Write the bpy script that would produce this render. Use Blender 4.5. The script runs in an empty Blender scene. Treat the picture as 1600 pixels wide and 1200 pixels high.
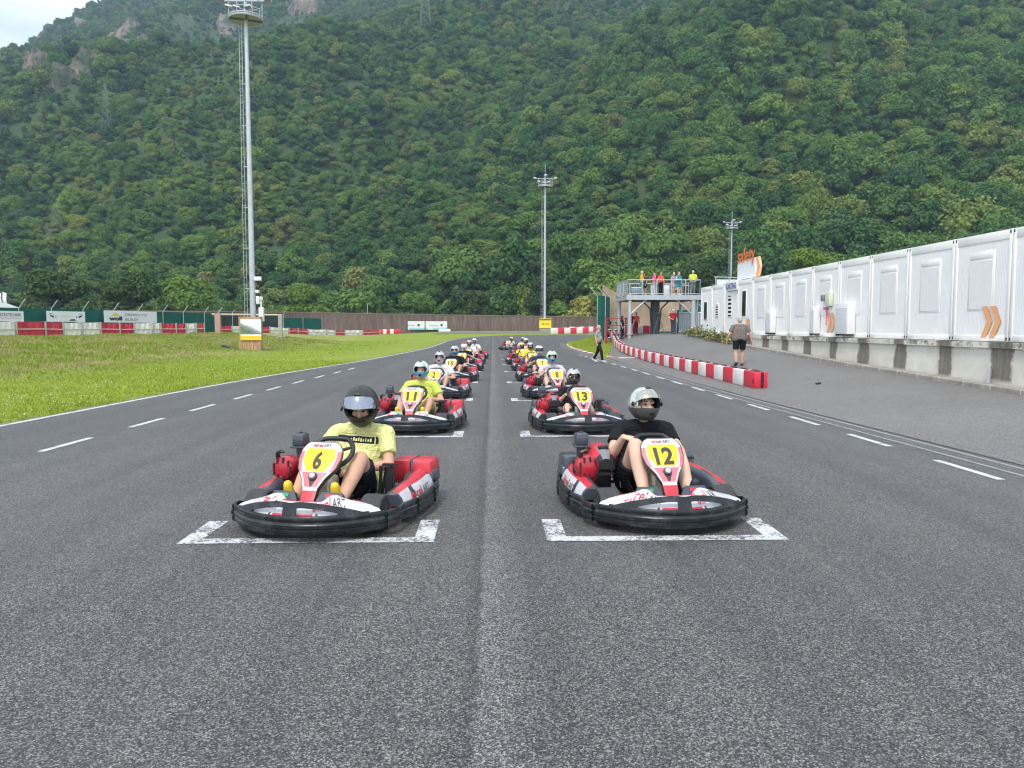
import bpy, bmesh, math, random
import numpy as np
from mathutils import Vector, Matrix, Euler
R = math.radians
rnd = random.Random(7)
npr = np.random.default_rng(11)
scene = bpy.context.scene
COL = scene.collection

# ------------------------------------------------------------------ camera
cam_d = bpy.data.cameras.new('camera')
cam = bpy.data.objects.new('camera', cam_d)
COL.objects.link(cam)
cam.location = (0, 0, 1.67)
cam.rotation_euler = (R(90 - 4.19), 0, R(-1.43))
cam_d.sensor_width = 36
cam_d.lens = 27
cam_d.clip_start = 0.05
cam_d.clip_end = 6000
scene.camera = cam

# ------------------------------------------------------------------ world, sun, exposure
SUN_EL, SUN_AZ = 52, 200          # azimuth clockwise from +Y: the sun stands behind the camera, slightly left
w = bpy.data.worlds.new('World')
scene.world = w
w.use_nodes = True
nt = w.node_tree
bg = nt.nodes['Background']
sky = nt.nodes.new('ShaderNodeTexSky')
sky.sky_type = 'NISHITA'
sky.sun_disc = False
sky.sun_elevation = R(SUN_EL)
sky.sun_rotation = R(SUN_AZ)
sky.air_density = 1.0
sky.dust_density = 2.0
tc = nt.nodes.new('ShaderNodeTexCoord')
mp = nt.nodes.new('ShaderNodeMapping')
mp.inputs['Scale'].default_value = (1.4, 1.4, 5.0)
cn = nt.nodes.new('ShaderNodeTexNoise')
cn.inputs['Scale'].default_value = 2.2
cn.inputs['Detail'].default_value = 7
cn.inputs['Roughness'].default_value = 0.55
cr = nt.nodes.new('ShaderNodeValToRGB')
cr.color_ramp.elements[0].position = 0.30
cr.color_ramp.elements[0].color = (0.35, 0.35, 0.35, 1)
cr.color_ramp.elements[1].position = 0.62
cr.color_ramp.elements[1].color = (0.93, 0.93, 0.93, 1)
mx = nt.nodes.new('ShaderNodeMix')
mx.data_type = 'RGBA'
mx.inputs[7].default_value = (9.6, 10.2, 10.9, 1)        # thin white cloud
nt.links.new(tc.outputs['Generated'], mp.inputs['Vector'])
nt.links.new(mp.outputs['Vector'], cn.inputs['Vector'])
nt.links.new(cn.outputs['Fac'], cr.inputs['Fac'])
nt.links.new(cr.outputs['Color'], mx.inputs[0])
nt.links.new(sky.outputs['Color'], mx.inputs[6])
nt.links.new(mx.outputs[2], bg.inputs['Color'])
bg.inputs['Strength'].default_value = 0.095

sun_d = bpy.data.lights.new('sun', 'SUN')
sun_d.energy = 1.5
sun_d.angle = R(11)
sun_d.color = (1.0, 0.93, 0.83)
sun = bpy.data.objects.new('sun', sun_d)
COL.objects.link(sun)
_sd = Vector((math.sin(R(SUN_AZ)) * math.cos(R(SUN_EL)), math.cos(R(SUN_AZ)) * math.cos(R(SUN_EL)), math.sin(R(SUN_EL))))
sun.rotation_euler = _sd.to_track_quat('Z', 'Y').to_euler()
sun.location = (0, -20, 60)

vs = scene.view_settings
vs.view_transform = 'Standard'
vs.look = 'None'
vs.exposure = 0.90
vs.gamma = 1.0
vs.use_curve_mapping = False
cy = scene.cycles
cy.use_denoising = True
cy.filter_width = 1.2
cy.use_adaptive_sampling = True
cy.adaptive_threshold = 0.005
cy.max_bounces = 5
cy.diffuse_bounces = 3
cy.glossy_bounces = 3
cy.transmission_bounces = 4
cy.transparent_max_bounces = 6
cy.volume_bounces = 0
cy.caustics_reflective = False
cy.caustics_refractive = False

# ------------------------------------------------------------------ helpers
class MB:
    """collects faces and becomes one mesh object"""
    def __init__(s):
        s.v, s.f, s.mi, s.sm = [], [], [], []

    def add(s, vs, fs, mi=0, smooth=False, M=None):
        b = len(s.v)
        for p in vs:
            s.v.append(tuple(M @ Vector(p)) if M is not None else tuple(p))
        for k, f in enumerate(fs):
            s.f.append([b + i for i in f])
            s.mi.append(mi[k] if isinstance(mi, (list, tuple)) else mi)
            s.sm.append(smooth)

    def box(s, c, d, mi=0, M=None):
        x, y, z = c
        a, b, h = d[0] / 2, d[1] / 2, d[2] / 2
        vs = [(x + i * a, y + j * b, z + k * h) for k in (-1, 1) for j in (-1, 1) for i in (-1, 1)]
        s.add(vs, [(0, 2, 3, 1), (4, 5, 7, 6), (0, 1, 5, 4), (2, 6, 7, 3), (0, 4, 6, 2), (1, 3, 7, 5)], mi, False, M)

    def rbox(s, c, d, bev=0.02, mi=0, M=None, seg=2, taper=1.0):
        bm = bmesh.new()
        bmesh.ops.create_cube(bm, size=1)
        for v in bm.verts:
            t = taper if v.co.z > 0 else 1
            v.co = Vector((v.co.x * d[0] * t, v.co.y * d[1] * t, v.co.z * d[2]))
        bmesh.ops.bevel(bm, geom=list(bm.edges), offset=bev, segments=seg, profile=0.5, affect='EDGES')
        T = Matrix.Translation(c)
        bm.verts.index_update()
        s.add([T @ v.co for v in bm.verts], [[v.index for v in f.verts] for f in bm.faces], mi, True, M)
        bm.free()

    def tube(s, pts, r, n=8, closed=False, mi=0, M=None, smooth=True, flat=None):
        pts = [Vector(p) for p in pts]
        N = len(pts)
        rs = [float(q) for q in r] if isinstance(r, (list, tuple)) else [float(r)] * N
        vs, fs = [], []
        up = None
        for i, p in enumerate(pts):
            a = pts[(i - 1) % N] if (closed or i > 0) else p
            b = pts[(i + 1) % N] if (closed or i < N - 1) else p
            t = (b - a).normalized()
            if up is None:
                up = t.orthogonal().normalized() if abs(t.z) > 0.9 else Vector((0, 0, 1))
            u = t.cross(up)
            if u.length < 1e-4:
                u = t.orthogonal()
            u.normalize()
            w2 = u.cross(t).normalized()
            up = w2
            for k in range(n):
                q = 2 * math.pi * k / n
                vs.append(p + rs[i] * (math.cos(q) * u + math.sin(q) * w2))
        for i in range(N if closed else N - 1):
            j = (i + 1) % N
            for k in range(n):
                l = (k + 1) % n
                fs.append((i * n + k, i * n + l, j * n + l, j * n + k))
        if not closed:
            fs.append(tuple(range(n))[::-1])
            fs.append(tuple((N - 1) * n + k for k in range(n)))
        s.add(vs, fs, mi, smooth, M)

    def lathe(s, prof, n=20, mi=0, M=None, smooth=True):
        """profile of (radius, z); axis z"""
        vs, fs, ms = [], [], []
        for r, z in prof:
            for k in range(n):
                q = 2 * math.pi * k / n
                vs.append((r * math.cos(q), r * math.sin(q), z))
        for i in range(len(prof) - 1):
            for k in range(n):
                l = (k + 1) % n
                fs.append((i * n + k, i * n + l, (i + 1) * n + l, (i + 1) * n + k))
                ms.append(mi[i] if isinstance(mi, (list, tuple)) else mi)
        m0 = mi[0] if isinstance(mi, (list, tuple)) else mi
        m1 = mi[-1] if isinstance(mi, (list, tuple)) else mi
        if prof[0][0] > 1e-6:
            fs.append(tuple(range(n))[::-1]); ms.append(m0)
        if prof[-1][0] > 1e-6:
            fs.append(tuple((len(prof) - 1) * n + k for k in range(n))); ms.append(m1)
        s.add(vs, fs, ms, smooth, M)

    def sheet(s, P, mf=0, skip=None, th=0.0, back=None, smooth=True, M=None, flip=False, wrap=False):
        """grid P[i][j]; mf(i,j)->material; solid when th > 0 (thickened against the normal)"""
        P = np.array([[tuple(p) for p in row] for row in P], float)
        nu, nv = P.shape[:2]
        du = np.gradient(P, axis=0); dv = np.gradient(P, axis=1)
        Nn = np.cross(du, dv)
        Nn /= np.linalg.norm(Nn, axis=2, keepdims=True) + 1e-12
        if flip:
            Nn = -Nn
        vs = [tuple(p) for p in P.reshape(-1, 3)]
        off = len(vs)
        if th:
            vs += [tuple(p) for p in (P - Nn * th).reshape(-1, 3)]
        cells = {}
        nuu = nu if wrap else nu - 1
        for i in range(nuu):
            for j in range(nv - 1):
                if skip and skip(i, j):
                    continue
                cells[(i, j)] = mf(i, j) if callable(mf) else mf
        fs, ms = [], []
        idx = lambda i, j: (i % nu) * nv + j
        for (i, j), m in cells.items():
            q = [idx(i, j), idx(i + 1, j), idx(i + 1, j + 1), idx(i, j + 1)]
            if flip:
                q = q[::-1]
            fs.append(q); ms.append(m)
            if th:
                bk = m if back is None else back
                fs.append([k + off for k in q[::-1]]); ms.append(bk)
                for (a, b), nb in (((idx(i, j), idx(i + 1, j)), (i, j - 1)), ((idx(i + 1, j), idx(i + 1, j + 1)), ((i + 1) % nu if wrap else i + 1, j)),
                                   ((idx(i + 1, j + 1), idx(i, j + 1)), (i, j + 1)), ((idx(i, j + 1), idx(i, j)), ((i - 1) % nu if wrap else i - 1, j))):
                    if nb not in cells:
                        e = [b, a, a + off, b + off]
                        if flip:
                            e = e[::-1]
                        fs.append(e); ms.append(bk)
        s.add(vs, fs, ms, smooth, M)

    def prism(s, poly, z0, z1, mi=0, M=None):
        n = len(poly)
        vs = [(x, y, z0) for x, y in poly] + [(x, y, z1) for x, y in poly]
        fs = [tuple(range(n))[::-1], tuple(range(n, 2 * n))] + [(i, (i + 1) % n, n + (i + 1) % n, n + i) for i in range(n)]
        s.add(vs, fs, mi, False, M)

    def mesh(s, name, mats):
        me = bpy.data.meshes.new(name)
        me.from_pydata(s.v, [], s.f)
        for m in (mats if isinstance(mats, (list, tuple)) else [mats]):
            me.materials.append(m)
        me.polygons.foreach_set('material_index', s.mi)
        me.polygons.foreach_set('use_smooth', s.sm)
        me.update()
        return me

    def build(s, name, mats, parent=None, sharp=40):
        me = s.mesh(name, mats)
        if any(s.sm):
            me.set_sharp_from_angle(angle=R(sharp))
        o = bpy.data.objects.new(name, me)
        COL.objects.link(o)
        if parent is not None:
            o.parent = parent
        return o


def tag(o, label=None, cat=None, group=None, kind=None):
    if label: o['label'] = label
    if cat: o['category'] = cat
    if group: o['group'] = group
    if kind: o['kind'] = kind
    return o


def empty(name, loc=(0, 0, 0), rz=0, label=None, cat=None, group=None):
    o = bpy.data.objects.new(name, None)
    o.empty_display_size = 0.1
    COL.objects.link(o)
    o.location = loc
    o.rotation_euler = (0, 0, rz)
    return tag(o, label, cat, group)


def copy_tree(o, parent=None):
    c = o.copy()
    COL.objects.link(c)
    c.parent = parent
    for ch in list(o.children):
        copy_tree(ch, c)
    return c


def set_mat(o, mat, slot=0):
    o.material_slots[slot].link = 'OBJECT'
    o.material_slots[slot].material = mat


_txt = {}
def text_geo(t, bold=0.012, shear=0.0, space=1.0):
    """faces of a word in the xy plane, cap height about 0.7, origin at its left base"""
    key = (t, bold, shear, space)
    if key in _txt:
        return _txt[key]
    cu = bpy.data.curves.new('txt', 'FONT')
    cu.body = t
    cu.offset = bold
    cu.shear = shear
    cu.space_character = space
    cu.resolution_u = 3
    cu.fill_mode = 'FRONT'
    ob = bpy.data.objects.new('txt', cu)
    me = bpy.data.meshes.new_from_object(ob)
    vs = [tuple(v.co) for v in me.vertices]
    fs = [list(p.vertices) for p in me.polygons]
    bpy.data.objects.remove(ob); bpy.data.meshes.remove(me); bpy.data.curves.remove(cu)
    xs = [v[0] for v in vs]; ys = [v[1] for v in vs]
    r = (vs, fs, min(xs), max(xs), min(ys), max(ys))
    _txt[key] = r
    return r


def put_text(mb, t, fn, mi=0, box=(0, 0, 1, 1), **kw):
    """write t into the unit rectangle box=(u0,v0,u1,v1) and map each vertex through fn(u,v)"""
    vs, fs, x0, x1, y0, y1 = text_geo(t, **kw)
    u0, v0, u1, v1 = box
    out = [fn(u0 + (x - x0) / (x1 - x0) * (u1 - u0), v0 + (y - y0) / (y1 - y0) * (v1 - v0)) for x, y, z in vs]
    mb.add(out, fs, mi)

# ------------------------------------------------------------------ materials
def mat(name, col, rough=0.6, metal=0.0, var=0.0, vscale=6.0, bump=0.0, bscale=60.0, spec=0.5, coat=0.0, col2=None, thr=(0.45, 0.62), alpha=1.0, emit=None):
    m = bpy.data.materials.new(name)
    m.use_nodes = True
    t = m.node_tree
    b = t.nodes['Principled BSDF']
    b.inputs['Base Color'].default_value = (*col, 1)
    b.inputs['Roughness'].default_value = rough
    b.inputs['Metallic'].default_value = metal
    b.inputs['Specular IOR Level'].default_value = spec
    b.inputs['Coat Weight'].default_value = coat
    b.inputs['Alpha'].default_value = alpha
    if var or col2 or bump:
        c = t.nodes.new('ShaderNodeTexCoord')
    if var or col2:
        n = t.nodes.new('ShaderNodeTexNoise')
        n.inputs['Scale'].default_value = vscale
        n.inputs['Detail'].default_value = 6
        n.inputs['Roughness'].default_value = 0.65
        t.links.new(c.outputs['Object'], n.inputs['Vector'])
        r = t.nodes.new('ShaderNodeValToRGB')
        r.color_ramp.elements[0].position, r.color_ramp.elements[1].position = thr if col2 else (0.3, 0.7)
        lo = [x * (1 - var) for x in col]
        hi = list(col2) if col2 else [min(1, x * (1 + var)) for x in col]
        r.color_ramp.elements[0].color = (*(lo if not col2 else col), 1)
        r.color_ramp.elements[1].color = (*hi, 1)
        t.links.new(n.outputs['Fac'], r.inputs['Fac'])
        t.links.new(r.outputs['Color'], b.inputs['Base Color'])
    if bump:
        n2 = t.nodes.new('ShaderNodeTexNoise')
        n2.inputs['Scale'].default_value = bscale
        n2.inputs['Detail'].default_value = 4
        t.links.new(c.outputs['Object'], n2.inputs['Vector'])
        bp = t.nodes.new('ShaderNodeBump')
        bp.inputs['Strength'].default_value = bump
        bp.inputs['Distance'].default_value = 0.02
        t.links.new(n2.outputs['Fac'], bp.inputs['Height'])
        t.links.new(bp.outputs['Normal'], b.inputs['Normal'])
    return m


class NT:
    """short-hand for building node materials"""
    def __init__(s, name):
        s.m = bpy.data.materials.new(name)
        s.m.use_nodes = True
        s.t = s.m.node_tree
        s.b = s.t.nodes['Principled BSDF']

    def n(s, typ, **kw):
        nd = s.t.nodes.new(typ)
        for k, v in kw.items():
            if k.startswith('i_'):
                nd.inputs[k[2:].replace('_', ' ')].default_value = v
            else:
                setattr(nd, k, v)
        return nd

    def l(s, a, b):
        s.t.links.new(a, b)

    def math(s, op, a, b=None, c=None, clamp=False):
        nd = s.n('ShaderNodeMath', operation=op, use_clamp=clamp)
        for i, x in enumerate((a, b, c)):
            if x is None: continue
            if isinstance(x, (int, float)): nd.inputs[i].default_value = x
            else: s.l(x, nd.inputs[i])
        return nd.outputs[0]

    def ramp(s, fac, stops):
        nd = s.n('ShaderNodeValToRGB')
        e = nd.color_ramp.elements
        while len(e) < len(stops): e.new(0.5)
        for k, (p, c) in enumerate(stops):
            e[k].position = p
            e[k].color = (*c, 1) if len(c) == 3 else c
        s.l(fac, nd.inputs['Fac'])
        return nd.outputs['Color']

    def noise(s, vec, scale, detail=4, rough=0.55, dist=0.0):
        nd = s.n('ShaderNodeTexNoise')
        nd.inputs['Scale'].default_value = scale
        nd.inputs['Detail'].default_value = detail
        nd.inputs['Roughness'].default_value = rough
        nd.inputs['Distortion'].default_value = dist
        s.l(vec, nd.inputs['Vector'])
        return nd.outputs['Fac']

    def mix(s, fac, a, b, typ='MIX'):
        nd = s.n('ShaderNodeMix', data_type='RGBA', blend_type=typ)
        for i, x in ((0, fac), (6, a), (7, b)):
            if isinstance(x, (int, float)): nd.inputs[i].default_value = x
            elif isinstance(x, tuple): nd.inputs[i].default_value = (*x, 1)
            else: s.l(x, nd.inputs[i])
        return nd.outputs[2]

    def bump(s, h, st=0.3, d=0.02):
        nd = s.n('ShaderNodeBump')
        nd.inputs['Strength'].default_value = st
        nd.inputs['Distance'].default_value = d
        s.l(h, nd.inputs['Height'])
        s.l(nd.outputs['Normal'], s.b.inputs['Normal'])


def asphalt(name, base, spread=1.0, seam=False, warm=0.0):
    k = NT(name)
    tc = k.n('ShaderNodeTexCoord')
    o = tc.outputs['Object']
    vo = k.n('ShaderNodeTexVoronoi', feature='F1')
    vo.inputs['Scale'].default_value = 140
    k.l(o, vo.inputs['Vector'])
    sep = k.n('ShaderNodeSeparateColor')
    k.l(vo.outputs['Color'], sep.inputs[0])
    lo = [base * 0.26 * t for t in (0.98, 0.99, 1.06)]
    mid = [base * 0.95 * t for t in (1.0 + warm, 1.0, 1.02 - warm)]
    hi = [base * 1.75 * t for t in (1.02 + warm, 1.0, 0.95 - warm)]
    top = [base * 3.0 * t for t in (1.03, 1.0, 0.94)]
    c = k.ramp(sep.outputs[0], [(0.0, lo), (0.34, [v * .50 for v in mid]), (0.60, mid), (0.86, hi), (1.0, [v * .95 for v in top])])
    # gaps between stones
    g = k.ramp(vo.outputs['Distance'], [(0.25, (1, 1, 1)), (0.75, (0.45, 0.45, 0.47))])
    c = k.mix(0.8, c, g, 'MULTIPLY')
    big = k.noise(o, 0.35, 5, 0.6)
    c = k.mix(1.0, c, k.ramp(big, [(0.3, (0.90, 0.90, 0.91)), (0.7, (1.09, 1.09, 1.08))]), 'MULTIPLY')
    mid_n = k.noise(o, 4.0, 5, 0.7)
    c = k.mix(1.0, c, k.ramp(mid_n, [(0.3, (0.94, 0.94, 0.94)), (0.7, (1.06, 1.06, 1.06))]), 'MULTIPLY')
    sx = k.n('ShaderNodeSeparateXYZ')
    k.l(o, sx.inputs[0])
    X = sx.outputs[0]
    if seam:
        # long streaks of rubber along the driving lines
        st = k.n('ShaderNodeMapping')
        st.inputs['Scale'].default_value = (1.6, 0.035, 1)
        k.l(o, st.inputs['Vector'])
        s2 = k.noise(st.outputs[0], 1.0, 4, 0.6)
        c = k.mix(1.0, c, k.ramp(s2, [(0.32, (0.80, 0.80, 0.81)), (0.68, (1.16, 1.16, 1.15))]), 'MULTIPLY')
        wob = k.math('MULTIPLY', k.math('SUBTRACT', k.noise(o, 1.2, 4, 0.7), 0.5), 0.06)
        xs = k.math('ADD', k.math('ADD', X, 0.075), wob)
        right = k.math('ADD', k.math('MULTIPLY', xs, 22.0), 0.5, clamp=True)
        fr = k.math('SUBTRACT', 1.0, k.math('DIVIDE', k.math('ABSOLUTE', xs), 0.30), clamp=True)
        fl = k.math('SUBTRACT', 1.0, k.math('DIVIDE', k.math('ABSOLUTE', xs), 0.10), clamp=True)
        lt = k.math('MULTIPLY', k.math('MULTIPLY', fr, right), 0.58)
        dk = k.math('MULTIPLY', k.math('MULTIPLY', fl, k.math('SUBTRACT', 1.0, right)), 0.30)
        gain = k.math('ADD', 1.0, k.math('SUBTRACT', lt, dk))
        cb = k.n('ShaderNodeCombineColor')
        for i in range(3): k.l(gain, cb.inputs[i])
        c = k.mix(1.0, c, cb.outputs[0], 'MULTIPLY')
        # rubber laid down where the karts stand and pull away
        ax = k.math('SUBTRACT', k.math('ABSOLUTE', X), 1.42)
        dl_ = k.math('SUBTRACT', 1.0, k.math('DIVIDE', k.math('ABSOLUTE', ax), 0.75), clamp=True)
        st2 = k.n('ShaderNodeMapping'); st2.inputs['Scale'].default_value = (9.0, 0.10, 1); k.l(o, st2.inputs['Vector'])
        rb = k.math('MULTIPLY', k.math('MULTIPLY', k.math('SUBTRACT', k.noise(st2.outputs[0], 1.0, 4, 0.65), 0.42), 4.0, clamp=True), dl_)
        c = k.mix(k.math('MULTIPLY', rb, 0.38), c, (base * 0.42, base * 0.42, base * 0.43))
        oil = k.math('MULTIPLY', k.math('SUBTRACT', k.noise(o, 1.15, 5, 0.6), 0.66), 14.0, clamp=True)
        c = k.mix(k.math('MULTIPLY', oil, 0.45), c, (base * 0.45, base * 0.45, base * 0.47))
        # hairline cracks
        wv = k.n('ShaderNodeTexVoronoi', feature='DISTANCE_TO_EDGE')
        wv.inputs['Scale'].default_value = 0.16
        dm = k.n('ShaderNodeMapping')
        k.l(o, dm.inputs['Vector'])
        nz = k.n('ShaderNodeTexNoise'); nz.inputs['Scale'].default_value = 0.9; nz.inputs['Detail'].default_value = 6
        k.l(o, nz.inputs['Vector'])
        av = k.n('ShaderNodeVectorMath', operation='ADD')
        k.l(o, av.inputs[0]); k.l(nz.outputs['Color'], av.inputs[1])
        k.l(av.outputs[0], wv.inputs['Vector'])
        cmask = k.math('LESS_THAN', wv.outputs['Distance'], 0.0011)
        c = k.mix(k.math('MULTIPLY', cmask, 0.35), c, (base * 0.28, base * 0.28, base * 0.3))
    k.l(c, k.b.inputs['Base Color'])
    k.b.inputs['Roughness'].default_value = 0.62
    k.b.inputs['Specular IOR Level'].default_value = 0.45
    k.bump(vo.outputs['Distance'], 0.2, 0.005)
    return k.m


def grass_mat():
    k = NT('grass_ground')
    tc = k.n('ShaderNodeTexCoord')
    o = tc.outputs['Object']
    a = k.noise(o, 0.22, 6, 0.65)
    f = k.noise(o, 14, 4, 0.7)
    dry = k.noise(o, 0.5, 7, 0.7, 0.4)
    c = k.ramp(f, [(0.25, (0.105, 0.150, 0.020)), (0.5, (0.215, 0.285, 0.042)), (0.75, (0.34, 0.39, 0.080))])
    c = k.mix(1.0, c, k.ramp(a, [(0.3, (0.8, 0.88, 0.8)), (0.7, (1.22, 1.1, 1.1))]), 'MULTIPLY')
    sx = k.n('ShaderNodeSeparateXYZ')
    k.l(o, sx.inputs[0])
    # drier, rougher grass on the bank
    bank = k.math('MULTIPLY', k.math('MULTIPLY', k.math('ADD', sx.outputs[0], 14.5), -0.30, clamp=True),
                  k.math('MULTIPLY', k.math('ADD', sx.outputs[0], 33.0), 0.5, clamp=True))
    dm = k.math('MULTIPLY', k.math('SUBTRACT', dry, 0.46, clamp=False), 7.0, clamp=True)
    c = k.mix(k.math('MULTIPLY', k.math('MULTIPLY', dm, bank), 0.9), c, (0.36, 0.30, 0.15))
    d2 = k.math('MULTIPLY', k.math('SUBTRACT', k.noise(o, 1.3, 6, 0.75), 0.55), 8.0, clamp=True)
    c = k.mix(k.math('MULTIPLY', k.math('MULTIPLY', d2, bank), 0.75), c, (0.12, 0.105, 0.055))
    k.l(c, k.b.inputs['Base Color'])
    k.b.inputs['Roughness'].default_value = 0.9
    k.b.inputs['Specular IOR Level'].default_value = 0.15
    k.bump(f, 0.6, 0.05)
    return k.m


def paint_mat(name, col, wear=0.5, under=(0.06, 0.06, 0.065)):
    """road paint worn through to the stones"""
    k = NT(name)
    tc = k.n('ShaderNodeTexCoord')
    o = tc.outputs['Object']
    n = k.noise(o, 38, 5, 0.75)
    n2 = k.noise(o, 3.5, 4, 0.6)
    s = k.math('ADD', k.math('MULTIPLY', n, 0.6), k.math('MULTIPLY', n2, 0.4))
    f = k.ramp(s, [(wear - 0.10, (0, 0, 0)), (wear - 0.03, (1, 1, 1))])
    c = k.mix(f, under, col)
    k.l(c, k.b.inputs['Base Color'])
    k.b.inputs['Roughness'].default_value = 0.75
    k.bump(n, 0.2, 0.004)
    return k.m


M = {}
M['asphalt'] = asphalt('track_asphalt', 0.126, seam=True, warm=0.015)
M['asphalt_pit'] = asphalt('pit_asphalt', 0.205, warm=0.05)
M['asphalt_band'] = asphalt('band_asphalt', 0.135)
M['grass'] = grass_mat()
M['line'] = paint_mat('road_paint', (0.56, 0.57, 0.58), 0.505, (0.10, 0.10, 0.105))
M['line_box'] = paint_mat('worn_grid_paint', (0.56, 0.57, 0.58), 0.545, (0.09, 0.09, 0.095))
M['line_old'] = paint_mat('worn_road_paint', (0.32, 0.32, 0.335), 0.50, (0.17, 0.17, 0.175))
M['concrete'] = mat('concrete', (0.36, 0.34, 0.30), 0.9, var=0.25, vscale=5, bump=0.3, bscale=40)
M['white_panel'] = mat('white_panel', (0.87, 0.87, 0.86), 0.45, var=0.05, vscale=1.5)
M['white_frame'] = mat('white_frame', (0.87, 0.86, 0.83), 0.45, var=0.07, vscale=2.5)
M['orange'] = mat('orange_vinyl', (0.86, 0.42, 0.20), 0.5, var=0.10, vscale=3)
M['steel'] = mat('galvanised_steel', (0.46, 0.49, 0.53), 0.45, 0.35, var=0.12, vscale=3)
M['steel_dark'] = mat('dark_steel', (0.10, 0.11, 0.12), 0.5, 0.2, var=0.2)
M['chrome'] = mat('chrome', (0.7, 0.7, 0.7), 0.18, 1.0)
M['black'] = mat('black_plastic', (0.016, 0.018, 0.020), 0.42, var=0.25, vscale=12)
M['bumper'] = mat('scuffed_bumper', (0.008, 0.011, 0.014), 0.30, vscale=9, col2=(0.070, 0.078, 0.088), thr=(0.50, 0.80), bump=0.12, bscale=24)
M['rubber'] = mat('tyre_rubber', (0.045, 0.045, 0.048), 0.75, var=0.3, vscale=14, bump=0.3, bscale=80)
M['rim'] = mat('wheel_rim', (0.30, 0.30, 0.32), 0.35, 0.7)
M['kwhite'] = mat('kart_white', (0.60, 0.60, 0.63), 0.38, var=0.14, vscale=10, coat=0.15)
M['kred'] = mat('kart_red', (0.56, 0.030, 0.050), 0.40, var=0.18, vscale=9, coat=0.15)
M['kpink'] = mat('kart_pale_red', (0.72, 0.16, 0.20), 0.35, var=0.10, vscale=9, coat=0.3)
M['kyellow'] = mat('number_yellow', (0.84, 0.62, 0.015), 0.35, var=0.05, coat=0.3)
M['kdigit'] = mat('number_black', (0.045, 0.042, 0.035), 0.5)
M['kgrey'] = mat('kart_grey', (0.20, 0.22, 0.25), 0.35, var=0.12, vscale=6, coat=0.3)
M['kdark'] = mat('dark_blue_plastic', (0.045, 0.058, 0.078), 0.30, var=0.15, vscale=5, coat=0.3)
M['engine_red'] = mat('engine_red', (0.42, 0.012, 0.03), 0.32, var=0.15, vscale=10, coat=0.4)
M['tank'] = mat('fuel_tank', (0.58, 0.53, 0.40), 0.40, var=0.08, vscale=5)
M['green_lbl'] = mat('green_sticker', (0.02, 0.30, 0.10), 0.4)
M['red_lbl'] = mat('red_sticker', (0.65, 0.02, 0.03), 0.4)
M['skin'] = mat('skin', (0.58, 0.335, 0.225), 0.55, var=0.10, vscale=9, spec=0.35)
M['skin_pale'] = mat('pale_skin', (0.66, 0.43, 0.32), 0.55, var=0.10, vscale=9, spec=0.35)
M['eye'] = mat('eye', (0.03, 0.025, 0.022), 0.25)
M['lips'] = mat('beard', (0.16, 0.085, 0.065), 0.7, var=0.2, vscale=60)
M['lining'] = mat('helmet_lining', (0.012, 0.012, 0.013), 0.9)
M['barrier_red'] = mat('barrier_red', (0.66, 0.025, 0.055), 0.42, var=0.14, vscale=4)
M['barrier_white'] = mat('barrier_white', (0.76, 0.75, 0.72), 0.5, var=0.10, vscale=4)


def cloth(name, col, rough=0.85, var=0.12, vs_=5):
    k = NT(name)
    o = k.n('ShaderNodeTexCoord').outputs['Object']
    n = k.noise(o, vs_, 4, 0.6, 0.6)
    c = k.ramp(n, [(0.3, [x * (1 - var) for x in col]), (0.7, [min(1, x * (1 + var)) for x in col])])
    k.l(c, k.b.inputs['Base Color'])
    k.b.inputs['Roughness'].default_value = rough
    k.b.inputs['Specular IOR Level'].default_value = 0.2
    mp_ = k.n('ShaderNodeMapping'); mp_.inputs['Scale'].default_value = (1, 1, 2.2)
    k.l(o, mp_.inputs['Vector'])
    k.bump(k.noise(mp_.outputs[0], 11, 3, 0.5, 1.6), 0.85, 0.035)
    return k.m
# ================================================================== terrain
def sstep(a, b, x):
    t = np.clip((np.asarray(x, float) - a) / (b - a), 0, 1)
    return t * t * (3 - 2 * t)

KERB_Y = [5, 10, 16, 23, 33, 43, 60, 75, 110]
KERB_Z = [.05, .10, .22, .40, .74, 1.18, 1.2, 1.15, 1.1]

def zg(X, Y):
    X = np.asarray(X, float); Y = np.asarray(Y, float)
    base = 1.1 * sstep(60, 122, Y) * (0.35 + 0.65 * sstep(-24, -4, X))
    zk = np.interp(Y, KERB_Y, KERB_Z)
    pit = (zk - np.minimum(base, zk)) * sstep(6.9, 11.2, X) * (1 - sstep(72, 84, Y))
    bank = 1.0 * sstep(-13.5, -29.5, -(-X)) if False else 1.0 * sstep(13.5, 29.5, -X)
    bank = bank * (1 - 0.75 * sstep(78, 125, Y))
    bump = 0.05 * np.sin(X * 0.9 + Y * 0.31) * np.sin(Y * 0.57 - X * 0.2) * sstep(12, 18, -X)
    return base + pit + bank + bump

LEFT_EDGE = [(-8.9, -6), (-8.7, 5), (-8.43, 13.3), (-8.21, 21), (-7.75, 28), (-6.65, 38), (-5.9, 50), (-5.35, 65), (-4.9, 80), (-3.4, 90), (0.5, 96.5), (8, 99.5), (20, 101), (60, 101)]
RIGHT_EDGE = [(6.55, -6), (6.45, 5), (6.43, 9), (6.2, 17), (6.1, 25), (6.15, 35), (6.25, 45), (6.3, 55), (6.4, 66), (7.0, 74), (8.5, 79.5), (11.5, 82.5), (20, 84), (60, 84)]

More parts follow.
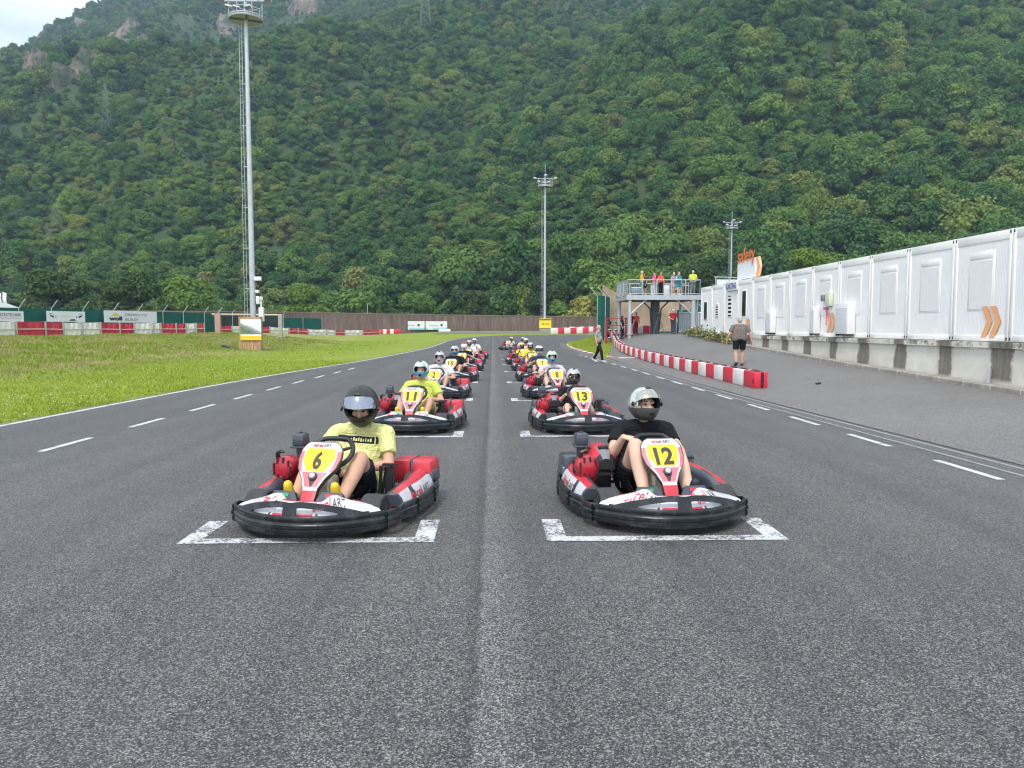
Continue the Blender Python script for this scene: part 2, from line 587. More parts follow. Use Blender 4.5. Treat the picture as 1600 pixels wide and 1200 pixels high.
def resample(path, n):
    P = np.array(path, float)
    d = np.r_[0, np.cumsum(np.hypot(*np.diff(P, axis=0).T))]
    t = np.linspace(0, d[-1], n)
    # smooth by cubic-like double interpolation
    x = np.interp(t, d, P[:, 0]); y = np.interp(t, d, P[:, 1])
    k = max(3, n // 40) | 1
    ker = np.ones(k) / k
    xp = np.pad(x, k // 2, mode='reflect', reflect_type='odd'); yp = np.pad(y, k // 2, mode='reflect', reflect_type='odd')
    return np.c_[np.convolve(xp, ker, 'valid'), np.convolve(yp, ker, 'valid')]

LE = resample(LEFT_EDGE, 260)
RE = resample(RIGHT_EDGE, 260)

def in_track(X, Y, m=0.0):
    """mask of the paved track, shrunk by m"""
    t = (Y > -5.5) & (Y < 101 - m)
    le = np.interp(Y, LE[:, 1], LE[:, 0]); re_ = np.where(Y < 79, np.interp(Y, RE[:150, 1], RE[:150, 0]), 60)
    yb = np.interp(X, RE[130:, 0], RE[130:, 1])
    a = (X > le + m) & (X < re_ - m) & (Y < 84)
    b = (Y >= 84) & (X > le + m) & ((Y > yb + m) | (X < 7))
    return t & (a | b)

# pit lane: between the barrier line and the kerb
PIT_IN = [(6.5, -6), (6.5, 5), (6.48, 9), (6.25, 17), (6.15, 25), (6.2, 35), (6.5, 43), (7.4, 48), (8.3, 53), (9.2, 58), (10.2, 66), (10.8, 74)]

def in_pit(X, Y, m=0.0):
    P = np.array(PIT_IN)
    return (Y > -5.5) & (Y < 72 - m) & (X > np.interp(Y, P[:, 1], P[:, 0]) + m) & (X < 11.3 + 40 * (Y > 44.5))

gx = np.concatenate([np.linspace(-90, -34, 20)[:-1], np.arange(-34, 16, 0.5), np.linspace(16, 90, 30)])
gy = np.concatenate([np.arange(-12, 90, 0.6), np.linspace(90, 150, 50)])
GX, GY = np.meshgrid(gx, gy, indexing='ij')
GZ = zg(GX, GY)
paved = in_track(GX, GY, 0.55) | in_pit(GX, GY, 0.55)
GZ = np.where(paved, GZ - 0.12, GZ)
mb = MB()
mb.sheet(np.dstack([GX, GY, GZ]), smooth=True)
g = mb.build('grass_field', M['grass']); tag(g, kind='structure')

# track surface
def strip_surface(name, A, B, nv, dz, m):
    rows = []
    for a, b in zip(A, B):
        rows.append([(a[0] + (b[0] - a[0]) * t, a[1] + (b[1] - a[1]) * t) for t in np.linspace(0, 1, nv)])
    P = np.array(rows)
    Z = zg(P[..., 0], P[..., 1]) + dz
    b_ = MB(); b_.sheet(np.dstack([P, Z]), flip=True)
    o = b_.build(name, m); tag(o, kind='structure')
    return o

strip_surface('race_track', LE, RE, 24, 0.012, M['asphalt'])
yy = np.linspace(-6, 72, 140)
pin = np.array(PIT_IN)
A = np.c_[np.interp(yy, pin[:, 1], pin[:, 0]) - 0.10, yy]
B = np.c_[np.where(yy < 44.5, 11.22, np.minimum(11.22 + (yy - 44.5) * 6, 40)), yy]
strip_surface('pit_lane', A, B, 22, 0.020, M['asphalt_pit'])
xx = np.linspace(-8, 70, 80)
strip_surface('far_track', np.c_[xx, 116 - 0.0028 * (xx - 30) ** 2], np.c_[xx, 107.5 - 0.003 * (xx - 30) ** 2], 6, 0.03, M['asphalt_pit'])

# painted markings
def marking(name, quads, m=M['line'], dz=0.017):
    b_ = MB()
    for q in quads:
        q = [np.array(p, float) for p in q]
        n = max(2, int(np.hypot(*(q[1] - q[0])) / 0.8) + 1)
        P = [[(*(q[0] + (q[1] - q[0]) * t), 0), (*(q[3] + (q[2] - q[3]) * t), 0)] for t in np.linspace(0, 1, n)]
        P = np.array(P); P[..., 2] = zg(P[..., 0], P[..., 1]) + dz
        b_.sheet(P, flip=False)
        # keep faces upward
    o = b_.build(name, m); tag(o, kind='structure')
    return o

ROW0, ROWS = 5.92, 5.72
def rect(x0, y0, x1, y1): return [(x0, y0), (x1, y0), (x1, y1), (x0, y1)]
for k in range(8):
    Y = ROW0 + ROWS * k
    for (x0, x1) in ((-2.43, -0.46), (0.42, 2.32)):
        qs = [rect(x0, Y - 0.07, x1, Y + 0.07)]
        qs.append([(x0, Y + 0.07), (x0 + 0.16, Y + 0.07), (x0 + 0.16, Y + 0.62), (x0, Y + 0.62)])
        qs.append([(x1 - 0.16, Y + 0.07), (x1, Y + 0.07), (x1, Y + 0.62), (x1 - 0.16, Y + 0.62)])
        marking('grid_box_marking', qs, M['line_box'])
dl = []
for k in range(-1, 9):
    y = 10.35 + 2.52 * k
    x = float(np.interp(y, [5, 22, 34], [-6.1, -5.98, -5.6]))
    dl.append([(x - 0.055, y), (x + 0.055, y), (x + 0.055, y + 1.3), (x - 0.055, y + 1.3)])
marking('lane_marking', dl)
dl = []
for k in range(-1, 17):
    y = 8.15 + 2.36 * k
    x = 5.55 if y < 30 else 5.55 - 0.012 * (y - 30)
    dl.append([(x - 0.05, y), (x + 0.05, y), (x + 0.05, y + 1.25), (x - 0.05, y + 1.25)])
marking('lane_marking', dl)

def line_along(path, off, wd, name, m, dz=0.018):
    P = np.array(path)
    T = np.gradient(P, axis=0); T /= np.linalg.norm(T, axis=1, keepdims=True)
    Nn = np.c_[T[:, 1], -T[:, 0]]
    a = P + Nn * off; b = P + Nn * (off + wd)
    S = np.stack([a, b], 1)
    Z = zg(S[..., 0], S[..., 1]) + dz
    b_ = MB(); b_.sheet(np.dstack([S, Z]), flip=True)
    o = b_.build(name, m); tag(o, kind='structure')
line_along(LE, 0.06, 0.13, 'edge_marking', M['line'])
line_along(RE[8:150], -0.52, 0.05, 'edge_marking', M['line_old'], dz=0.017)
line_along(RE[8:150], -0.22, 0.05, 'edge_marking', M['line_old'], dz=0.017)
line_along(RE[8:150], -0.465, 0.24, 'edge_band', M['asphalt_band'], dz=0.016)
line_along(LE[4:230], -0.34, 0.38, 'verge_soil', mat('verge_soil', (0.20, 0.165, 0.11), 0.95, vscale=3.5, col2=(0.16, 0.20, 0.05), thr=(.46, .56), bump=.4, bscale=30), dz=0.010)
# parking bay lines on the pit lane
dl = []
for y in (25.4, 27.9, 30.4, 32.9, 35.4, 38.0):
    dl.append([(9.0, y + 0.06), (9.0, y - 0.02), (11.0, y - 0.02), (11.0, y + 0.06)])
marking('parking_marking', dl, M['line_old'], 0.026)

# kerb in front of the plinth wall
def kerb(name, path, wd, h, m, parent=None, seglen=1.0, mats=None):
    b_ = MB()
    P = resample(path, 120)
    T = np.gradient(P, axis=0); T /= np.linalg.norm(T, axis=1, keepdims=True)
    Nn = np.c_[T[:, 1], -T[:, 0]]
    prof = [(0.0, -0.05), (0.0, h - 0.02), (0.02, h), (wd, h), (wd, -0.05)]
    rows = []
    for p, n in zip(P, Nn):
        z = float(zg(p[0], p[1]))
        rows.append([(p[0] + n[0] * o_, p[1] + n[1] * o_, z + zz) for o_, zz in prof])
    if mats:
        d = np.r_[0, np.cumsum(np.hypot(*np.diff(P, axis=0).T))]
        b_.sheet(rows, mf=lambda i, j: int(d[i] / seglen) % 2, smooth=False, flip=True)
        o = b_.build(name, mats)
    else:
        b_.sheet(rows, smooth=False, flip=True)
        o = b_.build(name, m)
    tag(o, kind='structure')
    return o

KN = NT('kerb_stone')
o_ = KN.n('ShaderNodeTexCoord').outputs['Object']
sx_ = KN.n('ShaderNodeSeparateXYZ'); KN.l(o_, sx_.inputs[0])
jy = KN.math('LESS_THAN', KN.math('FRACT', sx_.outputs[1]), 0.025)
cc = KN.ramp(KN.noise(o_, 3, 6, 0.7), [(0.3, (0.20, 0.18, 0.155)), (0.7, (0.40, 0.37, 0.33))])
cc = KN.mix(jy, cc, (0.62, 0.60, 0.56))
KN.l(cc, KN.b.inputs['Base Color']); KN.b.inputs['Roughness'].default_value = 0.9
KN.bump(KN.noise(o_, 60, 4, 0.6), 0.3, 0.01)
kerb('kerb', [(11.22, -4), (11.22, 12), (11.22, 30), (11.22, 41.5), (10.9, 43.2)], 0.34, 0.13, KN.m)
kerb('painted_kerb', [(9.05, 36.2), (8.4, 38.6), (7.7, 41.0), (7.0, 44.0), (6.7, 47.5), (6.55, 52), (6.6, 60), (7.0, 66)], 0.30, 0.05, None, mats=[M['barrier_white'], M['barrier_red']], seglen=1.6) if False else None
kerb('painted_kerb', [(7.55, 40.6), (7.2, 41.3), (6.75, 42.6), (6.4, 44.6), (6.28, 48), (6.28, 55), (6.38, 64), (6.95, 72.5)], 0.26, 0.04, None, mats=[M['barrier_white'], mat('kerb_red', (0.55, 0.10, 0.07), 0.7, var=0.2, vscale=4)], seglen=1.5)

# ------------------------------------------------------------------ hills
def vnoise(X, Y, s, seed):
    r = np.random.default_rng(seed)
    G = r.random((256, 256))
    x = X / s + 500; y = Y / s + 500
    i = np.floor(x).astype(int); j = np.floor(y).astype(int)
    fx = x - i; fy = y - j
    fx = fx * fx * (3 - 2 * fx); fy = fy * fy * (3 - 2 * fy)
    g_ = lambda a, b: G[a % 256, b % 256]
    return (g_(i, j) * (1 - fx) * (1 - fy) + g_(i + 1, j) * fx * (1 - fy) + g_(i, j + 1) * (1 - fx) * fy + g_(i + 1, j + 1) * fx * fy) - 0.5

def zh(X, Y):
    X = np.asarray(X, float); Y = np.asarray(Y, float)
    s = Y - 152 + 0.25 * X
    s = s + 26 * vnoise(X, Y, 60, 5) * sstep(0, 80, s)
    P1 = 0.56 * s + 10 * sstep(20, 160, s)
    P2 = 197 + 0.9 * (X + 394) + 0.66 * (Y - 643)
    d = P1 - P2
    k = 14.0
    h = np.clip(0.5 + 0.5 * -d / k, 0, 1)
    H = P2 * (1 - h) + P1 * h - k * h * (1 - h)
    amp = sstep(0, 150, s)
    a_ = 0.80 * X - 0.60 * Y; b_ = 0.60 * X + 0.80 * Y
    H = H + amp * (40 * vnoise(a_, b_ * 0.30, 95, 1) + 30 * vnoise(a_ + 30 * vnoise(X, Y, 90, 8), b_ * 0.28, 42, 2) + 9 * vnoise(X, Y, 24, 3))
    H = np.where(s < 0, np.maximum(0.35 * s, -3.0), H)
    return np.maximum(H, -3.0) + 1.0

hx = np.linspace(-950, 950, 240)
hy = np.concatenate([np.linspace(104, 320, 74)[:-1], np.linspace(320, 1250, 120)])
HX, HY = np.meshgrid(hx, hy, indexing='ij')
HZ = zh(HX, HY)
k = NT('hill_soil')
o_ = k.n('ShaderNodeTexCoord').outputs['Object']
c = k.ramp(k.noise(o_, 0.06, 7, 0.7), [(0.3, (0.028, 0.055, 0.016)), (0.6, (0.05, 0.085, 0.026)), (0.85, (0.12, 0.10, 0.07))])
k.l(c, k.b.inputs['Base Color']); k.b.inputs['Roughness'].default_value = 0.95
mb = MB(); mb.sheet(np.dstack([HX, HY, HZ]))
o = mb.build('hills', k.m); tag(o, kind='structure')

# rock faces that break through the wood
k = NT('cliff_rock')
o_ = k.n('ShaderNodeTexCoord').outputs['Object']
mp_ = k.n('ShaderNodeMapping'); mp_.inputs['Scale'].default_value = (1, 1, 0.16); k.l(o_, mp_.inputs['Vector'])
n1 = k.noise(mp_.outputs[0], 0.30, 9, 0.78, 0.8)
n2 = k.noise(o_, 0.05, 5, 0.6)
c = k.ramp(n1, [(0.30, (0.075, 0.062, 0.052)), (0.46, (0.225, 0.18, 0.14)), (0.68, (0.44, 0.36, 0.265))])
c = k.mix(k.math('MULTIPLY', k.math('SUBTRACT', n2, 0.50), 9, clamp=True), c, (0.06, 0.095, 0.035))
k.l(c, k.b.inputs['Base Color']); k.b.inputs['Roughness'].default_value = 0.95
k.bump(n1, 0.9, 2.0)
M['rock'] = k.m

# rock faces that break through the wood, found on the slope
def on_slope(px, py):
    P_ = R(4.19); YA = R(1.43)
    cx, cyy = px - 800, 600 - py
    F = 1200 * math.cos(P_) + cyy * math.sin(P_); Zc = cyy * math.cos(P_) - 1200 * math.sin(P_)
    dx = cx * math.cos(YA) + F * math.sin(YA); dy = F * math.cos(YA) - cx * math.sin(YA)
    a, b = dx / dy, Zc / dy
    for Y in np.arange(150, 1200, 2.0):
        if float(zh(a * Y, Y)) > 1.67 + b * Y: return float(a * Y), float(Y)
    return float(a * 700), 700.0
CLIFFS = []
for px, py, wpx, hpx in ((100, 158, 84, 78), (70, 168, 40, 66), (188, 88, 88, 48), (40, 138, 46, 60), (345, 72, 34, 40), (468, 40, 66, 66), (365, 98, 26, 24), (135, 132, 44, 30), (60, 66, 34, 28), (500, 12, 30, 24), (115, 60, 30, 26), (10, 282, 22, 34), (42, 228, 26, 26), (290, 40, 26, 22)):
    X_, Y_ = on_slope(px, py - 12)
    CLIFFS.append((X_, Y_, wpx / 2 / 1200 * Y_, .74 * hpx / 1200 * Y_))
for q, (cx, cy_, hw, hh) in enumerate(CLIFFS):
    nu, nv = 64, 34
    U, V = np.meshgrid(np.linspace(-1, 1, nu), np.linspace(0, 1, nv), indexing='ij')
    X_ = cx + U * hw
    top = 1.15 * hh * (1 - .85 * np.abs(U) ** 6) * (.45 + .95 * (vnoise(U * hw + q * 31, U * 0, 8, 50 + q) + .5)) + hh * .2 * vnoise(U * hw, U * 0, 2.2, 90 + q)
    zl = zh(X_, np.full_like(X_, cy_)) - 12
    Z_ = zl + V * (top + 12)
    rid = np.abs(vnoise(X_ + 3 * V, Z_ * .14, 5.0, 60 + q)) * 9 + np.abs(vnoise(X_, Z_ * .3, 2.1, 61 + q)) * 3.5 + 5 * vnoise(X_, Z_, 16, 62 + q) + 1.5 * vnoise(X_, Z_, 1.1, 63 + q)
    Y_ = cy_ + V * top * .42 + rid + 10 * np.abs(U) ** 3
    zb_ = zh(X_[:, -1:], Y_[:, -1:] + 26) - 5
    back = np.dstack([X_[:, -1:], Y_[:, -1:] + 26, np.minimum(np.maximum(Z_[:, -1:] - 2, zb_), Z_[:, -1:] + 3)])
    Pp = np.concatenate([np.dstack([X_, Y_, Z_]), back], axis=1)
    mb = MB(); mb.sheet(Pp, smooth=True)
    o = mb.build('cliff', M['rock'], sharp=35); tag(o, kind='structure')
# ================================================================== kart
XARC = 0.66
def arc_y(x): return -1.0 + 0.36 * (abs(x) / XARC) ** 2.2
def arc_n(x):
    """outward normal of the front arc in plan"""
    dy = 0.36 * 2.2 * (abs(x) / XARC) ** 1.2 / XARC * (1 if x >= 0 else -1)
    n = Vector((dy, -1, 0)); n.normalize(); return n
def hump(x):
    t = 1 - (x / 0.54) ** 2
    return 0.205 + (0.115 * t ** 0.85 if t > 0 else 0) - 0.012 * math.exp(-(x / 0.06) ** 2)

def kart_bumper(root):
    mb = MB()
    prof = [(-0.020, 0.052), (0.000, 0.058), (0.006, 0.070), (0.006, 0.098), (0.000, 0.104), (0.000, 0.108), (0.010, 0.114), (0.010, 0.138), (0.002, 0.146), (0.000, 0.160), (0.006, 0.168), (0.006, 0.196), (0.0, 0.206)]
    P = []
    for x in np.linspace(-XARC, XARC, 49):
        n = arc_n(x)
        P.append([(x + n.x * o, arc_y(x) + n.y * o, z) for o, z in prof])
    mb.sheet(P, 0, th=0.02, flip=False)
    # arched upper lip with two windows
    xs = np.linspace(-0.56, 0.56, 81)
    P = []
    for x in xs:
        n = arc_n(x); h = hump(x)
        w0 = 0.212
        w1 = max(w0 + 0.001, h - 0.046 - 0.02 * max(0, abs(x) - 0.2))
        zs = [0.196, w0, w1, max(h, w1 + 0.004)]
        P.append([(x - n.x * (0.002 + (z - 0.2) * 0.3), arc_y(x) - n.y * (0.002 + (z - 0.2) * 0.3), z) for z in zs])
    def skip(i, j):
        xm = abs(xs[i] + xs[min(i + 1, 80)]) / 2
        return j == 1 and 0.055 < xm < 0.36
    mb.sheet(P, 0, skip=skip, th=0.018)
    # bolt heads along both ribs
    for x in (-0.6, -0.42, -0.2, 0.2, 0.42, 0.6):
        n = arc_n(x)
        for z, o_ in ((0.081, 0.012), (0.182, 0.013)):
            T = Matrix.Translation((x + n.x * o_, arc_y(x) + n.y * o_, z)) @ n.to_track_quat('Z', 'Y').to_matrix().to_4x4()
            mb.lathe([(0.009, -0.002), (0.009, 0.003), (0.004, 0.005), (0.0, 0.005)], 8, 1, T)
    return mb.build('front_bumper', [M['bumper'], M['black']], root)

# fairing rows: (distance behind the arc, height)
FROW = [(0.030, 0.10), (0.036, 0.20), (0.06, 0.224), (0.10, 0.250), (0.16, 0.286), (0.22, 0.310), (0.27, 0.312), (0.29, 0.21)]
def fair_pt(x, off, lift=0.0):
    n = arc_n(x)
    z = np.interp(off, [r[0] for r in FROW[1:7]], [r[1] for r in FROW[1:7]])
    z -= 0.10 * max(0, abs(x) - 0.40) / 0.24 * (off / 0.27) + 0.045 * (1 - float(sstep(.22, .36, abs(x)))) * (off / .27)
    return (x - n.x * off, arc_y(x) - n.y * off, z + lift)

def kart_fairing(root):
    mb = MB()
    xs = np.linspace(-0.64, 0.64, 65)
    P = []
    for x in xs:
        n = arc_n(x); row = []
        for off, z in FROW:
            o = off * (1 - 0.25 * max(0, abs(x) - 0.35) / 0.3)
            zz = z - 0.10 * max(0, abs(x) - 0.40) / 0.24 * (off / 0.27) - 0.045 * (1 - float(sstep(.22, .36, abs(x)))) * (off / .27)
            row.append((x - n.x * o, arc_y(x) - n.y * o, zz))
        P.append(row)
    def mf(i, j):
        a = abs(xs[i] + 0.01)
        s = a + (0.06 if j == 0 else 0.02 * j)
        if j <= 1:
            b_ = a + 0.0
            if b_ < 0.185: return 1
            if b_ < 0.205: return 0
            if b_ < 0.225: return 3
            return 0
        if j == 6 or (j == 5 and a < 0.26): return 1 if a < 0.30 else 0
        return 0
    mb.sheet(P, mf, th=0.006, back=3)
    f = mb.build('front_fairing', [M['kwhite'], M['kred'], M['kpink'], M['kdigit']], root)
    mb = MB()
    def stripe(x0, x1, o0, o1, sl, mi, ta=0.0):
        for s in (sd,):
            g_ = [[fair_pt(s * (x0 + (x1 - x0) * u * (1 - ta * v) + sl * v), o0 + (o1 - o0) * v, 0.004) for v in np.linspace(0, 1, 6)] for u in np.linspace(0, 1, 5)]
            mb.sheet(g_, mi, flip=(s < 0))
    for sd in (-1, 1):
        mb = MB()
        stripe(.525, .60, .065, .25, .02, 0, .75); stripe(.475, .50, .065, .235, .05, 1, .6); stripe(.445, .452, .065, .22, .05, 2)
        mb.build('stripe', [M['kpink'], M['kpink'], M['kdigit']], f)
    for (xa, xb) in ((-0.50, -0.17), (0.17, 0.45)):
        mb = MB()
        mb2 = lambda u, v: fair_pt(xa + u * (xb - xa), 0.075 + 0.145 * v, 0.006)
        put_text(mb, 'birel', mb2, 0, (0, 0.05, 0.56, 0.95), bold=0.008, shear=0.1)
        put_text(mb, 'ART', mb2, 1, (0.58, 0.10, 1.0, 0.78), bold=0.0, shear=0.25)
        mb.build('lettering', [M['kred'], M['kdigit']], f)

PANEL_HW = ([0, .1, .25, .40, .55, .70, .85, .94, 1.0], [.055, .062, .066, .105, .168, .190, .186, .155, .105])
def panel_pt(u, v, lift=0.0):
    """u in -1..1 across, v 0 (foot) .. 1 (top)"""
    hw = float(np.interp(v, *PANEL_HW))
    x = u * hw
    y = -0.69 + 0.36 * v ** 1.15 + 1.0 * x * x
    z = 0.235 + 0.455 * v - 0.02 * (v > 0.9) * 0
    return (x, y - lift * 0.75, z + lift * 0.66)

def kart_panel(root, number, red=True):
    mb = MB()
    us = np.linspace(-1, 1, 37); vs = np.linspace(0, 1, 53)
    P = [[panel_pt(u, v) for v in vs] for u in us]
    def mf(i, j):
        u = (us[i] + us[i + 1]) / 2; v = (vs[j] + vs[j + 1]) / 2
        hw = float(np.interp(v, *PANEL_HW)); x = u * hw
        if abs(u) > 0.95 or v > 0.985 or v < 0.012: return 4
        # dished mount of the knob
        d = ((v - 0.43) / 0.065) ** 2 + (x / 0.040) ** 2
        if d < 1 or (0.27 < v <= 0.43 and abs(x) < 0.008 + 0.030 * (v - 0.27) / 0.16): return 4
        if v < 0.22: return 1
        if v < 0.255: return 0
        if 0.515 < v < 0.885 and abs(x) < 0.085 + 0.055 * min(1, (v - 0.515) / 0.2) - 0.02 * max(0, (v - 0.8) / 0.085): return 2
        if 0.26 < v < 0.50: return 3 if abs(u) < 0.80 else 0
        if 0.5 < v < 0.82 and 0.80 < abs(u) < 0.93: return 3
        if 0.5 < v < 0.72 and 0.76 < abs(u) < 0.79: return 4
        return 0
    mb.sheet(P, mf, th=0.055, back=4)
    p = mb.build('nose_panel', [M['kwhite'], M['kred'], M['kyellow'], M['kpink'], M['kdigit']], root)
    mb = MB()
    fn = lambda u, v: panel_pt(u, v, 0.004)
    w_ = 0.20 if len(number) == 1 else 0.46
    put_text(mb, number, lambda u, v: panel_pt((u - 0.5) * 2 * w_, 0.545 + 0.29 * v, 0.004), 0, (0, 0, 1, 1), bold=0.035)
    mb.build('number_text', M['kdigit'], p)
    mb = MB()
    put_text(mb, 'birel', lambda u, v: panel_pt(-0.5 + u * 0.55, 0.905 + 0.055 * v, 0.004), 0, (0, 0, 1, 1), bold=0.02, shear=0.1)
    put_text(mb, 'ART', lambda u, v: panel_pt(0.08 + u * 0.46, 0.905 + 0.05 * v, 0.004), 1, (0, 0, 1, 1), bold=0.0, shear=0.25)
    mb.build('lettering', [M['kred'], M['kdigit']], p)
    mb = MB()
    c = Vector(panel_pt(0, 0.43, 0.004))
    T = Matrix.Translation(c) @ Vector((0, -0.75, 0.66)).to_track_quat('Z', 'Y').to_matrix().to_4x4()
    mb.lathe([(0.036, -0.005), (0.036, 0.012), (0.027, 0.016), (0.026, 0.022), (0.018, 0.028), (0.0, 0.030)], 18, [0, 0, 0, 1, 1], T)
    mb.build('knob', [M['kdigit'], mat_once('knob_grey', (0.42, 0.46, 0.52), 0.4)], p)
    return p

_mo = {}
def mat_once(name, col, rough=0.5, **kw):
    if name not in _mo: _mo[name] = mat(name, col, rough, **kw)
    return _mo[name]

def kart_side(root, s, podmat):
    """s=+1 image right, -1 image left"""
    # outer bumper rail
    path = [(.655, -.655), (.700, -.56), (.720, -.46), (.690, -.40), (.705, -.33), (.745, -.22), (.765, 0), (.765, .25), (.750, .48), (.715, .66), (.655, .78), (.60, .83)]
    P2 = resample(path, 60)
    T = np.gradient(P2, axis=0); T /= np.linalg.norm(T, axis=1, keepdims=True)
    Nn = np.c_[T[:, 1], -T[:, 0]]
    prof = [(-0.018, 0.055), (0.0, 0.060), (0.006, 0.072), (0.006, 0.092), (0.0, 0.100), (0.000, 0.110), (0.010, 0.116), (0.010, 0.138), (0.000, 0.146), (0.000, 0.158), (0.006, 0.170), (0.0, 0.192), (-0.02, 0.196)]
    mb = MB()
    P = []
    for q, (p, n) in enumerate(zip(P2, Nn)):
        dip = 0.02 * math.exp(-((p[1] + .42) / .07) ** 2)
        P.append([(s * (p[0] + n[0] * o), p[1] + n[1] * o, z - dip * (z - 0.05) / 0.15 + (0.03 * max(0, p[1] - 0.3) if z > 0.1 else 0)) for o, z in prof])
    mb.sheet(P, 0, th=0.016, flip=(s < 0))
    for q in (1, 22, 40):
        a = P[q]
        mb.tube([(x + s * 0.006, y - 0.003, z) for x, y, z in a], 0.009, 5)
    mb.build('side_bumper', M['bumper'], root)
    # pod between the wheels
    ys = np.linspace(-.33, .60, 25)
    P = []
    for y in ys:
        t = (y + .33) / .93
        k_ = 0.72 + 0.28 * min(1, t / 0.25)
        hi = 0.278 + 0.040 * math.sin(min(1, t * 1.1) * math.pi * 0.5)
        xo = .69 + .03 * math.sin(t * math.pi)
        row = [(xo - .02, .15), (xo, .17), (xo - .02, .225), (xo - .055, .278), (xo - .09, hi - .006), (xo - .125, hi), (xo - .16, hi - .006), (xo - .20, hi - .05), (xo - .215, .18)]
        P.append([(s * x, y, z if z < .2 else .2 + (z - .2) * k_) for x, z in row])
    def mf(i, j):
        t = i / 24
        if j == 3: return 1 if t > .04 else 2
        if j <= 3:
            if i < 1: return 2
            if 0.30 > t > 0.24 and j in (1, 2): return 2
            return 0
        if j <= 4 or (j == 5 and t > .5): return 1 if t > 0.06 else 2
        return 2
    mb = MB()
    mb.sheet(P, mf, th=0.008, back=2, flip=(s < 0))
    f0 = P[0]
    vs = [tuple(p) for p in f0]
    fs = [list(range(len(vs)))] if s > 0 else [list(range(len(vs)))[::-1]]
    mb.add(vs, fs, 2)
    pod = mb.build('side_pod', [M['kwhite'], M['kred'], M['kdark']], root)
    mb = MB()
    def tf(u, v):
        # reads from outside: for the image-left pod the text runs towards the nose
        y = (0.42 - 0.50 * u) if s < 0 else (-0.12 + 0.50 * u)
        t = (y + .33) / .93
        xo = .69 + .03 * math.sin(t * math.pi)
        z = .178 + .065 * v
        x = np.interp(z, [.17, .225, .278], [xo, xo - .02, xo - .055]) + 0.007
        return (s * float(x), y, z)
    put_text(mb, 'birel', tf, 0, (0, 0.05, 0.55, 1), bold=0.02, shear=0.1)
    put_text(mb, 'ART', tf, 1, (0.58, 0.05, 1, 0.85), bold=0.0, shear=0.25)
    # white stroke on the red top
    for a, b_ in ((0.05, 0.25),):
        pass
    mb.build('lettering', [M['kred'], M['kdigit']], pod)
    # rear pod
    mb = MB()
    mb.rbox((s * .47, .72, .285), (.42, .32, .21), .035, 0, seg=2, taper=0.93)
    mb.rbox((s * .47, .70, .288), (.035, .30, .215), .012, 1, seg=1, taper=.93)
    mb.rbox((s * .655, .69, .235), (.08, .28, .13), .03, 1, seg=2, taper=0.8)
    mb.build('rear_pod', [podmat, M['kdark']], root)

def kart_wheel(root, x, y, r, wd):
    mb = MB()
    T = Matrix.Translation((x, y, r)) @ Matrix.Rotation(R(90), 4, 'Y')
    h = wd / 2
    mb.lathe([(r * .56, -h * .80), (r * .72, -h * .98), (r * .90, -h), (r * .985, -h * .86), (r, -h * .6), (r, h * .6), (r * .985, h * .86), (r * .90, h), (r * .72, h * .98), (r * .56, h * .80)], 28, 0, T)
    ty = mb.build('wheel', M['rubber'], root)
    mb = MB()
    mb.lathe([(0.02, -h * .3), (r * .45, -h * .5), (r * .555, -h * .84), (r * .58, -h * .84), (r * .50, 0), (r * .58, h * .84), (r * .555, h * .84), (r * .45, h * .5), (0.02, h * .3)], 20, 0, T)
    mb.build('rim', M['rim'], ty)

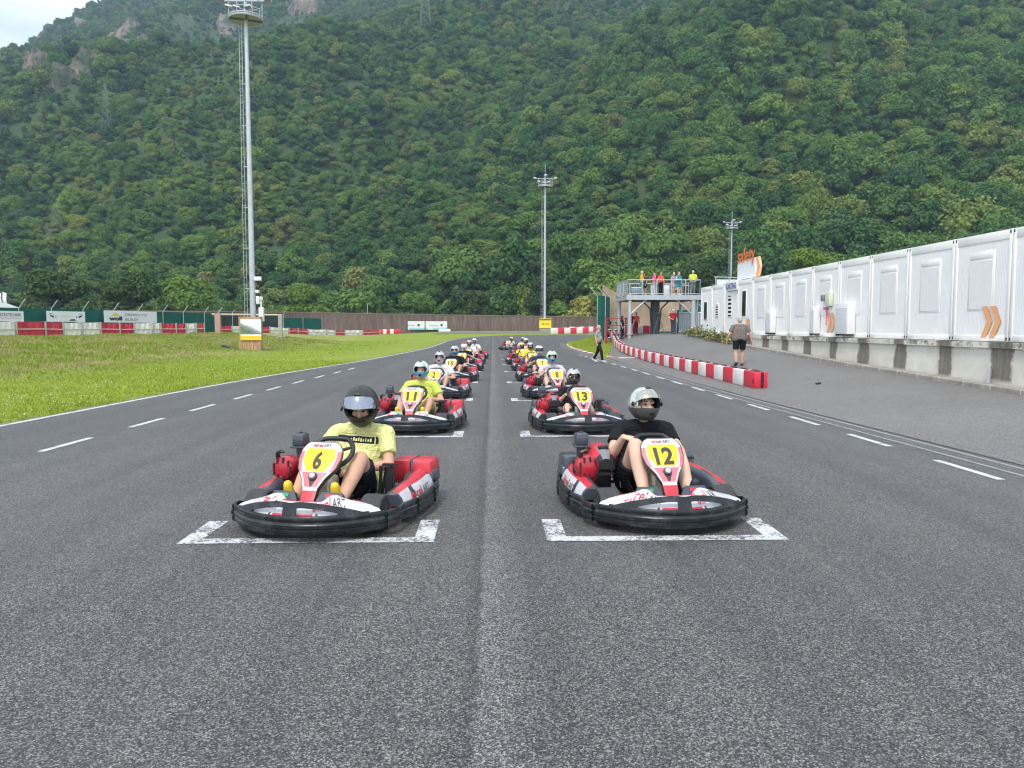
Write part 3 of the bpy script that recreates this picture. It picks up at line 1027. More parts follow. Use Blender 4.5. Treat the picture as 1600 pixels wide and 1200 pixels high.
def kart_engine(root):
    # engine block at image left behind the driver's right arm
    mb = MB()
    mb.rbox((-.44, .34, .22), (.30, .34, .22), .03, 0)
    mb.rbox((-.42, .14, .13), (.26, .16, .08), .02, 0)
    mb.box((-.38, .10, .30), (.17, .06, .018), 0)
    e = mb.build('engine', [M['black'], M['kgrey']], root)
    # ribbed recoil starter facing forward
    mb = MB()
    T = Matrix.Translation((-.555, .06, .375)) @ Matrix.Rotation(R(90), 4, 'X')
    mb.lathe([(.105, -.10), (.112, -.02), (.112, .03), (.098, .06), (.060, .075), (.0, .078)], 22, 0, T)
    for q in range(9):
        a = q * math.pi * 2 / 9
        mb.box((-.555 + .082 * math.cos(a), -.008, .375 + .082 * math.sin(a)), (.014, .022, .05), 1, None)
    mb.rbox((-.555, .14, .33), (.20, .16, .20), .03, 0)
    for q in range(4): mb.box((-.655 + .0 * q, .10 + .03 * q, .36), (.012, .012, .12), 1)
    mb.build('starter_cover', [M['engine_red'], M['black']], e)
    mb = MB()
    mb.tube([(-.62, .05, .47), (-.615, .03, .515), (-.575, .02, .535), (-.55, .02, .525)], [.022, .02, .016, .014], 8)
    mb.build('pull_handle', M['black'], e)
    # shrouded hump with red shoulders
    P = []
    for u in np.linspace(0, math.pi, 17):
        row = []
        for v in np.linspace(0, 1, 8):
            rr = 0.155 * (0.52 + 0.48 * min(1, v / .45) ** .6)
            row.append((-.37 - rr * math.cos(u) * 1.0, .07 + .36 * v, .345 + (0.20 * (0.50 + 0.50 * min(1, v / .5) ** .6)) * math.sin(u)))
        P.append(row)
    mb = MB()
    mb.sheet(P, lambda i, j: (1 if 6 <= i <= 9 and j < 3 else (0 if 3 <= i <= 12 and j > 0 else 2)), th=0.012, back=2)
    fr = [tuple(r[0]) for r in P]
    mb.add(fr, [list(range(len(fr)))], 2)
    mb.rbox((-.37, .20, .530), (.10, .05, .035), .012, 2)
    mb.build('tank_cover', [M['kred'], M['kgrey'], M['black']], e)
    mb = MB()
    mb.rbox((-.545, .36, .595), (.125, .15, .115), .022, 0, seg=2, taper=0.93)
    mb.rbox((-.545, .36, .528), (.145, .17, .022), .008, 0)
    mb.tube([(-.545, .36, .40), (-.545, .36, .53)], .045, 10)
    mb.lathe([(.018, 0), (.018, .014), (.0, .014)], 10, 0, Matrix.Translation((-.545, .36, .652)))
    mb.build('air_filter', M['kdark'], e)

def make_kart(number, podmat, proto=None):
    root = empty('go_kart')
    if proto is not None:
        for ch in list(proto.children):
            if not ch.name.startswith('nose_panel'):
                copy_tree(ch, root)
        kart_panel(root, number)
        return root
    # floor and frame
    mb = MB()
    mb.rbox((0, -.12, .052), (.66, 1.02, .012), .004)
    mb.build('floor_tray', M['kdark'], root)
    mb = MB()
    for s in (-1, 1):
        mb.tube([(s * .20, -.86, .085), (s * .28, -.60, .085), (s * .33, -.2, .085), (s * .30, .3, .085), (s * .33, .62, .085), (s * .30, .86, .11)], .016, 8)
        mb.tube([(s * .33, -.1, .085), (s * .62, -.06, .10), (s * .63, .4, .10), (s * .32, .45, .085)], .012, 7)
        mb.tube([(s * .28, -.52, .09), (s * .46, -.52, .13)], .02, 8)
        mb.box((s * .40, -.52, .13), (.05, .06, .10))
    mb.tube([(-.46, .52, .14), (.46, .52, .14)], .02, 10)
    mb.tube([(-.28, -.6, .085), (.28, -.6, .085)], .014, 7)
    mb.tube([(-.30, .86, .12), (.30, .86, .12)], .016, 7)
    mb.build('frame', M['engine_red'], root)
    kart_bumper(root)
    kart_fairing(root)
    kart_panel(root, number)
    for s in (-1, 1):
        kart_side(root, s, podmat)
        kart_wheel(root, s * .505, -.49, .147, .175)
        kart_wheel(root, s * .545, .52, .147, .20)
    kart_engine(root)
    # rear bumper
    mb = MB()
    mb.tube([(-.60, .80, .15), (-.52, .93, .15), (-.3, .975, .15), (.3, .975, .15), (.52, .93, .15), (.60, .80, .15)], .05, 10)
    mb.tube([(-.60, .82, .26), (-.5, .94, .27), (.5, .94, .27), (.60, .82, .26)], .03, 8)
    mb.build('rear_bumper', M['bumper'], root)
    # seat shell
    P = []
    for t in np.linspace(0, 1, 12):
        if t < .4: y, z, nn = .02 + .55 * t, .09 - .05 * t, (0, -.15, 1)
        else: y, z, nn = .24 + .46 * (t - .4), .07 + .72 * (t - .4), (0, -1, .4)
        hw = .19 + .03 * math.sin(t * math.pi)
        lip = .16 * (1 - .3 * t)
        row = []
        for a in np.linspace(-1, 1, 13):
            k_ = abs(a) ** 2.6
            row.append((a * hw * (1.0), y + nn[1] * lip * k_, z + nn[2] * lip * k_))
        P.append(row)
    mb = MB(); mb.sheet(P, 0, th=0.012)
    mb.build('seat', M['black'], root)
    # fuel tank
    mb = MB()
    mb.rbox((0, -.30, .235), (.17, .26, .31), .035, 0, seg=2, taper=0.9)
    tk = mb.build('fuel_tank', M['tank'], root)
    mb = MB()
    for x in (-.062, .062):
        mb.box((x, -.435, .22), (.008, .008, .24))
    mb.box((.088, -.40, .22), (.008, .012, .26), 0)
    mb.build('tank_strap', M['steel'], tk)
    # steering
    C = Vector((0, -.17, .575)); Tw = Matrix.Translation(C) @ Matrix.Rotation(R(46), 4, 'X')
    mb = MB()
    ring = []
    for q in range(40):
        a = 2 * math.pi * q / 40
        rx, ry = .188, .168
        y = ry * math.sin(a)
        if y > .135: y = .135 + (y - .135) * .25
        ring.append((rx * math.cos(a), y, 0))
    mb.tube(ring, .0215, 10, closed=True, M=Tw)
    st = mb.build('steering_wheel', M['black'], root)
    mb = MB()
    for a in (R(20), R(160), R(270)):
        mb.tube([(0, 0, -.02), (.10 * math.cos(a), .10 * math.sin(a), -.012), (.18 * math.cos(a), .155 * math.sin(a), 0)], [.02, .014, .012], 8, M=Tw)
    mb.tube([(0, -.17, .565), (0, -.40, .30)], .014, 8)
    mb.build('spokes', M['black'], st)
    # pedals
    for s, lm in ((-1, M['green_lbl']), (1, M['red_lbl'])):
        T = Matrix.Translation((s * .205, -.69, .262)) @ Matrix.Rotation(R(-32), 4, 'X') @ Matrix.Scale(1.2, 4)
        mb = MB()
        P = [(-.105, -.06), (-.10, .01), (-.07, .065), (.07, .065), (.10, .01), (.105, -.06)]
        vs = [(x, 0.0, z) for x, z in P] + [(x, .05, z) for x, z in P]
        n = len(P)
        mb.add(vs, [list(range(n)), list(range(n, 2 * n))[::-1]] + [(i, n + i, n + (i + 1) % n, (i + 1) % n) for i in range(n)], 0, False, T)
        mb.box((0, -.003, .035), (.075, .004, .026), 1, T)
        for x in (-.045, .03):
            mb.lathe([(.016, 0), (.016, .004), (0, .004)], 10, 2, T @ Matrix.Translation((x, .002, -.015)) @ Matrix.Rotation(R(90), 4, 'X'))
        mb.tube([(s * .205, -.68, .20), (s * .205, -.60, .10)], .01, 6)
        mb.build('pedal', [M['kdark'], lm, M['kyellow']], root)
    # triangular guard at the driver's left
    mb = MB()
    mb.tube([(.33, .10, .10), (.36, .06, .42), (.42, .16, .42), (.46, .14, .10)], .016, 6)
    mb.tube([(.30, .22, .10), (.36, .22, .42)], .014, 6)
    mb.box((.405, .16, .27), (.07, .08, .26))
    mb.box((.42, .13, .425), (.13, .05, .02))
    mb.build('side_guard', M['black'], root)
    return root
# ================================================================== people
def blob(name, caps, mats, voxel=0.012, it=6, paint=None, noise=0.0):
    """overlapping rounded limbs fused into ONE continuous skin"""
    mb = MB()
    for c in caps:
        if c[0] == 'c' or c[0] == 'f':
            a, b, r0, r1 = Vector(c[1]), Vector(c[2]), c[3], c[4]
            d = b - a
            L = d.length
            if L < 1e-5:
                d = Vector((0, 0, 1)); L = 1e-5
            T = Matrix.Translation(a) @ d.normalized().to_track_quat('Z', 'Y').to_matrix().to_4x4()
            n = 14
            if c[0] == 'f':
                mb.lathe([(0, 0), (r0, 0), (r0, .0005), ((r0 + r1) / 2, L / 2), (r1, L), (0, L)], n, 0, T)
            else:
                pr = [(r0 * math.cos(t), r0 * math.sin(t)) for t in np.linspace(-math.pi / 2, 0, 5)]
                pr += [(r1 * math.cos(t), L + r1 * math.sin(t)) for t in np.linspace(0, math.pi / 2, 5)]
                pr[0] = (0, -r0); pr[-1] = (0, L + r1)
                mb.lathe(pr, n, 0, T)
        else:
            cc, rr = Vector(c[1]), c[2]
            T = Matrix.Translation(cc) @ (c[3].to_4x4() if len(c) > 3 else Matrix.Identity(4)) @ Matrix.Diagonal((*rr, 1))
            pr = [(math.cos(t), math.sin(t)) for t in np.linspace(-math.pi / 2, math.pi / 2, 10)]
            pr[0] = (0, -1); pr[-1] = (0, 1)
            mb.lathe(pr, 16, 0, T)
    me = mb.mesh(name, mats)
    ob = bpy.data.objects.new('blob', me)
    TS.collection.objects.link(ob)
    bm = bmesh.new(); bm.from_mesh(me)
    bmesh.ops.remove_doubles(bm, verts=bm.verts, dist=1e-5)
    bmesh.ops.recalc_face_normals(bm, faces=bm.faces)
    bm.to_mesh(me); bm.free()
    m1 = ob.modifiers.new('a', 'REMESH'); m1.mode = 'VOXEL'; m1.voxel_size = voxel; m1.use_smooth_shade = True
    m2 = ob.modifiers.new('b', 'SMOOTH'); m2.factor = 0.5; m2.iterations = it
    with bpy.context.temp_override(scene=TS, view_layer=TS.view_layers[0]):
        dg = bpy.context.evaluated_depsgraph_get()
        dg.update()
    out = bpy.data.meshes.new_from_object(ob.evaluated_get(dg), depsgraph=dg)
    out.name = name
    bpy.data.objects.remove(ob); bpy.data.meshes.remove(me)
    out.materials.clear()
    for m in (mats if isinstance(mats, (list, tuple)) else [mats]): out.materials.append(m)
    n = len(out.polygons)
    mi = np.zeros(n, np.int32)
    if paint:
        cen = np.zeros(n * 3, np.float32); out.polygons.foreach_get('center', cen); cen = cen.reshape(-1, 3)
        for (p, r, k) in paint:
            rr = np.array(r if isinstance(r, (tuple, list)) else (r, r, r))
            mi[(((cen - np.array(p)) / rr) ** 2).sum(1) < 1] = k
    out.polygons.foreach_set('material_index', mi)
    out.polygons.foreach_set('use_smooth', np.ones(n, bool))
    if noise:
        nv = len(out.vertices)
        co = np.zeros(nv * 3, np.float32); out.vertices.foreach_get('co', co); co = co.reshape(-1, 3)
        no = np.zeros(nv * 3, np.float32); out.vertices.foreach_get('normal', no); no = no.reshape(-1, 3)
        w_ = np.sin(co[:, 0] * 41 + co[:, 2] * 63) * np.sin(co[:, 2] * 37 - co[:, 1] * 51 + 1.3) + 0.6 * np.sin(co[:, 0] * 83 - co[:, 2] * 71 + co[:, 1] * 60)
        co += no * (w_ * noise)[:, None]
        out.vertices.foreach_set('co', co.ravel())
    out.update()
    return out

TS = bpy.data.scenes.new('fuse')

def link(name, me, parent=None):
    o = bpy.data.objects.new(name, me); COL.objects.link(o)
    if parent is not None: o.parent = parent
    return o

def lerp(a, b, t): return Vector(a) * (1 - t) + Vector(b) * t

def hand_caps(wr, d, nrm, side, s=1.0, curl=0.6):
    """palm, four fingers of different length with a bend, and a thumb off the side of the palm.
    d: direction of the hand, nrm: back of the hand, side: +1/-1 which way the thumb lies along d x nrm"""
    wr = Vector(wr); d = Vector(d).normalized(); nrm = Vector(nrm); nrm = (nrm - d * nrm.dot(d)).normalized()
    lat = d.cross(nrm) * side
    out = []
    pk = wr + d * .085 * s
    for t in (-.028, -.009, .010, .028):
        out.append(('c', wr + d * .015 * s + lat * t * .7 * s, wr + d * .085 * s + lat * t * s, .015 * s, .0125 * s))
    for t, L in ((.030, .070), (.010, .078), (-.010, .072), (-.030, .056)):
        p0 = wr + d * .088 * s + lat * t * s
        d1 = (d * math.cos(curl * .6) - nrm * math.sin(curl * .6)).normalized()
        p1 = p0 + (d1 + lat * t * 2.0) * L * .5 * s
        d2 = (d * math.cos(curl * 1.6) - nrm * math.sin(curl * 1.6)).normalized()
        p2 = p1 + d2 * L * .5 * s
        out.append(('c', p0, p1, .0098 * s, .0088 * s)); out.append(('c', p1, p2, .0088 * s, .0075 * s))
    b0 = wr + d * .03 * s + lat * .026 * s
    b1 = b0 + (d * .6 + lat * .75 - nrm * .2).normalized() * .042 * s
    b2 = b1 + (d * .95 + lat * .1 - nrm * .35).normalized() * .032 * s
    out.append(('c', b0, b1, .014 * s, .011 * s)); out.append(('c', b1, b2, .011 * s, .0085 * s))
    return out

def head_caps(c, rot, s=1.0):
    """head centred on c, looking along rot @ -y"""
    q = lambda x, y, z: Vector(c) + rot @ Vector((x * s, y * s, z * s))
    R3 = rot
    E_ = lambda p, r: ('e', p, tuple(v * s for v in r), R3)
    caps = [E_(q(0, .012, .030), (.076, .094, .092)), E_(q(0, -.022, -.035), (.060, .070, .080)), E_(q(0, -.058, -.085), (.032, .030, .024)),
            ('c', q(0, -.086, .015), q(0, -.107, -.022), .010 * s, .015 * s),
            ('c', q(-.045, -.075, .036), q(.045, -.075, .036), .016 * s, .016 * s),
            E_(q(.042, -.062, -.020), (.024, .024, .022)), E_(q(-.042, -.062, -.020), (.024, .024, .022)),
            ('c', q(-.018, -.082, -.058), q(.018, -.082, -.058), .011 * s, .011 * s)]
    for sx in (-1, 1):
        caps.append(E_(q(sx * .078, .01, .0), (.010, .018, .030)))
    paint = [(q(sx * .031, -.084, .014), (.014 * s, .020 * s, .0085 * s), 1) for sx in (-1, 1)]
    paint += [(q(sx * .033, -.09, .040), (.022 * s, .02 * s, .006 * s), 2) for sx in (-1, 1)]
    return caps, paint, q

def rotm(yaw=0, pitch=0, roll=0):
    return Matrix.Rotation(R(yaw), 3, 'Z') @ Matrix.Rotation(R(pitch), 3, 'X') @ Matrix.Rotation(R(roll), 3, 'Y')

def body_parts(J, k=1.0, voxel=0.012, sleeve=0.62, short=0.72, helmet=False, shoe_h=.045, loose=1.0, hands=None, beard=False, waist=0.12, long_leg=False, sleeveless=False):
    """J: joints. returns meshes for body, shirt, trousers and the two shoes"""
    P, C, N, H = (Vector(J[q]) for q in ('pelvis', 'chest', 'neck', 'head'))
    sh, el, wr, hp, kn, an, to = ([Vector(J[q + '_' + s]) for s in 'ab'] for q in ('sh', 'el', 'wr', 'hip', 'knee', 'ank', 'toe'))
    rot = J.get('hrot', Matrix.Identity(3))
    hs = J.get('hs', 1.0)
    hc, paint, q = head_caps(H, rot, hs)
    caps = list(hc)
    mid = lerp(P, C, .5)
    lat = (sh[1] - sh[0]).normalized()
    caps += [('c', N, H - (H - N) * .25, .058 * k, .056 * k)]
    for t in (-1, 1):
        caps += [('c', P + lat * t * .07 * k, C + lat * t * .085 * k, .095 * k, .10 * k)]
    for i in range(2):
        caps += [('c', lerp(C, N, .75), sh[i], .065 * k, .056 * k), ('c', sh[i], el[i], .052 * k, .043 * k), ('c', el[i], lerp(el[i], wr[i], .35), .043 * k, .044 * k), ('c', lerp(el[i], wr[i], .35), wr[i], .043 * k, .028 * k),
                 ('c', hp[i], kn[i], .092 * k, .064 * k), ('c', kn[i], lerp(kn[i], an[i], .32), .062 * k, .066 * k), ('c', lerp(kn[i], an[i], .32), an[i], .066 * k, .040 * k), ('c', an[i], to[i], .036 * k, .026 * k)]
    for i in range(2):
        if hands:
            hd = hands[i]
            caps += hand_caps(wr[i], hd[0], hd[1], hd[2], k * 1.14, hd[3] if len(hd) > 3 else .6)
        else:
            d = (wr[i] - el[i]).normalized()
            caps += hand_caps(wr[i], d, lat * (-1 if i == 0 else 1), 1 if i else -1, k, .5)
    if beard:
        paint += [(q(0, -.075, -.075), (.05, .06, .038), 2)]
    body = blob('person', caps, [M['skin'], M['eye'], M['lips']], voxel, 5, paint)
    # shirt
    L = loose
    sc = []
    for t in (-1, -.35, .35, 1):
        sc += [('c', P + (C - P) * .12 + lat * t * (.075 + waist * .25) * k, C + lat * t * .095 * k, (.100 + waist * .12) * k * L, .108 * k * L)]
    fwd = (C - P).cross(lat).normalized()
    if fwd.y > 0: fwd = -fwd
    sc += [('e', lerp(P, C, .42) + fwd * waist * .35, ((.125 + waist * .35) * k, (.10 + waist * .30) * k, .16 * k))]
    for i in range(2):
        sc += [('c', lerp(C, N, .80), sh[i], .074 * k, .070 * k)]
        if not sleeveless:
            sc += [('c', sh[i], lerp(sh[i], el[i], .2), .070 * k, .068 * k), ('f', sh[i], lerp(sh[i], el[i], sleeve), .066 * k, (.072 if sleeve < .9 else .058) * k)]
            if sleeve > .9:
                sc += [('c', el[i], el[i], .056 * k, .056 * k), ('f', el[i], lerp(el[i], wr[i], .92), .056 * k, .040 * k)]
    shirt = blob('shirt', sc, [M['skin']], voxel, 4, noise=.0022 * k)
    # trousers or shorts
    tc_ = [('c', P + lat * .06 * k, P - lat * .06 * k, .118 * k * L, .118 * k * L)]
    for i in range(2):
        tc_ += [('c', P + lat * (.05 if i else -.05) * k, hp[i], .115 * k, .11 * k)]
        if long_leg:
            tc_ += [('c', hp[i], kn[i], .105 * k, .074 * k), ('c', kn[i], kn[i], .074 * k, .074 * k), ('f', kn[i], lerp(kn[i], an[i], .95), .074 * k, .064 * k)]
        else:
            tc_ += [('f', hp[i], lerp(hp[i], kn[i], short), .110 * k, .100 * k)]
    tro = blob('shorts', tc_, [M['skin']], voxel, 4, noise=.002 * k)
    shoes = []
    for i in range(2):
        d = (to[i] - an[i]); d.normalize()
        up = (kn[i] - an[i]).normalized()
        heel = an[i] - up * .035 * k - d * .03 * k
        tip = to[i] + d * .035 * k
        sc = [('c', heel, lerp(heel, tip, .5), .040 * k, .043 * k), ('c', lerp(heel, tip, .5), tip, .044 * k, .034 * k), ('c', an[i], an[i] - up * .02, .047 * k, .045 * k)]
        shoes.append(blob('shoe', sc, [M['skin']], min(voxel, .012), 3))
    return body, shirt, tro, shoes

def dress(root_loc, rz, meshes, shirt_m, tro_m, shoe_m, label, skin=None, group=None, tname='shorts', sock=None):
    body, shirt, tro, shoes = meshes
    b = link('person', body)
    b.location = root_loc; b.rotation_euler = (0, 0, rz)
    tag(b, label, 'person', group)
    if skin is not None: set_mat(b, skin)
    for nm, me, m in [('shirt', shirt, shirt_m), (tname, tro, tro_m)] + [('shoe', s, shoe_m) for s in shoes]:
        o = link(nm, me, b); set_mat(o, m)
    return b

# ------------------------------------------------------------------ helmets
def helmet_pt(az, el, d=0.0, W=.14, H=.165, L=.165):
    """az 0 = front (-y)"""
    ca, sa, ce, se = math.cos(az), math.sin(az), math.cos(el), math.sin(el)
    fr = max(0.0, ca)
    lo = max(0.0, -se)
    x = (W + d) * sa * abs(ce) ** .9
    y = -(L + d) * ca * abs(ce) ** .9
    z = (H + d) * se
    if lo > 0:
        # chin bar pushes forward, the neck opening stays narrow
        x *= 1 - .18 * lo ** 1.5
        y *= (1 + .10 * fr * lo) if ca > 0 else (1 - .30 * lo)
        z = -(H + d) * min(lo, .86) * (0.98 if fr > .2 else .86)
    return Vector((x, y, z))

def make_helmet(parent, c, rot, s, shell, low=None, visor='up', visor_m=None, name='helmet', stripe=None):
    low = low or shell
    azs = np.linspace(-math.pi, math.pi, 41)
    els = [-1.25, -1.0, -.78, -.60, -.42, -.28, -.16, -.04, .08, .20, .32, .44, .58, .75, .95, 1.15, 1.35, 1.55]
    T = Matrix.Translation(Vector(c)) @ rot.to_4x4() @ Matrix.Scale(s, 4)
    P = [[helmet_pt(a, e) for e in els] for a in azs]
    def port(i, j):
        a = abs(azs[i] + azs[i + 1]) / 2
        return a < .98 and -.17 < els[j] and els[j + 1] < .45 and not (a > .80 and (els[j] < -.1 or els[j + 1] > .40))
    def mf(i, j):
        a = abs(azs[i] + azs[i + 1]) / 2
        if els[j] < -.2: return 1
        if stripe and a < .22 and els[j] > .5: return 3
        return 0
    mb = MB()
    mb.sheet(P, mf, skip=lambda i, j: port(i, j) or els[j + 1] < -.9, th=.022, back=2, M=T, flip=False)
    h = mb.build(name, [shell, low, M['lining'], stripe or shell], parent, sharp=60)
    # padding round the face
    mb = MB()
    P = [[helmet_pt(a, e, -.030) for e in np.linspace(-.75, -.25, 5)] for a in np.linspace(-1.2, 1.2, 17)]
    mb.sheet(P, 0, th=.008, M=T)
    mb.build('lining', M['lining'], h)
    # chin vent and top vent
    mb = MB()
    for a0, a1, e0, e1 in ((-.22, .22, -.62, -.40),):
        P = [[helmet_pt(a, e, .006 - .006 * (abs(a) > .18)) for e in np.linspace(e0, e1, 4)] for a in np.linspace(a0, a1, 7)]
        mb.sheet(P, 0, th=.008, M=T)
    mb.build('chin_vent', M['black'], h)
    mb = MB()
    P = [[helmet_pt(a, e, .010) for e in np.linspace(1.05, 1.30, 4)] for a in np.linspace(-.35, .35, 5)]
    mb.sheet(P, 0, th=.012, M=T)
    mb.build('top_vent', M['black'], h)
    if visor:
        e0, e1 = (-.20, .47) if visor == 'down' else (.38, .98)
        P = []
        for a in np.linspace(-1.12, 1.12, 23):
            t = abs(a) / 1.12
            lo_, hi_ = (e0, e1) if visor == 'down' else (e0 * (1 - .75 * t ** 3), e1 - .30 * t ** 2.5)
            P.append([helmet_pt(a, e, .010 + (.012 if visor == 'up' else 0) * (1 - (e - lo_) / (hi_ - lo_)) * (1 - t ** 2)) for e in np.linspace(lo_, hi_, 8)])
        mb = MB(); mb.sheet(P, 0, th=.004, M=T)
        for sx in (-1, 1):
            p = helmet_pt(sx * 1.22, .06, .012)
            mb.lathe([(.02, 0), (.02, .008), (.008, .011), (0, .011)], 12, 1, T @ Matrix.Translation(p) @ Matrix.Rotation(R(sx * 90), 4, 'Y'))
        mb.build('visor', [visor_m or M['visor'], M['black']], h)
    return h

M['visor'] = mat('smoked_visor', (0.30, 0.33, 0.40), 0.10, 0.75, spec=0.8)
M['visor_silver'] = mat('mirror_visor', (0.52, 0.51, 0.43), 0.14, 0.9)
M['visor_dark'] = mat('dark_visor', (0.012, 0.014, 0.02), 0.08, spec=0.8)
M['h_matt'] = mat('matt_black_helmet', (0.028, 0.030, 0.028), 0.40, var=0.15)
M['h_grey'] = mat('graphite_helmet', (0.11, 0.115, 0.12), 0.28, 0.5, coat=0.5)
M['h_chrome'] = mat('pale_silver_helmet', (0.62, 0.62, 0.58), 0.20, 0.65, coat=0.5)
M['h_silver'] = mat('silver_helmet', (0.50, 0.52, 0.55), 0.28, 0.45, coat=0.4)
M['h_white'] = mat('white_helmet', (0.74, 0.75, 0.77), 0.25, coat=0.5)
M['h_green'] = mat('pale_green_helmet', (0.50, 0.72, 0.50), 0.3, coat=0.4)
M['h_mint'] = mat('mint_helmet', (0.60, 0.70, 0.66), 0.28, coat=0.4, col2=(0.30, 0.42, 0.45), vscale=9, thr=(0.5, 0.62))
M['h_blue'] = mat('blue_helmet', (0.10, 0.33, 0.52), 0.3, coat=0.4, var=0.2, vscale=14)
M['h_red'] = mat('red_helmet', (0.62, 0.04, 0.06), 0.3, coat=0.4)
M['h_yellow'] = mat('yellow_helmet', (0.75, 0.68, 0.12), 0.3, coat=0.4)
M['h_blackgreen'] = mat('dark_green_helmet', (0.03, 0.07, 0.04), 0.3, coat=0.4)

def driver_joints(knee_a, knee_b, foot_a, foot_b, wr_a, wr_b, el_a, el_b, lean=0.0, head=(0, .38, .93), hrot=None, k=1.0, hs=1.15, drop=0.0):
    sh = .215 * k
    d = -drop
    J = dict(pelvis=(0, .36, .19), chest=(lean * .7, .42, .56 + d), neck=(lean, .42, .735 + d), head=head,
             sh_a=(lean - sh, .40, .665 + d), sh_b=(lean + sh, .40, .665 + d), el_a=el_a, el_b=el_b, wr_a=wr_a, wr_b=wr_b,
             hip_a=(-.115, .28, .19), hip_b=(.115, .28, .19), knee_a=knee_a, knee_b=knee_b, ank_a=foot_a[0], ank_b=foot_b[0], toe_a=foot_a[1], toe_b=foot_b[1],
             hrot=hrot or Matrix.Identity(3), hs=hs)
    return J
FA = ((-.205, -.50, .20), (-.205, -.570, .330))
FB = ((.205, -.50, .20), (.205, -.570, .330))
M['tee_yellow'] = cloth('yellow_cotton', (0.70, 0.70, 0.30))
M['tee_lime'] = cloth('lime_cotton', (0.58, 0.68, 0.13))
M['tee_black'] = cloth('black_cotton', (0.012, 0.013, 0.017), var=0.3)
M['tee_white'] = cloth('white_cotton', (0.70, 0.71, 0.76), var=0.06)
M['tee_grey'] = cloth('light_grey_cotton', (0.55, 0.54, 0.57), var=0.08)
M['tee_navy'] = cloth('navy_cotton', (0.045, 0.055, 0.085))
M['tee_bright'] = cloth('bright_yellow_cotton', (0.80, 0.72, 0.04))
M['tee_mauve'] = cloth('mauve_cotton', (0.42, 0.26, 0.30))
M['denim_dark'] = cloth('dark_denim', (0.016, 0.020, 0.032), var=0.3)
M['khaki'] = cloth('khaki_cotton', (0.36, 0.30, 0.15))
M['black_cloth'] = cloth('black_trousers', (0.012, 0.013, 0.016), var=0.3)
M['grey_cloth'] = cloth('grey_cloth', (0.20, 0.20, 0.21))
M['shoe_yellow'] = mat('yellow_shoe', (0.70, 0.50, 0.02), 0.6, var=0.15, vscale=20)
M['shoe_dark'] = mat('dark_shoe', (0.02, 0.025, 0.035), 0.6, var=0.2)
M['shoe_white'] = mat('white_shoe', (0.62, 0.60, 0.56), 0.6, var=0.1)

# ------------------------------------------------------------------ the two nearest drivers
def sx_(x): return x
# driver of kart 6, looking down, one arm in the lap
J6 = driver_joints((-.20, -.14, .46), (.215, -.06, .50), FA, FB, (-.16, -.14, .56), (.17, .04, .40), (-.34, .18, .44), (.37, .24, .40), lean=.05,
                   head=(.085, .32, .915), hrot=rotm(8, 24), k=1.14, hs=1.24)
m6 = body_parts(J6, 1.12, .0105, sleeve=.66, short=.75, hands=[((.4, -.7, .5), (-.6, 0, .6), -1, 1.0), ((-.8, -.6, -.05), (0.1, -.2, 1), 1, .7)], waist=.20, beard=True)
# driver of kart 12, right hand on the raised knee, head turned
J12 = driver_joints((-.165, -.16, .595), (.235, -.13, .53), ((-.165, -.46, .19), (-.150, -.56, .27)), ((.225, -.50, .19), (.225, -.58, .31)), (-.235, -.02, .655), (.275, .02, .60), (-.285, .22, .44), (.40, .24, .42), lean=.07,
                    head=(.065, .36, .895), hrot=rotm(14, -4, 3), k=1.10, hs=1.16)
m12 = body_parts(J12, 1.10, .0105, sleeve=.50, short=.55, hands=[((.62, -.60, -.05), (0, -.15, 1), -1, .95), ((-.15, -.85, -.25), (0.3, -.1, .9), 1, .85)], waist=.12)
# a driver with both hands on the wheel, and one with the arms resting on the thighs
JW = driver_joints((-.20, -.14, .44), (.20, -.14, .44), FA, FB, (-.20, -.03, .60), (.20, -.03, .60), (-.34, .22, .46), (.34, .22, .46), k=1.05, hs=1.06, head=(0, .38, .92))
mW = body_parts(JW, 1.03, .014, sleeve=.60, short=.7, hands=[((.3, -.9, .1), (-.7, 0, .5), -1, 1.3), ((-.3, -.9, .1), (.7, 0, .5), 1, 1.3)])
JT = driver_joints((-.23, -.12, .45), (.23, -.12, .45), FA, FB, (-.24, .0, .48), (.22, .06, .46), (-.37, .24, .42), (.37, .24, .42), k=1.08, hs=1.08, head=(0, .38, .915))
mT = body_parts(JT, 1.08, .014, sleeve=.62, short=.75, hands=[((.1, -.9, -.2), (-.2, 0, .9), -1, .8), ((-.3, -.9, -.2), (.2, 0, .9), 1, .8)], waist=.18)
JK = driver_joints((-.18, -.10, .36), (.18, -.10, .36), FA, FB, (-.19, -.02, .55), (.19, -.02, .55), (-.29, .22, .38), (.29, .22, .38), k=.86, hs=.98, head=(0, .37, .80), drop=.10)
mK = body_parts(JK, .84, .014, sleeve=.60, short=.7, hands=[((.3, -.9, .1), (-.7, 0, .5), -1, 1.3), ((-.3, -.9, .1), (.7, 0, .5), 1, 1.3)])

def kart_frame(x, y, yaw):
    return Matrix.Translation((x, y, float(zg(x, y)) + .022)) @ Matrix.Rotation(R(yaw), 4, 'Z')

KG = 'rental karts lined up on the starting grid'
DG = 'drivers seated in the karts on the grid'
proto_red = make_kart('6', M['kred'])
proto_dark = make_kart('12', M['kdark'])
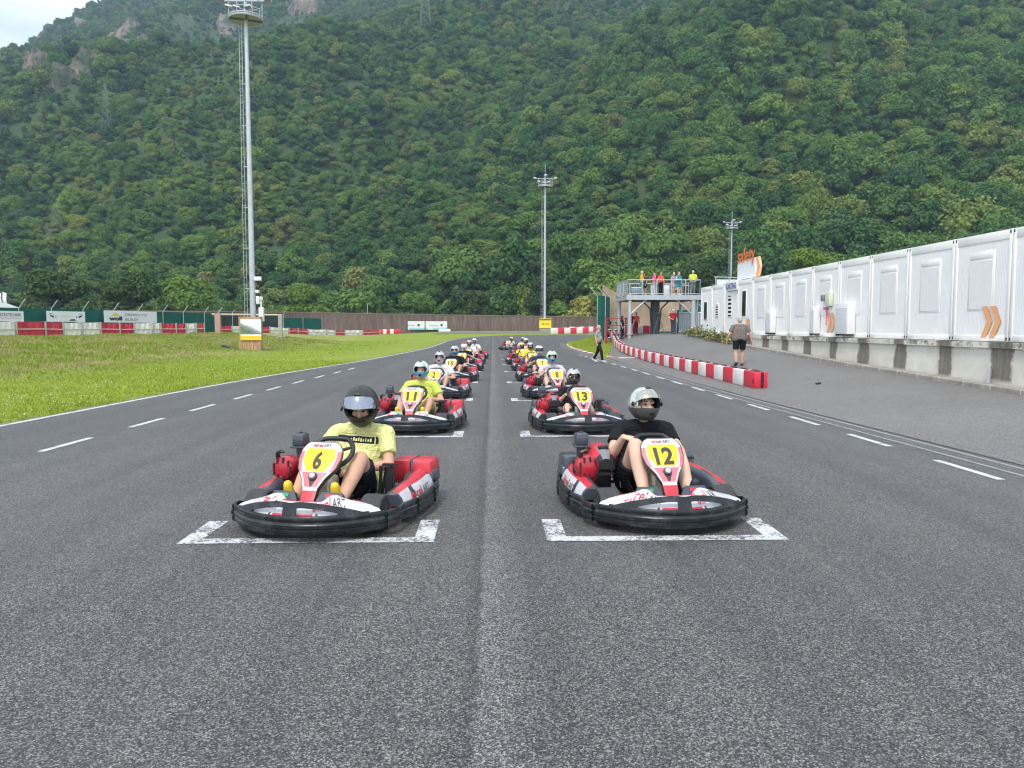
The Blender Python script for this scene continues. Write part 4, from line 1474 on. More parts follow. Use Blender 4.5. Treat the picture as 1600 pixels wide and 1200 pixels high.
# number, x, y, yaw (nose towards -x when negative), pods, meshes, shirt, trousers, shoes, helmet kwargs, kart label, driver label
H_ = dict
ROWY = lambda k: ROW0 + 1.03 + ROWS * k
DRV = [
 ('6', -1.36, 6.80, -12, 'r', m6, 'tee_yellow', 'denim_dark', 'shoe_yellow', J6, 1.16, H_(shell=M['h_matt'], visor='up', visor_m=M['visor'])),
 ('12', 1.42, 6.95, 6, 'd', m12, 'tee_black', 'black_cloth', 'shoe_dark', J12, 1.07, H_(shell=M['h_chrome'], low=M['h_grey'], visor='up', visor_m=M['visor_silver'])),
 ('11', -1.26, ROWY(1) + .1, -6, 'r', mT, 'tee_lime', 'khaki', 'shoe_yellow', JT, .98, H_(shell=M['h_mint'], low=M['h_blue'], visor=None)),
 ('13', 1.40, ROWY(1) + .02, 4, 'd', mK, 'tee_black', 'tee_mauve', 'shoe_dark', JK, .92, H_(shell=M['h_silver'], low=M['h_grey'], visor=None)),
 ('2', -1.33, ROWY(2), -6, 'r', mT, 'tee_white', 'grey_cloth', 'shoe_dark', JT, .96, H_(shell=M['h_silver'], visor=None)),
 ('8', 1.47, ROWY(2), 4, 'd', mW, 'tee_grey', 'grey_cloth', 'shoe_dark', JW, .98, H_(shell=M['h_green'], low=M['h_blue'], visor=None)),
 ('15', -1.25, ROWY(3), -6, 'r', mT, 'tee_black', 'khaki', 'shoe_dark', JT, .96, H_(shell=M['h_mint'], low=M['h_blue'], visor=None)),
 ('7', 1.50, ROWY(3), 4, 'd', mW, 'tee_navy', 'grey_cloth', 'shoe_dark', JW, .98, H_(shell=M['h_white'], visor='down', visor_m=M['visor_dark'])),
 ('3', -1.15, ROWY(4), -5, 'r', mW, 'tee_black', 'black_cloth', 'shoe_dark', JW, .94, H_(shell=M['h_red'], low=M['h_white'], visor='down', visor_m=M['h_white'])),
 ('5', 1.50, ROWY(4), 4, 'd', mW, 'tee_bright', 'grey_cloth', 'shoe_dark', JW, .96, H_(shell=M['h_silver'], low=M['h_grey'], visor=None)),
 ('1', -1.12, ROWY(5), -4, 'r', mT, 'tee_white', 'grey_cloth', 'shoe_dark', JT, .94, H_(shell=M['h_silver'], low=M['h_grey'], visor=None)),
 ('9', 1.38, ROWY(5) - .3, 6, 'd', mK, 'tee_bright', 'black_cloth', 'shoe_dark', JK, .92, H_(shell=M['h_yellow'], low=M['h_matt'], visor=None)),
 ('4', -1.02, ROWY(6), -4, 'r', mT, 'tee_white', 'grey_cloth', 'shoe_dark', JT, .94, H_(shell=M['h_white'], low=M['h_grey'], visor=None)),
 ('10', 1.82, ROWY(6), 4, 'd', mW, 'tee_mauve', 'black_cloth', 'shoe_dark', JW, .94, H_(shell=M['h_white'], low=M['h_matt'], visor=None)),
 ('14', 1.90, ROWY(7), 4, 'd', mT, 'tee_grey', 'grey_cloth', 'shoe_dark', JT, .94, H_(shell=M['h_mint'], low=M['h_blackgreen'], visor='down', visor_m=M['visor_dark'])),
 ('16', 1.28, 57.6, -20, 'd', mK, 'tee_grey', 'black_cloth', 'shoe_dark', JK, .92, H_(shell=M['h_yellow'], low=M['h_matt'], visor=None)),
]
KL = {
 '6': 'red, white and black rental kart number 6 in the front row', '12': 'rental kart number 12 with dark rear pods in the front row',
 '11': 'rental kart number 11 right behind kart 6', '13': 'rental kart number 13 right behind kart 12',
 '2': 'rental kart number 2, third in the column behind kart 6', '8': 'rental kart number 8, third in the column behind kart 12',
 '15': 'rental kart number 15, fourth in the column behind kart 6', '7': 'rental kart number 7, fourth in the column behind kart 12',
 '3': 'fifth rental kart behind kart 6, driven by the one in a red helmet', '5': 'rental kart number 5 with a driver in bright yellow shirt',
 '1': 'sixth rental kart in the column behind kart 6, second from its end', '9': 'rental kart of the small driver in a yellow helmet, sixth behind kart 12',
 '4': 'last rental kart in the column behind kart 6', '10': 'seventh rental kart in the column behind kart 12',
 '14': 'eighth rental kart in the column behind kart 12', '16': 'lone rental kart far behind both columns, standing askew'}
DL = {
 '6': 'man in yellow T-shirt and black helmet looking down in kart 6', '12': 'man in black T-shirt with hand on raised knee in kart 12',
 '11': 'man in lime green T-shirt and pale blue helmet in kart 11', '13': 'small driver in sunglasses and silver helmet in kart 13',
 '2': 'driver in white T-shirt and silver helmet in kart 2', '8': 'driver in light grey shirt and pale green helmet in kart 8',
 '15': 'driver in black T-shirt and mint helmet in kart 15', '7': 'driver in navy T-shirt and closed white helmet in kart 7',
 '3': 'driver in black with red and white helmet, fifth behind kart 6', '5': 'driver in bright yellow T-shirt and grey helmet in kart 5',
 '1': 'driver in white shirt and silver helmet, sixth behind kart 6', '9': 'small driver in yellow helmet bending low over the wheel',
 '4': 'driver in white shirt and white helmet, last behind kart 6', '10': 'driver in mauve shirt and white and black helmet',
 '14': 'driver in closed dark green helmet, last in the column behind kart 12', '16': 'driver in yellow helmet in the lone kart far behind'}
PERS = {}
for (num, x, y, yaw, pod, ms, sh_, tr_, so_, J, hsc, hk) in DRV:
    if num == '6': kart = proto_red
    elif num == '12': kart = proto_dark
    else: kart = make_kart(num, None, proto_red if pod == 'r' else proto_dark)
    F = kart_frame(x, y, yaw)
    kart.location = F.to_translation(); kart.rotation_euler = (0, 0, R(yaw))
    tag(kart, KL[num], 'go-kart', KG)
    p = dress(F.to_translation(), R(yaw), ms, M[sh_], M[tr_], M[so_], DL[num], group=DG, skin=(M['skin_pale'] if num in ('12', '8', '5', '13') else None))
    rot = J['hrot']
    hc = Vector(J['head']) + rot @ Vector((0, .0, .012))
    make_helmet(p, hc, rot, hsc, **hk)
    PERS[num] = p

# small things on the two nearest drivers
p = PERS['13']
mb = MB()
for sx in (-1, 1):
    T = Matrix.Translation(Vector(J13h := JK['head']) + Vector((sx * .033, -.100, .012))) @ Matrix.Rotation(R(90), 4, 'X')
    mb.lathe([(.0, -.004), (.026, -.004), (.026, .004), (.0, .004)], 14, 0, T)
mb.tube([Vector(JK['head']) + Vector((-.08, -.08, .018)), Vector(JK['head']) + Vector((0, -.108, .018)), Vector(JK['head']) + Vector((.08, -.08, .018))], .004, 6)
mb.build('sunglasses', M['visor_dark'], p)
# dark printed band across the chest of driver 6
from mathutils.bvhtree import BVHTree
me6 = m6[1]
bv = BVHTree.FromPolygons([v.co.copy() for v in me6.vertices], [list(f.vertices) for f in me6.polygons])
def on_shirt(x, z, lift=.004):
    h = bv.ray_cast(Vector((x, -1.0, z)), Vector((0, 1, 0)))
    return (x, (h[0].y if h[0] is not None else .3) - lift, z)
mb = MB()
mb.sheet([[on_shirt(x, .588 - .045 * x + v) for v in (0, .02, .04, .058)] for x in np.linspace(-.15, .20, 22)], 0)
mb.sheet([[on_shirt(x, .585 - .045 * x + v) for v in (0, .02, .04, .066)] for x in np.linspace(.212, .232, 4)], 0)
r6 = random.Random(4)
for i in range(13):
    x = -.12 + .0235 * i
    w6 = r6.uniform(.008, .016); a6 = r6.uniform(.012, .018); b6 = r6.uniform(.036, .046)
    mb.sheet([[on_shirt(x + d, .588 - .045 * x + v, .006) for v in (a6, b6)] for d in (0, w6)], 1)
mb.build('chest_print', [M['denim_dark'], M['tee_yellow']], PERS['6'])
# ================================================================== red and white plastic barrier along the pit lane
def barrier_block(red, L=1.0, wd=0.36, h=0.45, end=False):
    m = M['barrier_red'] if red else M['barrier_white']
    mb = MB()
    mb.rbox((0, 0, h / 2), (wd, L, h), .03, 0, seg=2)
    b = mb.build('barrier_block', m)
    mb = MB()
    # recessed slot on top and the belt that ties the blocks together
    mb.rbox((0, 0, h - .001), (wd * .42, L * .62, .012), .004, 0)
    mb.build('top_slot', M['slot_red'] if red else M['slot_red'], b)
    mb = MB()
    P = [[(-wd * .30 + .05 * math.sin(t * math.pi) , -L * .5 + L * t, h + .010 + .022 * math.sin(t * math.pi)), (-wd * .30 + .05 * math.sin(t * math.pi) + .10, -L * .5 + L * t, h + .012 + .028 * math.sin(t * math.pi))] for t in np.linspace(.1, .9, 9)]
    mb.sheet(P, 0, th=.006, flip=True)
    mb.build('belt', M['black'], b)
    if end:
        mb = MB()
        mb.box((.02, -L / 2 - .008, h * .5), (.075, .014, h * .98))
        for z in (.12, .24, .36):
            mb.rbox((.02, -L / 2 - .020, z), (.085, .016, .05), .004, 0)
        mb.build('end_strap', M['black'], b)
        mb = MB()
        mb.tube([(-.186, -.30, .20), (-.186, -.36, .25), (-.186, -.42, .18), (-.186, -.34, .14)], .012, 6)
        mb.build('emblem', M['slot_red'], b)
    return b
M['slot_red'] = mat('barrier_dark_red', (0.20, 0.01, 0.02), 0.6)
BPATH = resample([(7.28, 20.6), (7.30, 24), (7.36, 28), (7.48, 33), (7.62, 38), (7.80, 43), (8.0, 47), (8.45, 52), (9.1, 57), (9.7, 62), (10.3, 68), (10.7, 72)], 600)
dB = np.r_[0, np.cumsum(np.hypot(*np.diff(BPATH, axis=0).T))]
pr = barrier_block(True); pw = barrier_block(False)
nb = int(dB[-1] / 1.0)
for i in range(nb):
    red = i % 2 == 0
    s_ = .5 + i * 1.0
    x = float(np.interp(s_, dB, BPATH[:, 0])); y = float(np.interp(s_, dB, BPATH[:, 1]))
    x2 = float(np.interp(min(dB[-1], s_ + .5), dB, BPATH[:, 0])); y2 = float(np.interp(min(dB[-1], s_ + .5), dB, BPATH[:, 1]))
    x1 = float(np.interp(s_ - .5, dB, BPATH[:, 0])); y1 = float(np.interp(s_ - .5, dB, BPATH[:, 1]))
    if i == 0:
        b = barrier_block(True, end=True)
    elif i == 1: b = pw
    elif i == 2: b = pr
    else: b = copy_tree(pr if red else pw)
    b.location = (x, y, float(zg(x, y)) + .015)
    ang = math.atan2(y2 - y1, x2 - x1) - math.pi / 2
    b.rotation_euler = (math.atan2(float(zg(x2, y2) - zg(x1, y1)), 1.0), 0, ang)
    if i == 0: tag(b, 'red plastic barrier block with black end strap, start of the pit barrier', 'barrier', 'red and white barrier blocks beside the pit lane')
    else: tag(b, ('red' if red else 'white') + ' plastic barrier block in the long pit lane row, beyond the strapped end block', 'barrier', ('red' if red else 'white') + ' barrier blocks beside the pit lane')

# far barrier across the bend, in two rows
def far_row(x0, y0, x1, y1, n, label, group, h=.8, pat=None):
    L = math.hypot(x1 - x0, y1 - y0) / n
    protos = {}
    for i in range(n):
        red = (pat or 'wwrwrwr' * 3)[i] == 'r'
        if red not in protos:
            mb = MB(); mb.rbox((0, 0, h / 2), (L, .4, h), .05, 0)
            protos[red] = b = mb.build('barrier_block', M['barrier_red'] if red else M['barrier_white'])
        else:
            b = protos[red].copy(); COL.objects.link(b)
        t = (i + .5) / n
        x, y = x0 + (x1 - x0) * t, y0 + (y1 - y0) * t
        b.location = (x, y, float(zg(x, y)) + .03); b.rotation_euler = (0, 0, math.atan2(y1 - y0, x1 - x0))
        tag(b, label % ('red' if red else 'white'), 'barrier', group % ('red' if red else 'white'))
far_row(7.7, 101.5, 12.9, 104.0, 6, '%s barrier block in the front row on the far bend', '%s front blocks on the far bend', .80, 'wrwrwr')
far_row(11.2, 112.0, 15.5, 114.0, 6, '%s barrier block in the back row on the far bend', '%s back blocks on the far bend', .75, 'wrwrwr')
far_row(-19.0, 122, -14.6, 122.5, 8, '%s barrier block at the end of the tarpaulin wall', '%s blocks after the tarpaulin wall', .75, 'rwrwrwrr')

# ================================================================== tarpaulin wall on the bank
def tarp(name, a, b, h, m, label, group, post=True):
    a = np.array(a, float); b = np.array(b, float)
    L = float(np.hypot(*(b - a))); d = (b - a) / L; n = np.array([d[1], -d[0]])
    root_z = float(zg(*((a + b) / 2)))
    root = empty(name, ((a[0] + b[0]) / 2, (a[1] + b[1]) / 2, root_z), 0, label, 'barrier panel', group)
    c0 = (a + b) / 2
    mb = MB()
    us = np.linspace(0, 1, 20); vs = np.linspace(0, 1, 7)
    P = []
    for u in us:
        p = a + (b - a) * u - c0
        row = []
        zb_ = float(zg(*(p + c0))) - root_z
        for v in vs:
            o = .05 * math.sin(u * 9 + v * 3) * math.sin(v * 3.1) + .035 * math.sin(u * 23 - v * 5)
            row.append((p[0] + n[0] * o, p[1] + n[1] * o, zb_ - .05 + (h - .04 * math.sin(u * math.pi)) * v))
        P.append(row)
    mb.sheet(P, 0, th=.03)
    mb.build('sheet', m, root)
    mb = MB()
    pa = a - c0 + n * .10; pb = b - c0 + n * .10
    za = float(zg(*a)) - root_z; zb2 = float(zg(*b)) - root_z
    mb.tube([(pa[0], pa[1], za + h * .47), (pb[0], pb[1], zb2 + h * .47)], .045, 6)
    mb.build('rail', M['rail'], root)
    if post:
        mb = MB()
        mb.tube([(pb[0], pb[1], zb2 - .1), (pb[0], pb[1], zb2 + h * .98)], .075, 8)
        mb.build('post', M['concrete'], root)
M['rail'] = mat('pale_rail', (0.55, 0.50, 0.36), 0.7, var=0.15)
M['tarp_red'] = cloth('red_tarpaulin', (0.58, 0.05, 0.085), 0.5, .22, 1.2)
M['tarp_white'] = cloth('white_tarpaulin', (0.82, 0.81, 0.76), 0.5, .10, 1.0)
TP = [(-36.5, 44.5), (-34.6, 49.5), (-33.4, 52.0), (-32.6, 55.0), (-31.7, 58.2), (-31.0, 60.9), (-30.4, 63.5), (-29.6, 66.4), (-28.9, 69.3), (-28.3, 72), (-27.4, 75.3), (-26.6, 78.0), (-26.0, 80.5)]
# positions refined so that red and white panels alternate as in the place
def tarp_line(pts, cols, h0, h1, lab, grp):
    n = len(cols)
    for i in range(n):
        h = h0 + (h1 - h0) * i / max(1, n - 1)
        c = cols[i]
        tarp('tarpaulin_barrier', pts[i], pts[i + 1], h, M['tarp_red'] if c == 'r' else M['tarp_white'], lab % ('red' if c == 'r' else 'white'), grp % ('red' if c == 'r' else 'white'))
def fence_pts(pxs, D0, D1):
    """points on the bank line at the given bearings"""
    out = []
    n = len(pxs)
    for i, px in enumerate(pxs):
        t = (px - pxs[0]) / (pxs[-1] - pxs[0])
        D = D0 + (D1 - D0) * t
        out.append(((px - 770) / 1200 * D, D))
    return out
tarp_line(fence_pts([-110, 2, 38, 82, 109, 138, 166, 195, 217, 246, 258, 281, 296, 312, 324], 50, 76), 'wwrrwwrrwwrrwr', 1.22, 1.08,
          '%s tarpaulin panel with pale rail on the near bank fence', '%s tarpaulin panels on the near bank')
tarp_line(fence_pts([350, 366, 390, 412, 424, 454, 468, 483, 512, 525, 540, 568, 594], 88, 118), 'rwwrwrrwwrwr', .85, .80,
          '%s tarpaulin panel of the low fence beyond the wooden box', '%s tarpaulin panels beyond the wooden box')

# ================================================================== green screened fence with bent posts, and its banners
M['green_mesh'] = cloth('green_screen', (0.012, 0.105, 0.085), 0.8, .18, .6)
M['dark_mesh'] = cloth('dark_screen', (0.035, 0.045, 0.045), 0.8, .2, .6)
def screen_fence(name, pts, z1, m, label, bend=(-.6, 0), post_every=1, top=1.0, zb=None):
    root = empty(name, (pts[0][0], pts[0][1], 0), 0, label, 'fence')
    o = np.array(pts[0], float)
    mb = MB()
    Q = resample(pts, 40) - o
    P = [[(x, y, float(zg(x + o[0], y + o[1])) - .1 if zb is None else zb), (x, y, z1)] if True else None for x, y in Q]
    P = [[tuple(np.array(r[0]) * (1 - v) + np.array(r[1]) * v) for v in (0, .5, 1)] for r in P]
    mb.sheet(P, 0, th=.02)
    mb.build('screen', m, root)
    for p in pts[::post_every]:
        x, y = p[0] - o[0], p[1] - o[1]
        mb = MB()
        mb.tube([(x + .05, y - .06, 0), (x + .05, y - .06, z1), (x + .05 + bend[0], y - .06 + bend[1], z1 + top)], .036, 6)
        mb.build('post', M['steel'], root)
    # two strands between the bent tips
    mb = MB()
    for t in (.55, 1.0):
        mb.tube([(p[0] - o[0] + .05 + bend[0] * t, p[1] - o[1] - .06 + bend[1] * t, z1 + top * t) for p in pts], .008, 3)
    mb.build('wire', M['steel_dark'], root)
    return root
def pxD(px, D, z=None): return ((px - 770) / 1200 * D, D)
GF = [pxD(p, d) for p, d in ((-60, 58), (-5, 61), (44, 64), (93, 67), (141, 70), (187, 73.5), (224, 77), (262, 80), (293, 83), (325, 87), (346, 90))]
screen_fence('screen_fence', GF, 3.28, M['green_mesh'], 'green screened fence with bent steel posts behind the banners', bend=(.50, .1), top=.75)
screen_fence('screen_fence', [pxD(346, 92), pxD(368, 94), pxD(408, 97), pxD(446, 100)], 3.5, M['dark_mesh'], 'dark screened fence stretch behind the wooden box', bend=(.3, 0), top=.3)
screen_fence('screen_fence', [pxD(446, 104), pxD(476, 108), pxD(505, 112)], 3.0, M['green_mesh'], 'low green screen against the foot of the long brown wall', bend=(.1, 0), top=.1)

def banner(px0, px1, D0, D1, z0, z1, label, cat='banner'):
    a = np.array(pxD(px0, D0)); b = np.array(pxD(px1, D1))
    d = b - a; L = np.hypot(*d); d /= L
    root = empty('banner', (a[0], a[1], 0), 0, label, cat)
    n = np.array([d[1], -d[0]])
    f = lambda u, v, o=0.0: (d[0] * L * u + n[0] * (o + .03 * math.sin(u * 7)), d[1] * L * u + n[1] * (o + .03 * math.sin(u * 7)), z0 + (z1 - z0) * v)
    mb = MB()
    mb.sheet([[f(u, v, .06) for v in (0, .5, 1)] for u in np.linspace(0, 1, 16)], 0, th=.02)
    mb.build('cloth', M['banner_white'], root)
    return root, (lambda u, v: f(u, v, .075))
M['banner_white'] = mat('banner_white', (0.74, 0.75, 0.78), 0.6, var=.04)
M['ink_grey'] = mat('ink_grey', (0.15, 0.16, 0.20), 0.7)
M['ink_black'] = mat('ink_black', (0.03, 0.03, 0.035), 0.7)
M['ink_yellow'] = mat('ink_yellow', (0.85, 0.55, 0.02), 0.6)
M['ink_pink'] = mat('ink_pink', (0.60, 0.30, 0.33), 0.7)
M['ink_blue'] = mat('ink_blue', (0.10, 0.16, 0.36), 0.7)
r_, f = banner(-50, 50, 57.6, 62.6, 2.16, 2.98, 'white banner reading ELEKTROTECHNIK on the green fence')
mb = MB(); put_text(mb, 'ELEKTROTECHNIK', f, 0, (.56, .48, .96, .80), bold=0.015)
mb.build('lettering', M['ink_grey'], r_)
mb = MB(); mb.add([f(.60, .30), f(.96, .30), f(.96, .34), f(.60, .34)], [(0, 1, 2, 3)], 0); mb.build('underline', M['ink_pink'], r_)
r_, f = banner(85, 143, 65.4, 69.0, 2.18, 3.08, 'white banner with a pair of dark eyes on the green fence')
mb = MB()
for sx, u0 in ((1, .06), (-1, .94)):
    g_ = lambda a, b: f(u0 + sx * a, b)
    mb.add([g_(0, .66), g_(.03, .50), g_(.09, .38), g_(.12, .42), g_(.10, .56)], [range(5)], 0)
    mb.add([g_(0, .82), g_(.10, .74), g_(.10, .70), g_(.01, .77)], [range(4)], 0)
    mb.add([g_(.145, .44), g_(.165, .36), g_(.18, .46), g_(.17, .54)], [range(4)], 0)
mb.add([f(.57, .10), f(.62, .24), f(.72, .26), f(.77, .12)], [range(4)], 0)
mb.build('eye_print', M['ink_black'], r_)
mb = MB(); mb.add([f(.34, .5), f(.62, .5), f(.62, .53), f(.34, .53)], [(0, 1, 2, 3)], 0); mb.build('underline', M['rail'], r_)
r_, f = banner(172, 252, 71.6, 78.0, 2.16, 3.26, 'white banner with yellow mountain mark reading DRIVEN TO BUILD')
mb = MB()
put_text(mb, 'woll', f, 0, (.08, .16, .32, .52), bold=.06)
put_text(mb, 'DRIVEN TO', f, 1, (.38, .56, .80, .78), bold=.01)
put_text(mb, 'BUILD!', f, 1, (.38, .16, .63, .38), bold=.01)
mb.build('lettering', [M['ink_black'], M['ink_grey']], r_)
mb = MB(); mb.add([f(.11, .56), f(.27, .56), f(.25, .72), f(.19, .84), f(.15, .66)], [range(5)], 0); mb.build('mark', M['ink_yellow'], r_)

# pale hut and three flags beyond the fence at the left
hx_, hy_ = pxD(-20, 88)
mb = MB(); mb.prism([(-6.0, -3), (3.1, -3), (3.1, 3), (-6.0, 3)], 0, 3.55)
hut = mb.build('hut', M['white_panel']); hut.location = (hx_, hy_, .3); tag(hut, 'pale flat roofed hut behind the fence below the three flags', 'hut')
mb = MB(); mb.add([(-6.2, -3.2, 3.5), (3.3, -3.2, 3.5), (3.3, 3.2, 3.5), (-6.2, 3.2, 3.5), (-6.2, -2, 4.25), (2.0, -2, 4.25), (2.0, 2, 4.25), (-6.2, 2, 4.25)], [(0, 3, 2, 1), (4, 5, 6, 7), (0, 1, 5, 4), (1, 2, 6, 5), (2, 3, 7, 6), (3, 0, 4, 7)])
mb.build('roof', M['kgrey'], hut).data.materials[0] = mat('hut_roof', (0.5, 0.5, 0.49), .7)
for i, px in enumerate((5, 13, 21)):
    fx, fy = pxD(px, 92)
    fl = empty('flag', (fx, fy, 0), 0, ('leftmost', 'middle', 'rightmost')[i] + ' of three narrow white flags above the pale hut', 'flag', 'white flags above the hut')
    mb = MB(); mb.tube([(0, 0, 0), (0, 0, 5.9)], .04, 6); mb.build('pole', M['steel'], fl)
    mb = MB(); mb.sheet([[(u * .42, .06 * math.sin(v * 6 + i), 4.6 + v * 1.25 - .15 * u) for v in np.linspace(0, 1, 7)] for u in (0, .5, 1)], 0, th=.01)
    mb.build('cloth', M['banner_white'], fl)

# ================================================================== long brown wall and what hangs on it
k = NT('brown_wall')
o_ = k.n('ShaderNodeTexCoord').outputs['Object']
mp_ = k.n('ShaderNodeMapping'); mp_.inputs['Scale'].default_value = (2.2, 2.2, .25); k.l(o_, mp_.inputs['Vector'])
c = k.ramp(k.noise(mp_.outputs[0], 1.0, 6, .7), [(.3, (.085, .060, .056)), (.55, (.18, .125, .112)), (.75, (.27, .205, .185))])
k.l(c, k.b.inputs['Base Color']); k.b.inputs['Roughness'].default_value = .9
M['brown_wall'] = k.m
WP = [(-50, 92), (-38, 104), (-28, 118), (-12, 128), (4, 133), (18, 136), (45, 138)]
WR = resample(WP, 60)
mb = MB()
P = []
for i, (x, y) in enumerate(WR):
    zt = float(np.interp(x, [-50, -28, -10, 18], [3.6, 3.9, 3.75, 3.5]))
    P.append([(x, y, -.5), (x, y, 1.5), (x, y, zt), (x, y + .35, zt), (x, y + .35, -.5)])
mb.sheet(P, 0, smooth=False)
wl = mb.build('long_wall', M['brown_wall']); tag(wl, 'long rust brown wall closing the far side of the circuit', 'wall')
mb = MB()
mb.sheet([[(x, y - .06, float(np.interp(x, [-50, -28, -10, 18], [3.6, 3.9, 3.75, 3.5])) + dz) for dz in (0, .14)] + [(x, y + .42, float(np.interp(x, [-50, -28, -10, 18], [3.6, 3.9, 3.75, 3.5])) + .14)] for x, y in WR], 0, smooth=False)
mb.build('coping', mat('coping', (.24, .17, .145), .9, var=.2), wl)
M['ink_cyan'] = mat('ink_cyan', (0.32, 0.60, 0.72), 0.6)
for px0, px1, D0, D1, lb in ((628, 664, 126.6, 127.6, 'pale blue and white banner on the brown wall, left of a pair'), (665.5, 699, 127.7, 128.6, 'pale blue and white banner on the brown wall, right of a pair')):
    r_, f = banner(px0, px1, D0, D1, 1.35, 2.75, lb)
    mb = MB(); mb.add([f(0, 0), f(1, 0), f(1, .22), f(0, .22)], [(0, 1, 2, 3)], 0); mb.build('blue_band', M['ink_cyan'], r_)
    mb = MB(); mb.add([f(.68, .52), f(.74, .36), f(.80, .52), f(.78, .66), f(.70, .66)], [range(5)], 0); mb.build('mark', M['ink_black'], r_)
    mb = MB(); mb.add([f(.18, .48), f(.58, .48), f(.58, .52), f(.18, .52)], [range(4)], 0); mb.build('underline', M['ink_grey'], r_)
x, y = pxD(695, 124)
mb = MB(); mb.rbox((0, 0, .22), (1.9, .5, .44), .05); b = mb.build('concrete_block', M['banner_white']); b.location = (x, y, float(zg(x, y))); tag(b, 'low white block lying before the brown wall', 'block')
x, y = pxD(576, 131)
mb = MB(); mb.tube([(0, 0, 0), (0, 0, 5.2)], .06, 6); b = mb.build('thin_post', M['steel']); b.location = (x, y, float(zg(x, y))); tag(b, 'thin grey post rising behind the brown wall', 'post')

# ================================================================== floodlight masts
def mast(x, y, H, s, label, near=False):
    z = float(zg(x, y)) if y < 140 else 1.0
    root = empty('floodlight_mast', (x, y, z), 0, label, 'floodlight mast', 'floodlight masts round the circuit')
    mb = MB()
    mb.tube([(0, 0, 0), (0, 0, H * .5), (0, 0, H)], [.215 * s, .175 * s, .125 * s], 14)
    mb.build('pole', M['steel'], root)
    # ladder at the left side
    mb = MB()
    xl = -.50 * s
    for dx in (-.10, .10):
        mb.tube([(xl + dx * s, 0, .5), (xl + dx * s * .9 + .10, 0, H - .2)], .018 * s, 4)
    for q in range(int(H / .5)):
        zz = .6 + q * .5
        mb.tube([(xl - .10 * s + .1 * zz / H, 0, zz), (xl + .10 * s + .1 * zz / H, 0, zz)], .014 * s, 4)
    for q in range(8):
        zz = 1.5 + q * (H - 3) / 7
        mb.tube([(xl + .1 * zz / H, 0, zz), (0, 0, zz)], .03 * s, 4)
    mb.build('ladder', M['steel'], root)
    # round platform with railing
    pl = MB()
    Rr = 1.12 * s
    ring = [(Rr * math.cos(a), Rr * math.sin(a), H) for a in np.linspace(0, 2 * math.pi, 28, endpoint=False)]
    pl.tube(ring, .055 * s, 6, closed=True)
    pl.tube([(p[0], p[1], H + .14 * s) for p in ring], .05 * s, 6, closed=True)
    pl.lathe([(.2 * s, H + .02), (Rr, H + .02), (Rr, H + .05), (.2 * s, H + .05)], 28, 1)
    for a in (R(20), R(110)):
        c_, s_ = math.cos(a) * Rr, math.sin(a) * Rr
        pl.tube([(-c_, -s_, H - .02), (c_, s_, H - .02)], .07 * s, 4, mi=2)
    p_ = pl.build('platform', [M['steel'], mat_once('grating', (.37, .34, .41), .6), M['steel_dark']], root)  # mauve put into the grating colour to cancel green bounce from the grass
    mb = MB()
    for hh in (.55, 1.1):
        mb.tube([(p[0], p[1], H + hh * s) for p in ring], .028 * s, 5, closed=True)
    for q in range(0, 28, 4):
        mb.tube([ring[q], (ring[q][0], ring[q][1], H + 1.1 * s)], .028 * s, 5)
    mb.build('railing', M['steel'], p_)
    mb = MB()
    mb.tube([(0, 0, H), (0, 0, H + 1.7 * s)], [.16 * s, .10 * s], 8)
    mb.tube([(-1.55 * s, 0, H + 1.25 * s), (1.55 * s, 0, H + 1.25 * s)], .05 * s, 6)
    mb.tube([(0, -1.2 * s, H + 1.35 * s), (0, 1.2 * s, H + 1.35 * s)], .05 * s, 6)
    mb.tube([(0, 0, H + 1.7 * s), (0, 0, H + 3.4 * s)], .04 * s, 5)
    mb.build('crosshead', M['steel'], root)
    for dx, dy, dz in ((-1.6, -.2, 1.25), (1.6, -.2, 1.25), (-.35, -.9, .45), (.45, -.9, .5), (0, -1.25, 1.5), (-1.05, -.4, .7)):
        mb = MB()
        T = Matrix.Translation((dx * s, dy * s, H + dz * s)) @ Matrix.Rotation(R(-32), 4, 'X') @ Matrix.Rotation(R(20 if dx < 0 else -20), 4, 'Z')
        mb.rbox((0, 0, 0), (.52 * s, .34 * s, .22 * s), .05 * s, 0, T, taper=.7)
        mb.box((0, -.02, -.115 * s), (.46 * s, .28 * s, .01), 1, T)
        mb.build('floodlight', [M['banner_white'], M['kgrey']], root)
    return root
x1_, y1_ = -16.95, 55
m1 = mast(x1_, y1_, 22.7, 1.0, 'tall grey floodlight mast with ladder rising by the wooden box')
mast(8.1, 120, 22.2, 1.0, 'grey floodlight mast on the yellow wrapped base in the middle distance')
mast(37.2, 120, 15.9, .80, 'distant floodlight mast behind the white containers')
# white boxes and cameras clamped to the near mast
for dx, z_, sz in ((.42, 5.0, (.5, .3, .28)), (.36, 4.1, (.26, .3, .20)), (.40, 3.5, (.22, .3, .55)), (.62, 2.5, (.34, .3, 1.0))):
    mb = MB(); mb.rbox((dx, -.1, z_), sz, .04); mb.box((dx * .6, 0, z_), (dx, .06, .06)); mb.build('mast_box', M['banner_white'], m1)
